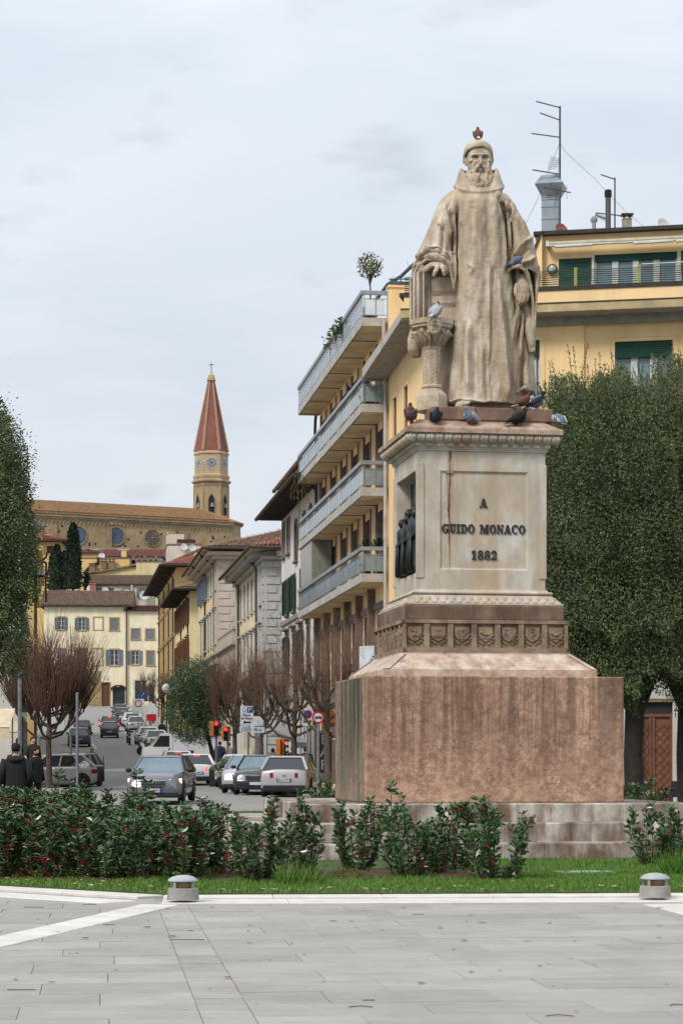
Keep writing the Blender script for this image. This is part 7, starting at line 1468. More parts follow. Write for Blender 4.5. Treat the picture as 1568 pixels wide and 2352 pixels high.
cypress('tallest slim cypress on the slope', 168.5, 1203, 1352, 38, 322, 1); cypress('broad shorter cypress left of the tallest one', 131, 1254, 1356, 46, 324, 2, .75); cypress('slender cypress tip between the two big cypresses', 149, 1268, 1352, 16, 328, 3); cypress('tiny cypress behind the ridge of the brown roof', 200, 1320, 1356, 10, 318, 4)
# greenery on the slope behind the houses
b = MB(); vs = []; fs = []
hill_rows = [296, 310, 330, 350, 380, 420, 470, 500]
for y in hill_rows: vs += [(x, y, gz(y) + .5 * math.sin(x * .2 + y)) for x in range(-90, 60, 10)]
for i in range(len(hill_rows) - 1):
    for j in range(14): a = i * 15 + j; fs.append((a, a + 1, a + 16, a + 15))
b.add(vs, fs); b.obj('hill', mat('hill_scrub', (84, 92, 58), (60, 68, 44), scale=.4, rv=0, k=.6), fix=False, kind='structure')
# ------------------------------------------------------------------ berry bushes along the bed
bl = mat('bush_leaf', (92, 128, 74), (46, 80, 46), scale=9, lo=.3, hi=.7, rv=.12, rough=.3, spec=.6, k=.66, grime=((104, 122, 70), .7, 3.5)); bstem = mat('bush_stem', (74, 72, 50), rv=.1); berry = mat('red_berry', (176, 30, 34), (140, 20, 26), scale=20, rv=.1, rough=.35, spec=.5)
def bush_meshes(seed, H, Wd, nst, dens, nber, low=.05):
    g = np.random.default_rng(seed); st = MB(); LP = []; LD = []; BP_ = []
    for i in range(nst):
        a = g.uniform(0, 6.283); r = Wd * .5 * math.sqrt(g.random()); hh = H * g.uniform(.62, 1.0) * (1 - .28 * (r / (Wd * .5)) ** 2); bx, by = r * math.cos(a), r * math.sin(a); ln = [(bx * .45, by * .45, -.03), (bx * .85 + g.normal() * .02, by * .85, hh * .35), (bx * 1.02 + g.normal() * .03, by * .9, hh * .75), (bx + g.normal() * .05, by + g.normal() * .05, hh)]; st.tube(ln, [.013, .010, .007, .004], 4)
        L_ = np.array(ln); m_ = int(dens * 1.35 * hh); t = np.clip(low + (1 - low) * g.random(m_), 0, 1) * 3; k = np.minimum(t.astype(int), 2); f = (t - k)[:, None]; P = L_[k] * (1 - f) + L_[k + 1] * f
        az = g.uniform(0, 6.283, m_); up = g.uniform(.0, 1.25, m_); LP.append(P); LD.append(np.stack([np.cos(az), np.sin(az), up], 1))
    P = np.concatenate(LP); D = unit(np.concatenate(LD)); n = len(P); side = unit(np.cross(D, g.normal(size=(n, 3)))); nrm = np.cross(side, D); l = g.uniform(.058, .104, n)[:, None]; w = l * .21; stalk = D * .012; base = P + stalk
    a_ = base; m1 = base + D * l * .36; m2 = base + D * l * .72 - nrm * l * .05; tip = base + D * l - nrm * l * .16; fold = nrm * w * .45
    q1 = np.stack([a_, m1 + side * w + fold, m2 + side * w * .85 + fold, tip], 1); q2 = np.stack([a_, tip, m2 - side * w * .85 + fold, m1 - side * w + fold], 1); V = np.concatenate([q1, q2], 1).reshape(-1, 3)
    lm = quads_mesh('foliage', V, bl); sm = st.mesh('stems', bstem, fix=False); b = MB()
    for i in range(nber):
        j = g.integers(n); c = P[j]
        for k in range(int(g.integers(6, 15))): o = c + g.normal(size=3) * .022; s = g.uniform(.008, .0125); b.add([(o[0] - s, o[1], o[2]), (o[0] + s, o[1], o[2]), (o[0], o[1] - s, o[2]), (o[0], o[1] + s, o[2]), (o[0], o[1], o[2] - s), (o[0], o[1], o[2] + s)], [(0, 2, 5), (2, 1, 5), (1, 3, 5), (3, 0, 5), (2, 0, 4), (1, 2, 4), (3, 1, 4), (0, 3, 4)])
    return sm, lm, (b.mesh('berries', berry, fix=False) if nber else None)
VAR = [bush_meshes(11, 1.08, .74, 15, 66, 30), bush_meshes(12, 1.05, .8, 17, 64, 18), bush_meshes(13, 1.12, .44, 8, 70, 8), bush_meshes(14, 1.0, .72, 14, 64, 58), bush_meshes(15, .98, .66, 13, 62, 8), bush_meshes(16, 1.2, .3, 4, 56, 0)]
def bush(px, py, var, sc, rz, label, group=None, sx=1.0, z=.055):
    py += 16
    sx *= 1.14 if px < 480 else 1.04; sc *= 1.03
    d = (EYE - z) * F / (py - HOR); t = thing('berry_bush', label, 'bush', (xat(px, d), d, z), rz, group); sm, lm, bm_ = VAR[var]; t.scale = (sc * sx, sc * sx, sc)
    place('stems', sm, t); place('foliage', lm, t)
    if bm_: place('berries', bm_, t, kind='stuff')
for a in ((600, 2008, 1, 1.0, .3, 'full glossy bush just right of the low stone bollard lamp, leaning against the steps behind', 1), (698, 1998, 2, .98, 1, 'narrow upright bush between two fuller berry bushes in front of the step corner', 1), (822, 1984, 0, 1.0, 2, 'berry bush with bare forked stem below the left edge of the red block', 1), (893, 1975, 5, 1.12, .7, 'single tall shoot standing above the bushes in front of the block', 1),
          (938, 2000, 4, .96, 2.6, 'dark leafy bush with few berries, left of the one covered in red berries', 1), (1036, 1984, 3, 1.04, 1.3, 'bush covered in clusters of bright red berries below the inscription', 1), (1132, 2004, 1, 1.02, 4, 'last dark bush of the long row, beside the open lawn', 1.05), (1498, 1972, 4, .96, 2.2, 'berry bush on its own soil patch at the right end of the steps', 1), (1566, 1990, 0, .92, 5, 'bush cut by the picture edge behind the second bollard lamp', 1),
          (505, 1992, 0, .92, 3.3, 'berry bush behind the low stone bollard lamp', 1.1), (452, 1996, 3, .95, 5.2, 'broad berry bush left of the bollard lamp, against the pale stone edge', 1.2), (1002, 1994, 4, .8, 3, 'low bush between the dark leafy one and the one covered in berries', 1)): bush(a[0], a[1], a[2], a[3], a[4], a[5], 'berry bushes in front of the monument', a[6])
q = random.Random(33); ORD = 'first second third fourth fifth sixth'.split()
for row, py, n, x0, x1, s0 in (('front', 2000, 6, -10, 400, .98), ('second', 1974, 5, 25, 400, 1.0), ('middle', 1948, 5, -15, 330, .98), ('fourth', 1924, 4, 15, 230, 1.0), ('rear', 1902, 5, -10, 215, .98)):
    for i in range(n): x = x0 + (x1 - x0) * i / (n - 1) + q.uniform(-12, 12); bush(x, py + q.uniform(-5, 5), q.choice((0, 0, 1, 1, 3, 3, 4)), s0 * q.uniform(.9, 1.08) * (.88 if x > 235 else 1), q.uniform(0, 6.3), '%s berry bush from the left in the %s row of the dense clump' % (ORD[i], row), 'berry bushes in the dense clump', 1.18)
for px, py, s0, lb in ((300, 1900, .78, 'low berry bush behind the clump below the grey car'), (395, 1905, .72, 'low berry bush behind the clump right of the grey car'), (470, 1915, .8, 'berry bush behind the bollard lamp, in the second line')): bush(px, py, 0 if px % 2 else 1, s0, px, lb, 'berry bushes in front of the monument', 1.3)
for px, py, v_, lb in ((310, 1935, 5, 'tall slim shoot rising from the clump in front of the grey car'), (130, 1925, 5, 'tall leafy shoot rising from the clump in front of the silver car')): bush(px, py, v_, 1.25, 1, lb, None, 1.2)
for px, d, v_, s, lb in ((1452, 47, 3, 1.15, 'low berry bush beside the block below the dark tree trunk'), (1480, 50, 1, 1.1, 'green bush in front of the wooden door'), (1515, 44, 1, .95, 'green bush in front of the grey garden chair'), (742, 47, 4, 1.2, 'green bush beside the left edge of the red block'), (756, 44, 1, .9, 'low bush with yellow flowers at its foot beside the red block')):
    t = thing('shrub', lb, 'bush', (xat(px, d), d, .05), v_); sm, lm, bm_ = VAR[v_]; t.scale = (s,) * 3; place('stems', sm, t); place('foliage', lm, t)
    if bm_: place('berries', bm_, t)
b = MB(); q = random.Random(6)
for i in range(26): x, y, z = xat(q.uniform(735, 764), 43), 43 + q.uniform(-.3, .3), q.uniform(.15, .75); b.ell((x, y, z), (.035, .035, .025), 6, 4)
b.obj('yellow_flowers', mat('yellow_petal', (236, 186, 40), rv=.1), fix=False, kind='stuff')
# ------------------------------------------------------------------ vehicles
tyre_m = mat('tyre', (40, 40, 42), rv=0); rim_m = mat('rim', (150, 152, 156), metal=.6, rough=.35, rv=0); plast = mat('black_plastic', (42, 43, 46), rv=0, rough=.55); chrome = mat('chrome', (200, 204, 208), metal=.9, rough=.2, rv=0)
cglass = mat('car_glass', (44, 52, 58), rough=.05, spec=.8, rv=0); wscr = mat('windscreen', (120, 142, 156), (96, 116, 130), rough=.05, spec=.8, rv=0, scale=.9); redl = mat('tail_light', (150, 22, 30), rough=.2, rv=0, spec=.6); lens = mat('lamp_lens', (210, 214, 216), rough=.15, rv=0); plate_m = mat('number_plate', (228, 230, 232), rv=0); plate_b = mat('plate_blue', (40, 70, 150), rv=0)
lit_w = mat('headlamp_lit', (255, 244, 190), emit=((255, 240, 180), 1.4), rv=0); lit_r = mat('brake_lit', (255, 60, 50), emit=((255, 50, 40), 2.6), rv=0); amber = mat('amber_lens', (214, 130, 40), rv=0)
def carpaint(n, c): return mat('paint_' + n, c, c, rv=0, rough=.28, spec=.5, coat=.6, metal=.25 if n in ('silver', 'grey') else 0, k=.75)
PAINT = {n: carpaint(n, c) for n, c in dict(silver=(190, 188, 188), grey=(112, 114, 122), white=(230, 232, 236), black=(38, 39, 44), navy=(54, 62, 78), dark=(60, 62, 66)).items()}
SHAPE = {   # length, half width, belt z, roof z, (bonnet end y, windscreen top y, roof end y, tail y of glass base) measured from the front
    'suv': (4.2, .90, 1.0, 1.53, 1.18, 1.85, 3.55, 4.02), 'hatch': (3.7, .83, .95, 1.46, .95, 1.65, 3.15, 3.6), 'wagon': (4.55, .91, .98, 1.5, 1.25, 2.0, 4.0, 4.42), 'city': (3.55, .81, .95, 1.48, .85, 1.45, 2.75, 3.4)}
CM = {}
def car_meshes(kind):
    if kind in CM: return CM[kind]
    L_, hw, zb, zr, yb, yw, yr, yt = SHAPE[kind]; hz = zb - .09; b = MB()
    def ring(y, w, z0, z1, cr=.06): return [(-w * .90, y, z0), (-w * .985, y, z0 + .12), (-w, y, z0 + .34), (-w * .985, y, z1 - .12), (-w * .93, y, z1), (-w * .5, y, z1 + cr), (0, y, z1 + cr * 1.2), (w * .5, y, z1 + cr), (w * .93, y, z1), (w * .985, y, z1 - .12), (w, y, z0 + .34), (w * .985, y, z0 + .12), (w * .90, y, z0)]
    b.rings([ring(0.0, hw * .78, .34, hz - .2), ring(.06, hw * .9, .26, hz - .13), ring(.3, hw * .97, .22, hz - .04), ring(yb, hw, .22, zb - .02), ring((yb + yr) / 2, hw, .22, zb, 0), ring(yr, hw, .22, zb + .01, 0), ring(L_ - .2, hw * .98, .24, zb, .0), ring(L_ - .04, hw * .93, .30, zb - .04), ring(L_, hw * .84, .38, zb - .12)], True, True)
    body = b
    def cab(y, w, z): return [(-w, y, z), (w, y, z)]
    wt = hw * .70; wb = hw * .93; A = [(-wb, yb - .12, zb - .01), (wb, yb - .12, zb - .01), (wb, yt + .02, zb), (-wb, yt + .02, zb)]; B = [(-wt, yw, zr - .05), (wt, yw, zr - .05), (wt, yr, zr - .05), (-wt, yr, zr - .05)]
    g = MB(); g.quad(A[1], A[2], B[2], B[1]); g.quad(A[3], A[0], B[0], B[3]); ws = MB(); ws.quad(A[0], A[1], B[1], B[0]); rw = MB(); rw.quad(A[2], A[3], B[3], B[2])
    rf = MB(); rf.rings([[(x * s, y0, z) for x, y0 in ((-wt - .02, yw - .03), (wt + .02, yw - .03), (wt + .02, yr + .05), (-wt - .02, yr + .05))] for s, z in ((1, zr - .07), (1.0, zr - .04))] + [[(-wt * .85, yw + .1, zr), (wt * .85, yw + .1, zr), (wt * .85, yr - .05, zr), (-wt * .85, yr - .05, zr)]], True, True)
    for s in (-1, 1):
        for (a, c, r_) in ((A[1] if s > 0 else A[0], B[1] if s > 0 else B[0], .045), (A[2] if s > 0 else A[3], B[2] if s > 0 else B[3], .07)): rf.tube([a, c], r_, 6)
        for f, r_ in ((.42, .035), (.76, .045)): rf.tube([(s * wb, yb + (yt - yb) * f, zb), (s * (wt + .01), yw + (yr - yw) * f, zr - .06)], r_, 5)
        rf.tube([(s * (wt + .02), yw, zr - .03), (s * (wt + .02), yr, zr - .03)], .03, 5)
    wh = MB(); ri = MB(); ax = (.78, L_ - .78)
    wh.X = Matrix.Rotation(R(90), 4, 'Y'); wh.lathe([(.2, -.1), (.31, -.1), (.33, -.06), (.33, .06), (.31, .1), (.2, .1)], 18); wh.X = None; ri.X = Matrix.Rotation(R(90), 4, 'Y'); ri.lathe([(.21, -.09), (.2, .085), (.08, .06), (.03, .07)], 14)
    for k in range(5): a = k * 2 * PI / 5; ri.tube([(.04 * math.cos(a), .04 * math.sin(a), .085), (.2 * math.cos(a), .2 * math.sin(a), .09)], .025, 4)
    ri.X = None; ar = MB()
    for y in ax:
        for s in (-1, 1): ar.rings([[(s * (hw + o), y + r * math.cos(t), .33 + r * math.sin(t)) for t in [PI * k / 10 for k in range(11)]] for r, o in ((.34, .004), (.40, .012), (.41, -.02))], closed=False); ar.rings([[(s * hw * x_, y + .36 * math.cos(2 * PI * k / 14), .34 + .36 * math.sin(2 * PI * k / 14)) for k in range(14)] for x_ in (.9, 1.002)], True, True)
    ar.box(-hw * .9, hw * .9, .01, L_ - .01, .2, .3); ar.box(-hw * .86, hw * .86, -.015, .1, .25, .36); ar.box(-hw * .85, hw * .85, L_ - .12, L_ + .02, .26, .42)
    CM[kind] = dict(body=body.mesh('body', PAINT['grey'], True), side=g.mesh('side_glass', cglass, fix=False), ws=ws.mesh('windscreen', wscr, fix=False), rw=rw.mesh('rear_window', cglass, fix=False), roof=rf.mesh('roof', PAINT['grey']), tyre=wh.mesh('tyre', tyre_m, True), rim=ri.mesh('rim', rim_m), trim=ar.mesh('trim', plast, fix=False))
    return CM[kind]
def painted(me, col):
    k = (me.name, col)
    if k not in CM: c = me.copy(); c.materials[0] = PAINT[col]; CM[k] = c
    return CM[k]
def car(label, px, d, ang, kind, col, lamps=False, brake=False, emblem=None, num='', bars=False, roofcol=None, cat='car', dz=0):
    """ang 0: seen from behind driving up the street; 180: coming towards us"""
    M = car_meshes(kind); L_, hw, zb, zr, yb, yw, yr, yt = SHAPE[kind]; p = onroad(px, d, dz); t = thing('parked_car' if not (lamps or brake) else 'car', label, cat, p, R(ang)); sl = math.atan((gz(d + 3) - gz(d - 3)) / 6) if d > 66 else 0
    t.rotation_euler = (sl * math.cos(R(ang)) * -1 * -1, -sl * math.sin(R(ang)), R(ang))
    o = dict(loc=(0, 0, 0)); off = Matrix.Translation((0, L_ / 2, 0)) @ Matrix.Rotation(PI, 4, 'Z')      # model front is at +y
    def put(n, me, par=t, m=off): q = place(n, me, par); q.matrix_local = m; return q
    bo = put('body', painted(M['body'], col)); put('side_glass', M['side']); put('windscreen', M['ws']); put('rear_window', M['rw']); put('roof', painted(M['roof'], roofcol or col)); put('trim', M['trim'])
    for y in (.78, L_ - .78):
        for s in (-1, 1): w = place('wheel', M['tyre'], t); w.matrix_local = off @ Matrix.Translation((s * (hw - .09), y, .33)) @ Matrix.Rotation(0 if s > 0 else PI, 4, 'Z'); place('rim', M['rim'], w)
    for s in (-1, 1):
        b = MB(); b.X = off; b.rings([[(s * hw * .93, .2, hz_), (s * hw * .97, .34, hz_ + .01), (s * hw * .58, .02, hz_ - .01), (s * hw * .56, .06, hz_)] for hz_ in (zb - .36, zb - .2)], True, True); b.X = None; b.obj('headlight', lit_w if lamps else lens, t)
        b = MB(); b.X = off; b.rings([[(s * hw * .99, L_ - .34, z), (s * hw * .97, L_ - .06, z), (s * hw * .44, L_ + .02, z + .02), (s * hw * .5, L_ - .1, z)] for z in (zb - .30, zb - .12)], True, True); b.X = None; b.obj('tail_light', lit_r if brake else redl, t)
        b = MB(); b.X = off; b.ell((s * (hw + .12), yb + .25, zb + .06), (.11, .07, .075), 8, 6); b.X = None; b.obj('wing_mirror', PAINT[col] if kind != 'suv' else plast, t, smooth=True)
        b = MB(); b.X = off
        for y in (yb + 1.15, yb + 2.1): b.box(*sorted((s * (hw - .005), s * (hw + .025))), y, y + .2, zb - .17, zb - .14)
        b.X = None; b.obj('door_handle', PAINT[col], t)
        if bars: b = MB(); b.X = off; b.tube([(s * hw * .68, yw + .1, zr - .01), (s * hw * .68, yw + .3, zr + .04), (s * hw * .68, yr - .3, zr + .04), (s * hw * .68, yr, zr - .01)], .02, 5); b.X = None; b.obj('roof_bar', chrome, t)
    b = MB(); b.X = off; b.rings([[(x * s_, y, z) for x, z in ((-hw * .42, zb - .26), (hw * .42, zb - .26), (hw * .42, zb - .42), (hw * .26, zb - .56), (-hw * .26, zb - .56), (-hw * .42, zb - .42))] for s_, y in ((1.0, .03), (1.0, -.03))], True, True); b.X = None; gr = b.obj('grille', plast, t)
    b = MB(); b.X = off
    for i in range(4): b.box(-hw * .40, hw * .40, -.045, -.03, zb - .31 - i * .05, zb - .295 - i * .05)
    b.tube([(x, -.035, z) for x, z in ((-hw * .42, zb - .26), (hw * .42, zb - .26), (hw * .42, zb - .42), (hw * .26, zb - .56), (-hw * .26, zb - .56), (-hw * .42, zb - .42), (-hw * .42, zb - .26))], .018, 5); b.X = None; b.obj('grille_bars', chrome, gr)
    for y, nm in ((-.05, 'front'), (L_ + .03, 'rear')):
        b = MB(); b.X = off; z = zb - .62 if nm == 'front' else zb - .42; b.box(-.26, .26, y - .012, y + .012, z, z + .115); b.X = None; pl = b.obj('number_plate', plate_m, t); b = MB(); b.X = off
        for s in (-1, 1): b.box(*sorted((s * .22, s * .262)), y - .016, y + .016, z - .002, z + .117)
        b.X = None; b.obj('plate_band', plate_b, pl)
        if num: x = put_text('plate_number', num, .105, plast, pl, (0, 0, 0), ext=.002); x.matrix_local = off @ Matrix.Translation((0, y + (-.018 if nm == 'front' else .018), z + .056)) @ Matrix.Rotation(0 if nm == 'front' else PI, 4, 'Z') @ Matrix.Rotation(R(90), 4, 'X')
    if brake: b = MB(); b.X = off; b.box(-.14, .14, yr + .04, yr + .07, zr - .1, zr - .06); b.X = None; b.obj('brake_light', lit_r, t)
    def hoop(cx, cz, r, tk, y, par): b = MB(); b.X = off; b.tube([(cx + r * math.cos(a), y, cz + r * math.sin(a)) for a in [2 * PI * k / 16 for k in range(17)]], tk, 5); b.X = None; return b
    if emblem == 'rings':
        for k in range(4): hoop(-.13 + .087 * k, zb - .30, .052, .011, -.06 - .004 * (k % 2), gr).obj('badge_ring', chrome, gr)
    if emblem == 'round':
        b = hoop(0, zb - .2, .062, .009, L_ + .0, t); b.X = off
        for x0, x1 in ((-.04, -.012), (-.0, -.025), (.0, .025), (.04, .012)): b.tube([(x0, L_ + .0, zb - .16), (x1, L_ + .0, zb - .245)], .007, 4)
        b.X = None; b.obj('badge', chrome, t)
    return t
car('grey car facing us with its headlamps lit, chrome framed grille with four rings', 373, 72, 180 - 3, 'suv', 'grey', lamps=True, emblem='rings', num='GD 220KT')
car('white hatchback braking at the lights, right behind the oncoming grey car', 447, 103, 8, 'hatch', 'white', brake=True, num='EZ 418')
car('white car ahead of the braking white hatchback', 405, 113, 8, 'hatch', 'white', brake=True)
car('small black hatchback with beige roof driving up the hill', 252, 200, 6, 'city', 'dark', roofcol='black', num='FH 660')
car('dark car just ahead of the small black hatchback', 252, 214, 6, 'suv', 'black', brake=True)
car('dark people carrier at the top of the street by the garlanded arch', 279, 240, 6, 'suv', 'black', lamps=False); car('second dark car at the top of the street, in front of the arch', 276, 252, 6, 'suv', 'dark')
car('dark blue car in the row parked up the hill, third from the motorcycles', 292, 231, 10, 'hatch', 'navy'); car('white car between the dark blue one and the silver one up the hill', 302, 225, 10, 'wagon', 'white'); car('silver car parked nose downhill behind the small sign on the hill', 311, 213, 10, 'suv', 'silver')
car('pair of white parked cars up the hill, the front one', 352, 172, 14, 'suv', 'white'); car('white parked car uphill, partly behind the motorcycles', 338, 182, 10, 'wagon', 'white')
car('silver estate car seen from behind, parked beside the red block', 670, 82, -6, 'wagon', 'silver', emblem='round', num='FB 273PC', bars=True)
car('black car facing us, parked between the silver estate and another silver car', 600, 85.5, 176, 'suv', 'black'); car('silver car parked behind the round planter shrub', 572, 89, 175, 'suv', 'silver'); car('pale car half hidden behind the planter shrub', 548, 100, 172, 'hatch', 'white')
lc = car('silver crossover seen from its side, right behind the bushes near the man in black', 106, 95, 120, 'suv', 'silver'); sc_ = car('silver estate car with its driver door open, behind the crossover', 166, 99, 170, 'wagon', 'silver', bars=True)
b = MB(); b.box(0, .06, -.02, 1.0, .28, .95); b.rings([[(.0, y, z), (.06, y, z)] for y, z in ((.0, .95), (.25, 1.42), (.95, 1.40), (1.0, .95))], closed=False); b.obj('open_door', PAINT['black'], sc_, loc=(-.93, .5, 0), rot=R(62))
car('dark car parked on the hotel side of the street, seen from behind', 183, 178, 6, 'suv', 'dark', num='EK 552'); car('red car parked uphill beyond the dark one on the hotel side', 190, 205, 6, 'hatch', 'dark')
# delivery van
van = thing('delivery_van', 'white box van parked behind the round evergreen', 'van', onroad(452, 131), R(98)); b = MB(); b.box(-1.0, 1.0, -2.6, 1.5, .75, 2.2); b.obj('cargo_box', PAINT['white'], van); b = MB(); b.rings([[(-.95, y, z), (.95, y, z), (.95, y2, z), (-.95, y2, z)] for z, y, y2 in ((.45, 1.52, 3.35), (1.25, 1.52, 3.25), (1.35, 1.52, 2.75), (2.05, 1.52, 2.2), (2.1, 1.55, 2.1))], True, True); b.obj('cab', PAINT['white'], van)
b = MB(); b.add([(-.85, 2.79, 1.36), (.85, 2.79, 1.36), (.8, 2.25, 2.02), (-.8, 2.25, 2.02)], [(0, 1, 2, 3)]); b.add([(.965, 1.7, 1.3), (.965, 2.7, 1.3), (.965, 2.25, 1.95), (.965, 1.7, 1.95)], [(0, 1, 2, 3)]); b.add([(-.965, 1.7, 1.3), (-.965, 2.7, 1.3), (-.965, 2.25, 1.95), (-.965, 1.7, 1.95)], [(0, 1, 2, 3)]); b.obj('cab_glass', cglass, van, fix=False)
b = MB(); b.box(-.9, .9, -2.5, 1.5, .4, .74); b.obj('chassis', plast, van); wm = car_meshes('suv')
for x in (-.85, .85):
    for y in (-1.7, 2.5): w = place('wheel', wm['tyre'], van, (x, y, .34)); place('rim', wm['rim'], w)
# motorcycles
def moto(label, px, d, rz, col):
    t = thing('motorcycle', label, 'motorcycle', onroad(px, d), R(rz), 'motorcycles parked at the kerb')
    for y in (-.62, .66):
        b = MB(); b.X = Matrix.Translation((0, y, .3)) @ Matrix.Rotation(R(90), 4, 'Y'); b.lathe([(.2, -.05), (.28, -.055), (.3, 0), (.28, .055), (.2, .05)], 14); b.X = None; w = b.obj('wheel', tyre_m, t); b = MB(); b.X = Matrix.Translation((0, y, .3)) @ Matrix.Rotation(R(90), 4, 'Y'); b.lathe([(.2, -.02), (.2, .02), (.03, .03), (.03, -.03)], 10); b.X = None; b.obj('rim', rim_m, w)
    b = MB(); b.rings([[(x * w, y, z + dz) for x, dz in ((-1, -.1), (-.8, .1), (0, .14), (.8, .1), (1, -.1), (0, -.22))] for y, w, z in ((-.75, .06, .75), (-.5, .14, .68), (-.1, .15, .5), (.25, .17, .62), (.5, .12, .8), (.62, .05, .85))], True, True); b.obj('body', col, t)
    b = MB(); b.rings([[(x * w, y, z) for x, z in ((-1, z0), (1, z0), (.8, z0 + .1), (-.8, z0 + .1))] for y, w, z0 in ((-.8, .1, .82), (-.3, .15, .76), (.1, .1, .78))], True, True); b.obj('seat', plast, t)
    b = MB(); b.tube([(0, .66, .3), (0, .48, .95)], .04, 6); b.tube([(-.34, .35, 1.05), (0, .46, .98), (.34, .35, 1.05)], .02, 5); b.tube([(-.3, .4, 1.05), (-.36, .42, 1.25)], .012, 4); b.tube([(.3, .4, 1.05), (.36, .42, 1.25)], .012, 4); b.obj('handlebar', plast, t)
    b = MB(); b.ell((0, .6, .88), (.09, .07, .08), 8, 6); b.obj('headlight', lens, t); b = MB(); b.box(-.16, .16, -.95, -.68, .9, 1.15); b.obj('top_box', plast, t)
    b = MB(); b.rings([[(-.16, .58, .95), (.16, .58, .95)], [(-.13, .48, 1.3), (.13, .48, 1.3)]], closed=False); b.obj('windshield', glass_d, t, fix=False)
for i, (px, d, c) in enumerate(((338, 158, PAINT['white']), (350, 151, PAINT['dark']), (362, 145, carpaint('maroon', (120, 34, 40))), (376, 139, PAINT['black']), (392, 134, PAINT['grey']), (408, 128, PAINT['black']))): moto(('white motorcycle, farthest uphill of the kerb row', 'dark motorcycle next to the white one in the kerb row', 'maroon motorcycle in the middle of the kerb row', 'black motorcycle just below the maroon one', 'grey motorcycle second lowest in the kerb row', 'black motorcycle lowest in the kerb row by the white cars')[i], px, d, 55 + i * 4, c)
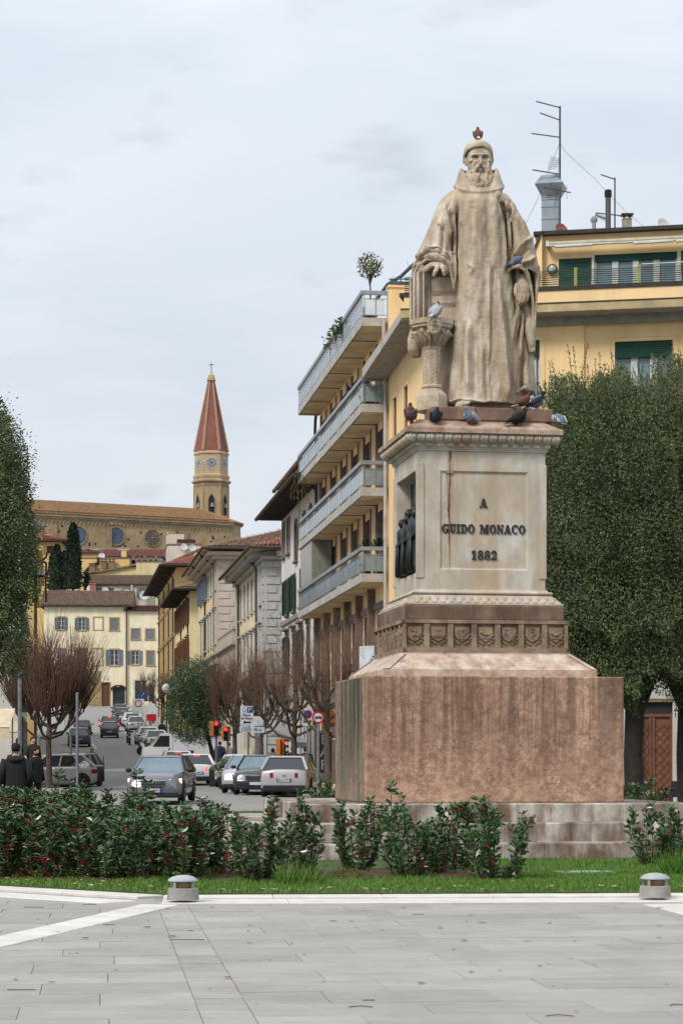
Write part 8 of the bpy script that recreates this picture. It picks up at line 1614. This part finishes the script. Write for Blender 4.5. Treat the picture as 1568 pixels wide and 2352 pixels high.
# ------------------------------------------------------------------ people
skin = mat('skin', (214, 166, 140), rv=.05); hairm = mat('hair', (44, 36, 32), rv=.1)
def person(label, px, d, rz, coat, legs=(44, 46, 52), h=1.75, dz=0, hood=False, hair=(44, 36, 32), skirt=.5, beard=False, hat=None, walk=.16, dza=None):
    z = gz(d) + dz if dza is None else dza; t = thing('person', label, 'person', (xat(px, d), d, z), R(rz)); s = h / 1.75; b = MB()
    def lf(rows, n=14): b.rings([[(c[0] + rx * math.cos(a), c[1] + ry * math.sin(a), z_) for a in (2 * PI * k / n for k in range(n))] for c, z_, rx, ry in rows], True, True)
    lf([((0, 0), .80, .17, .12), ((0, 0), .95, .18, .125), ((0, 0), 1.1, .175, .12), ((0, 0), 1.3, .21, .13), ((0, .01), 1.42, .215, .12), ((0, .01), 1.48, .14, .09), ((0, 0), 1.53, .06, .06), ((0, -.01), 1.58, .055, .06)])
    for sx in (-1, 1):
        b.tube([(sx * .09, 0, .92), (sx * .1, -walk * sx * .5, .5), (sx * .1, -walk * sx - .0, .09)], [.095, .068, .048], 10); b.tube([(sx * .1, -walk * sx + .05, .05), (sx * .1, -walk * sx - .17, .035)], [.05, .04], 8)
        b.tube([(sx * .2, 0, 1.42), (sx * .27, .02, 1.12), (sx * .26, -.06, .86)], [.065, .055, .042], 10); b.ell((sx * .26, -.08, .80), (.035, .03, .065), 8, 6)
        for k in range(4): b.tube([(sx * .26 + (k - 1.5) * .016, -.085, .77), (sx * .26 + (k - 1.5) * .018, -.10, .70)], .0095, 5)
        b.tube([(sx * .235, -.10, .82), (sx * .225, -.125, .76)], .011, 5)
    b.ell((0, -.01, 1.65), (.078, .095, .115), 14, 10); b.tube([(0, -.098, 1.66), (0, -.118, 1.635)], [.012, .016], 6); b.ell((0, -.085, 1.59), (.035, .03, .02), 8, 6)
    for sx in (-1, 1): b.ell((sx * .08, 0, 1.645), (.012, .02, .032), 6, 5)
    me = b.mesh('tmp', skin); o = bpy.data.objects.new('tmp', me); COL.objects.link(o); m = o.modifiers.new('r', 'REMESH'); m.mode = 'VOXEL'; m.voxel_size = .016; r_ = bpy.data.meshes.new_from_object(o.evaluated_get(bpy.context.evaluated_depsgraph_get())); bpy.data.objects.remove(o)
    cm = mat('cloth_%d_%d_%d' % coat, coat, rv=0, scale=8); lm = mat('cloth_%d_%d_%d' % legs, legs, rv=0, scale=8); r_.materials.clear()
    for q_ in (cm, lm, skin, hairm): r_.materials.append(q_)
    n = len(r_.polygons); ce = np.empty(n * 3); r_.polygons.foreach_get('center', ce); ce = ce.reshape(-1, 3); mi = np.zeros(n, int); mi[ce[:, 2] < .82] = 1; mi[(ce[:, 2] < .84) & (np.abs(ce[:, 0]) > .19)] = 2; mi[ce[:, 2] > 1.51] = 2; mi[ce[:, 2] < .07] = 3
    if beard: mi[(ce[:, 2] > 1.53) & (ce[:, 2] < 1.60) & (ce[:, 1] < .02)] = 3
    r_.polygons.foreach_set('material_index', mi.astype(np.int32)); r_.polygons.foreach_set('use_smooth', [True] * n); bo = place('body', r_, t); t.scale = (s, s, s)
    hm = mat('hair_%d_%d_%d' % (hat or hair), hat or hair, rv=0); b = MB(); b.rings([[(.088 * w * math.cos(a), .012 + .104 * w * math.sin(a), z_ + (.05 if math.sin(a) < -.3 and z_ < 1.66 else 0)) for a in (2 * PI * k / 16 for k in range(16))] for z_, w in ((1.60, .9), (1.66, 1.03), (1.72, .98), (1.755, .72), (1.772, .3))], True, True); b.obj('hat' if hat else 'hair', hm, t, smooth=True)
    b = MB(); rows = [(skirt + .3, .215, .15), (1.0, .205, .15), (1.2, .215, .152), (1.38, .235, .145), (1.46, .19, .12), (1.51, .10, .09)]
    b.rings([[(rx * math.cos(a) * (1 + .02 * math.sin(7 * a + z_ * 20)), ry * math.sin(a), z_) for a in (2 * PI * k / 20 for k in range(20))] for z_, rx, ry in rows], False, False)
    for sx in (-1, 1): b.tube([(sx * .2, 0, 1.43), (sx * .285, .02, 1.13), (sx * .27, -.06, .87)], [.085, .078, .062], 10)
    c_ = b.obj('coat', cm, t, smooth=True, fix=False)
    if hood: b = MB(); b.tube([(.13 * math.cos(a), .03 + .12 * math.sin(a), 1.50 - .03 * abs(math.cos(a)) - (.07 if math.sin(a) > 0 else 0) * math.sin(a)) for a in [2 * PI * k / 14 for k in range(15)]], .055, 8); b.obj('hood', cm, t, smooth=True)
    return t
person('man seen from behind in a black hooded quilted jacket, large at the left edge', 37, 46, 180 + 8, (36, 37, 40), h=1.84, hood=True, dza=.05); person('bearded man in a black jacket looking sideways by the silver crossover', 82, 60, 62, (34, 34, 38), h=1.78, beard=True, dza=.1); person('woman in a dark coat standing beyond the bearded man', 76, 78, 40, (52, 48, 46), h=1.72, hair=(70, 50, 38), dz=.45); person('person in a dark coat behind the thin grey post', 44, 78, 100, (40, 40, 46), h=1.78, dz=.35)
person('person in a maroon top and white hat between the two men in black', 56, 64, 150, (120, 34, 44), h=1.55, hat=(232, 228, 222), dza=.1); person('person in a tan fur collared coat beside the open car door', 211, 101, -10, (150, 128, 84), h=1.72, hood=True, hair=(150, 100, 80)); person('person in dark clothes walking by the traffic lights', 505, 121, 170, (44, 48, 62), h=1.78); person('person in a beige coat next to the traffic light pole', 526, 122, 200, (196, 178, 156), h=1.7)
person('dark figure on the pavement by the globe lamps', 372, 190, 185, (40, 40, 44)); person('passer-by with a dark head and pink scarf behind the silver parked cars', 627, 92, 160, (110, 50, 66), h=1.66, dz=.12); person('passer-by in black behind the black car', 672, 91, 190, (36, 36, 40), dz=.12); person('passer-by in black behind the silver estate car', 702, 90, 170, (34, 34, 38), h=1.72, dz=.12)
# ------------------------------------------------------------------ signs, lights, street furniture
pole_m = mat('sign_pole', (140, 146, 152), (120, 126, 132), metal=.3, rough=.5, rv=.05, scale=6); sblue = mat('sign_blue', (36, 76, 160), rv=0, rough=.4); sred = mat('sign_red', (190, 34, 48), rv=0, rough=.4); swhite = mat('sign_white', (220, 226, 232), rv=0, rough=.5); sblk = mat('sign_black', (34, 36, 40), rv=0)
def sign_root(nm, label, px, d, dz=.11): return thing(nm, label, 'sign', onroad(px, d, dz), R(4))
def pole(t, h, r=.035, x=0): b = MB(); b.cyl((x, .04), r, -.1, h, 10); b.obj('pole', pole_m, t)
def board(t, x0, x1, z0, z1, nm='board', m=None, y=-.01): b = MB(); b.bbox(x0, x1, y - .012, y + .012, z0, z1, .001); return b.obj(nm, m or swhite, t)
def disc(t, x, z, r, m, y, nm='disc'): b = MB(); b.X = Matrix.Translation((x, y, z)) @ Matrix.Rotation(R(90), 4, 'X'); b.cyl((0, 0), r, -.006, .006, 28); b.X = None; return b.obj(nm, m, t)
d = 90; u = d / F; s1 = sign_root('parking_sign', 'white parking sign with blue P, place name and black arrow on a grey pole', 567, d); z0 = gz(d) + .11; Z = lambda py: zat(py, d) - z0; X = lambda px: (px - 567) * u
pole(s1, Z(1622), .05, .05); bd = board(s1, X(552), X(581.5), Z(1665), Z(1621.5)); bd2 = board(s1, X(551.5), X(580.5), Z(1681), Z(1666)); pb = board(s1, X(567.5), X(580), Z(1636.5), Z(1623.5), 'parking_square', sblue, -.03); put_text('lettering', 'P', .26, swhite, s1, (X(573.8), -.045, Z(1630.2)), sx=1.1)
b = MB()
for a_ in range(4): b.X = Matrix.Translation((X(560.5), -.03, Z(1630))) @ Matrix.Rotation(a_ * PI / 2, 4, 'Y'); b.prism([(-.03, .07), (.03, .07), (0, .10)], -.005, .005); b.box(-.075, -.06, -.005, .005, -.03, .03)
b.X = None; b.obj('meeting_point_symbol', sblk, s1); put_text('lettering', 'Piazza', .13, sblk, s1, (X(567), -.03, Z(1642.5))); put_text('lettering', 'del Popolo', .13, sblk, s1, (X(567), -.03, Z(1650)), sx=.86)
b = MB(); zc = Z(1659); b.prism([(X(557.5), zc), (X(563), zc + .07), (X(563), zc + .028), (X(576), zc + .028), (X(576), zc - .028), (X(563), zc - .028), (X(563), zc - .07)], -.035, -.024); b.obj('arrow', sblk, s1)
for i, tx in enumerate(('no auto GPL', 'no autocaravan', 'alt. max 2.10 m')): put_text('lettering', tx, .075, sblk, s1, (X(566), -.03, Z(1669.5 + i * 4.2)), sx=.85)
s1b = sign_root('distance_sign', 'small white sign reading 50 m behind the parking sign', 589, 93); pole(s1b, 3.0, .04); board(s1b, -.25, .35, 2.35, 2.6); put_text('lettering', '50 m', .16, sblk, s1b, (.05, -.03, 2.475)); board(s1b, -.2, .3, 2.65, 3.05)
d = 80; u = d / F; s2 = sign_root('no_parking_sign', 'square white sign with no parking disc, small blue P and orange square', 706, d); z0 = gz(d) + .11; Z = lambda py: zat(py, d) - z0; X = lambda px: (px - 706) * u
pole(s2, Z(1640), .04); board(s2, X(694), X(718), Z(1667), Z(1630)); disc(s2, X(706.5), Z(1640.5), 9.6 * u, sred, -.03); disc(s2, X(706.5), Z(1640.5), 7.4 * u, sblue, -.038); b = MB(); b.X = Matrix.Translation((X(706.5), -.05, Z(1640.5))) @ Matrix.Rotation(R(45), 4, 'Y'); b.box(-8 * u, 8 * u, -.004, .004, -.9 * u, .9 * u); b.X = None; b.obj('slash', sred, s2)
for px, m_, tx in ((699.5, sblue, 'P'), (712, amber, '')): 
    board(s2, X(px - 3), X(px + 3), Z(1659.5), Z(1652.5), 'small_square', m_, -.03)
    if tx: put_text('lettering', tx, .1, swhite, s2, (X(px), -.045, Z(1656)))
b = MB(); b.tube([(X(710.5), -.045, Z(1658)), (X(712), -.045, Z(1655.5)), (X(713.5), -.045, Z(1654))], .012, 4); b.tube([(X(711), -.045, Z(1658.5)), (X(714), -.045, Z(1657))], .01, 4); b.obj('tow_symbol', sblk, s2)
d = 74; u = d / F; s3 = sign_root('no_bus_sign', 'round white sign with red rim and a bus on it', 730.5, d); z0 = gz(d) + .11; Z = lambda py: zat(py, d) - z0; X = lambda px: (px - 730.5) * u; pole(s3, Z(1648), .05); disc(s3, 0, Z(1648), 14 * u, sred, -.02); disc(s3, 0, Z(1648), 10 * u, swhite, -.028)
b = MB(); b.box(X(722.5), X(739), -.045, -.038, Z(1650.5), Z(1648)); b.box(X(723.5), X(738.5), -.044, -.037, Z(1648), Z(1647.3)); b.tube([(X(723), -.04, Z(1645.5)), (X(738.5), -.04, Z(1645.5))], .008, 4)
for px in (723, 728, 733, 738.5): b.box(X(px - .4), X(px + .4), -.044, -.038, Z(1648), Z(1645.5))
for px in (726, 735.5): b.X = Matrix.Translation((X(px), -.042, Z(1651))) @ Matrix.Rotation(R(90), 4, 'X'); b.cyl((0, 0), 1.3 * u, -.004, .006, 12); b.X = None
b.obj('bus_symbol', sblk, s3)
s4 = sign_root('traffic_sign', 'white sign with a red ring on a thin pole up the hill', 318, 205); pole(s4, 3.4, .04); board(s4, -.55, .55, 1.9, 3.3); disc(s4, 0, 2.85, .34, sred, -.03); disc(s4, 0, 2.85, .24, swhite, -.038)
s5 = sign_root('parking_sign', 'small blue P sign far up the street by the globe lamps', 328, 236); pole(s5, 3.2, .05); board(s5, -.35, .35, 2.5, 3.3, 'board', sblue); put_text('lettering', 'P', .6, swhite, s5, (0, -.03, 2.9))
s6 = sign_root('information_board', 'white and maroon board on the pavement by the motorcycles', 436 - 2, 170); s6.location = onroad(348, 222, .11); board(s6, -.45, .45, 1.3, 2.4); board(s6, -.5, .5, .6, 1.29, 'board', sred); pole(s6, 1.3)
# traffic lights
orange = mat('signal_orange', (206, 128, 52), (186, 110, 42), scale=6, rv=0, rough=.5); lred = mat('signal_red_lit', (255, 40, 40), emit=((255, 30, 36), 4), rv=0)
def signal(label, px, d, ang, top):
    t = thing('traffic_light', label, 'traffic light', onroad(px, d, .1), R(ang)); b = MB(); b.cyl((0, 0), .06, -.1, top - .7, 10); b.obj('pole', pole_m, t); b = MB(); b.bbox(-.14, .14, -.2, .05, top - .74, top, .02); h = b.obj('housing', orange, t); b = MB().box(-.125, .125, -.215, -.201, top - .73, top - .01); b.obj('face', sblk, h)
    for k in range(3):
        z = top - .13 - k * .24; b = MB(); b.X = Matrix.Translation((0, -.22, z)) @ Matrix.Rotation(R(90), 4, 'X'); b.cyl((0, 0), .085, -.01, .02, 16); b.X = None; b.obj('signal_lens', lred if k == 0 else mat('lens_off', (40, 42, 40), rough=.3, rv=0), h)
        b = MB(); b.rings([[(.1 * math.cos(a), y, z + .1 * math.sin(a)) for a in [PI * j / 8 for j in range(9)]] for y in (-.216, -.36)], closed=False); b.obj('visor', sblk, h, fix=False)
    b = MB(); b.bbox(-.33, -.145, -.08, .1, top - .72, top - .02, .02); b.obj('side_housing', orange, t); return t
signal('orange traffic light showing red, on the taller pole', 497, 108, 3, zat(1656, 108) - gz(108) - .1); signal('orange traffic light showing red, turned a little, right of the taller one', 523, 112, -22, zat(1669, 112) - gz(112) - .1); signal('orange traffic light seen edge on, in front of the shop by the bare trees', 643, 90, 80, zat(1702, 90) - gz(90))
# lamp posts with globes up the street
for px, py, d in ((345, 1571, 226), (383, 1581, 194), (398, 1588, 178)):
    t = thing('street_lamp', {345: 'white globe street lamp, farthest of the three up the street', 383: 'white globe street lamp in the middle, largest of the three', 398: 'white globe street lamp next to the round evergreen'}[px], 'street lamp', onroad(px, d, .1)); h = zat(py, d) - gz(d) - .1; b = MB(); b.tube([(0, 0, -.1), (0, 0, h - .4)], [.07, .04], 8); b.obj('post', sblk, t); b = MB(); b.ell((0, 0, h), (.42, .42, .42), 16, 12); b.obj('globe', mat('opal_globe', (236, 236, 232), rough=.3, rv=0), t, smooth=True)
for i, (px, d, h, lb) in enumerate(((46, 66, 4.2, 'thin grey post at the left edge before the awnings'), (178, 88, 4.0, 'thin grey post rising in front of the silver crossover'), (90, 84, 2.2, 'short grey post left of the big bare tree trunk'), (163, 96, 2.6, 'short post beyond the silver estate car'))):
    t = thing('post', lb, 'post', onroad(px, d, 0)); b = MB(); b.cyl((0, 0), .06, -.1, h, 8); b.obj('shaft', pole_m, t); b = MB(); b.ell((0, 0, h), (.07, .07, .05), 8, 5); b.obj('cap', pole_m, t)
for i, (px, d) in enumerate(((293, 186), (298, 181))): t = thing('bollard', ('dark kerb bollard up the hill, left of the pair', 'dark kerb bollard up the hill, right of the pair')[i], 'bollard', onroad(px, d)); b = MB(); b.lathe([(.1, -.1), (.09, .8), (.11, .82), (.08, .95), (.02, 1.0)], 10); b.obj('shaft', iron, t); b = MB(); b.lathe([(.095, .6), (.1, .61), (.1, .7), (.095, .71)], 10); b.obj('band', swhite, t)
t = thing('litter_bin', 'dark grey dome topped litter bin beside the planter', 'bin', onroad(500, 100, .0)); b = MB(); b.lathe([(.38, -.05), (.4, .7)], 16); b.obj('drum', plast, t); b = MB(); b.lathe([(.41, .701), (.4, .8), (.3, .92), (.12, .98), (.01, 1.0)], 16); b.obj('dome', mat('bin_dome', (84, 82, 82), rv=0), t, smooth=True)
t = thing('planter_shrub', 'round clipped shrub in a dark planter on the road island', 'shrub', onroad(525, 96)); b = MB(); b.lathe([(.42, 0), (.5, .42), (.52, .43), (.52, .48), (.46, .48)], 14); b.obj('planter', plast, t); g = np.random.default_rng(3); r = np.array((.62, .55, .5)); c = np.array((0, 0, .85)); P, v = boxy(g, 2600, r, 2.3, .5); place('foliage', quads_mesh('foliage', leaves_at(P + c, v, .09, g), mat('planter_leaf', (120, 132, 78), (74, 90, 50), scale=5, rv=0, k=.62)), t)
t = thing('red_stall', 'red stall panel with brown fur trim at the left edge', 'stall', (xat(10, 62), 62, .08)); b = MB(); b.bbox(-.75, .42, -.1, .1, 0, 1.15, .05); b.obj('panel', sred, t); b = MB(); b.tube([(-.75, -.05, 1.2), (-.2, -.05, 1.26), (.42, -.05, 1.16)], .13, 8); b.obj('fur_trim', mat('fur', (150, 112, 62), rv=0, bump=1, bscale=60), t); b = MB(); b.ell((-.1, -.16, .78), (.14, .06, .12), 10, 7); b.ell((.2, -.16, .82), (.12, .06, .11), 10, 7); b.obj('green_ornament', mat('ornament', (96, 150, 60), rv=0), t)
canv = mat('awning_cloth', (222, 204, 176), (204, 184, 156), scale=3, rv=.04)
def awning(label, px, py, d, w, dep, drop, m, rz=0): 
    t = thing('awning', label, 'awning', at(px, py, d), R(rz)); b = MB(); n = max(4, int(w / .3)); b.rings([[(x, 0, 0) for x in [w * k / n for k in range(n + 1)]], [(x, -dep, -drop) for x in [w * k / n for k in range(n + 1)]], [(w * k / n, -dep - .01, -drop - .22 - (.05 if k % 2 else 0)) for k in range(n + 1)]], closed=False); o = b.obj('canopy', m, t, fix=False); sm2 = o.modifiers.new('t', 'SOLIDIFY'); sm2.thickness = .012; b = MB()
    for x in (.1, w - .1): b.tube([(x, 0, -.3), (x, -dep, -drop)], .02, 5); b.tube([(x, -.02, -.3), (x, -.02, -2.6)], .03, 6)
    b.tube([(0, -dep, -drop), (w, -dep, -drop)], .025, 6); b.obj('frame', pole_m, t)
awning('large beige shop awning at the left edge under the clipped tree', -45, 1628, 84, 1.35, 1.4, .75, canv); awning('lower beige awning behind the large one at the left edge', -30, 1650, 92, 1.45, 1.2, .6, canv)
awning('white cafe awning beside the red block', 735, 1690, 80, 1.4, 1.3, .35, mat('white_cloth', (230, 226, 220), rv=0), 82); awning('pale grey sloping awning over the shop behind the bare trees', 610, 1668, 104, 1.6, 1.5, .8, mat('grey_cloth', (190, 190, 196), rv=0), 60)
bs = thing('bar_sign', 'dark vertical sign reading BAR in grey letters beside the red block', 'sign', at(745, 1730, 79), R(4)); b = MB().bbox(-.26, .26, -.05, .05, -.72, .78, .01); b.obj('panel', sblk, bs)
for k, c_ in enumerate('BAR'): put_text('letter', c_, .52, mat('letter_grey', (150, 154, 158), rv=0), bs, (0, -.056, .48 - k * .46))
bb = thing('banner', 'white board with blue marks on the apartment facade above the base block', 'sign', at(850, 1512, 74), R(-40)); b = MB().bbox(-.45, .45, -.04, .04, -.42, .42, .01); b.obj('panel', swhite, bb); b = MB(); q = random.Random(2)
for i in range(7): b.ell((.12 + q.uniform(-.18, .2), -.045, q.uniform(-.25, .25)), (.05, .008, .035), 6, 4)
b.obj('blue_marks', sblue, bb)
sh = thing('shop_sign', 'small orange sign by the cafe awning', 'sign', at(752, 1656, 82), R(30)); b = MB().bbox(-.2, .25, -.04, .04, -.2, .35, .01); b.obj('panel', mat('orange_sign', (214, 110, 46), rv=0), sh); b = MB().box(-.24, .29, -.03, .03, .351, .38); b.obj('bracket', iron, sh)
# low bollard lamps on the kerb
bst = mat('lamp_stone', (172, 168, 162), (150, 146, 140), scale=7, rv=.03, spots=((130, 126, 120), 18, .68), bump=.2, bscale=60); bdr = mat('lamp_inside', (178, 156, 112), rv=0)
for px, py, lb in ((420.5, 2062, 'squat grey stone bollard lamp on the kerb by the end of the white band'), (1503, 2056, 'squat grey stone bollard lamp at the right end of the lawn')):
    d = 1.5 * F / (py - HOR); t = thing('bollard_lamp', lb, 'lamp', (xat(px, d), d, .03), .2); b = MB(); b.lathe([(.178, 0), (.166, .125), (.158, .128)], 24); bevel(b.obj('base', bst, t, smooth=False), .004)
    for k in range(4): a = k * PI / 2 + .75; b = MB(); b.tube([(.135 * math.cos(a), .135 * math.sin(a), .125), (.135 * math.cos(a), .135 * math.sin(a), .205)], .018, 8); b.obj('pillar', bst, t)
    b = MB(); b.lathe([(.162, .198), (.166, .206), (.158, .22), (.12, .248), (.06, .264), (.004, .268)], 24); b.obj('domed_cap', mat('lamp_cap', (186, 190, 192), (168, 172, 174), rv=0, scale=6), t, smooth=True); b = MB(); b.lathe([(.1, .128), (.1, .2)], 16); b.obj('diffuser', bdr, t, smooth=True)
mc = thing('drain_cover', 'flat pale green inspection cover set in the lawn', 'cover', (xat(1341, 28.9), 28.9, .05), R(6)); b = MB().bbox(-.36, .36, -.2, .2, 0, .022, .004); b.obj('plate', mat('cover_green', (158, 182, 166), rv=0), mc); b = MB()
for x in (-.25, .25): b.box(x - .03, x + .03, -.03, .03, .0225, .028)
b.obj('lifting_slot', iron, mc)
ch = thing('garden_chair', 'dark grey plastic chair outside the wooden door', 'chair', (xat(1540, 60), 60, .1), R(-50)); cp = mat('chair_plastic', (66, 68, 74), rv=0, rough=.4); b = MB(); b.bbox(-.25, .25, -.24, .24, .42, .46, .01); b.obj('seat', cp, ch); b = MB(); b.rings([[(-.27, .22 + o, .46), (.27, .22 + o, .46), (.25, .3 + o, .86), (-.25, .3 + o, .86)] for o in (0, .03)], True, True); b.obj('backrest', cp, ch)
for sx in (-1, 1):
    for sy in (-1, 1): b = MB(); b.tube([(sx * .22, sy * .2, .42), (sx * .26, sy * .25, 0)], .022, 6); b.obj('leg', cp, ch)
    b = MB(); b.tube([(sx * .26, -.22, .44), (sx * .29, -.2, .64), (sx * .29, .2, .66)], .022, 6); b.obj('armrest', cp, ch)
# ------------------------------------------------------------------ pigeons
def pm(n, c): return mat('plumage_' + n, c, tuple(v * .8 for v in c), scale=30, rv=0, obj=True)
PC = dict(grey=(124, 134, 150), dark=(54, 58, 68), black=(36, 38, 44), rust=(122, 82, 70), brown=(112, 88, 86), pale=(196, 198, 206), white=(226, 226, 226), green=(48, 66, 66), blue=(112, 128, 152), purple=(92, 66, 82))
legm = mat('pigeon_leg', (196, 96, 96), rv=0)
def pigeon(label, pos, rz, body, head, wing, tail, sc=1.0, tuck=0.0, pitch=0, bars=False):
    t = thing('pigeon', label, 'bird', pos, R(rz)); t.scale = (sc,) * 3; b = MB(); P_ = R(28 + pitch)
    b.X = Matrix.Translation((0, 0, .115)) @ Matrix.Rotation(P_, 4, 'X')          # faces +y
    b.rings([[(w * math.cos(a), y, h * math.sin(a) + o) for a in (2 * PI * k / 14 for k in range(14))] for y, w, h, o in ((-.12, .012, .01, .0), (-.09, .048, .042, 0), (-.04, .078, .074, 0), (.03, .086, .084, -.006), (.085, .066, .068, .0), (.115, .035, .038, .018), (.135, .008, .01, .03))], True, True); b.X = None
    zz = .115 + .12 * math.sin(P_); yy = .11 * math.cos(P_); hd = (.0, yy + .015 - tuck * .02, zz + .075 - tuck * .045)
    b.tube([(0, yy * .75, zz - .02), (0, yy + .0, zz + .035 - tuck * .03), hd], [.05, .033, .027], 10); b.ell(hd, (.027, .033, .028), 10, 8)
    me = b.mesh('tmp', skin); o = bpy.data.objects.new('tmp', me); COL.objects.link(o); m = o.modifiers.new('r', 'REMESH'); m.mode = 'VOXEL'; m.voxel_size = .006; r_ = bpy.data.meshes.new_from_object(o.evaluated_get(bpy.context.evaluated_depsgraph_get())); bpy.data.objects.remove(o); r_.materials.clear(); r_.materials.append(pm(body, PC[body])); r_.materials.append(pm(head, PC[head]))
    n = len(r_.polygons); ce = np.empty(n * 3); r_.polygons.foreach_get('center', ce); ce = ce.reshape(-1, 3); r_.polygons.foreach_set('material_index', ((ce[:, 1] > yy * .72) & (ce[:, 2] > zz - .03)).astype(np.int32)); r_.polygons.foreach_set('use_smooth', [True] * n); bo = place('body', r_, t)
    b = MB(); b.tube([(0, hd[1] + .028, hd[2]), (0, hd[1] + .05, hd[2] - .008)], [.008, .002], 5); b.obj('beak', mat('beak', (60, 56, 56), rv=0), t)
    for s in (-1, 1):
        b = MB(); b.X = Matrix.Translation((s * .07, 0, .128)) @ Matrix.Rotation(P_ * .8, 4, 'X') @ Matrix.Rotation(s * R(-8), 4, 'Z'); b.rings([[(s * (.006 + th * math.cos(a)), y, z + h * math.sin(a)) for a in (2 * PI * k / 10 for k in range(10))] for y, h, th, z in ((.085, .012, .006, .01), (.05, .042, .016, .005), (-.02, .048, .018, .0), (-.09, .03, .012, .0), (-.14, .014, .006, .0), (-.17, .003, .003, 0))], True, True); b.X = None; w = b.obj('wing', pm(wing, PC[wing]), t, smooth=True)
        if bars:
            b = MB(); b.X = Matrix.Translation((s * .093, 0, .128)) @ Matrix.Rotation(P_ * .8, 4, 'X') @ Matrix.Rotation(s * R(-8), 4, 'Z')
            for y in (-.075, -.035): b.tube([(s * -.006, y + .012, .034), (s * .004, y, .0), (s * -.008, y - .015, -.032)], .007, 5, flat=.6)
            b.X = None; b.obj('wing_bar', pm('black', PC['black']), w)
        b = MB(); b.tube([(s * .025, .0, .075), (s * .025, .012, .012)], .006, 5)
        for k in (-1, 0, 1): b.tube([(s * .025, .012, .008), (s * .025 + k * .014, .04, .004)], .004, 4)
        b.obj('leg', legm, t)
    b = MB(); b.X = Matrix.Translation((0, -.10, .075 - .02)) @ Matrix.Rotation(P_ * .55, 4, 'X'); b.rings([[(-w, y, z - .006), (w, y, z - .006), (w * .9, y, z + .006), (-w * .9, y, z + .006)] for y, w, z in ((.02, .022, 0), (-.05, .03, 0), (-.10, .036, -.004))], True, True); b.X = None; b.obj('tail', pm(tail, PC[tail]), t)
    return t
# each stands on the stone below it
Mm = Matrix.Translation(MO) @ Matrix.Rotation(MA, 4, 'Z')
def slab_top(x): return 6.955 + .005
def onslab(px, y=-1.2):
    best = None
    for i in range(400):
        x = -1.3 + i * .0065; w = Mm @ Vector((x, y, 6.955 + (y + 1.295) * .6)); e = abs(CX + F * w.x / w.y - px)
        if best is None or e < best[0]: best = (e, w)
    return best[1]
pigeon('plump brown pigeon at the left corner of the cornice', onslab(943, -1.16), 172, 'brown', 'brown', 'brown', 'brown', 1.15, tuck=.6, pitch=14); pigeon('dark pigeon with green neck facing us on the cornice', onslab(1000, -1.2), 190, 'dark', 'green', 'dark', 'dark', 1.1, tuck=.6); pigeon('pale grey pigeon with white tail near the middle of the cornice', onslab(1082, -1.2), 132, 'grey', 'grey', 'pale', 'white', 1.1, tuck=.4); pigeon('black pigeon facing right on the cornice', onslab(1189, -1.2), -72, 'black', 'black', 'black', 'black', 1.2, tuck=.4); pigeon('pale pigeon with black wing bars preening at the right corner of the cornice', onslab(1283, -1.22), 20, 'grey', 'green', 'pale', 'grey', 1.15, tuck=1, bars=True)
sloc = stat.location
def onstat(px, py, y): x, yy, z = V3(px - (px - CX) * -y / F, py + (HOR - py) * -y / F, y); return Vector((sloc.x + x, sloc.y + yy, sloc.z + z))
p_ = onstat(1200, 938, -95); p_.z = sloc.z - .003; pigeon('rust coloured pigeon with white tail at the feet of the statue', p_, -70, 'rust', 'purple', 'rust', 'white', 1.05); p_ = onstat(1231, 938, -80); p_.z = sloc.z - .003; pigeon('speckled black pigeon beside the rust coloured one', p_, -80, 'grey', 'black', 'dark', 'dark', 1.1, pitch=6)
pigeon('blue grey pigeon with black wing bars on the sleeve of the statue', onstat(1184, 619, -56), -62, 'blue', 'black', 'blue', 'dark', 1.1, tuck=.9, pitch=8, bars=True); pigeon('pale pigeon perched on the carved shield below the open book', onstat(999, 733.5, -92), -25, 'pale', 'dark', 'pale', 'white', 1.15, tuck=.5, pitch=16); pigeon('rust and white pigeon standing on top of the skullcap', onstat(1097, 324, 0) + Vector((0, 0, -.005)), 0, 'rust', 'brown', 'rust', 'white', .92, tuck=.5, pitch=24)
pigeon('small dark pigeon on the second balcony rail from the top', BP(82.4, -.95, 15.43), 150, 'black', 'black', 'black', 'black', 1.0)
for o in list(bpy.data.meshes):
    if o.users == 0: bpy.data.meshes.remove(o)
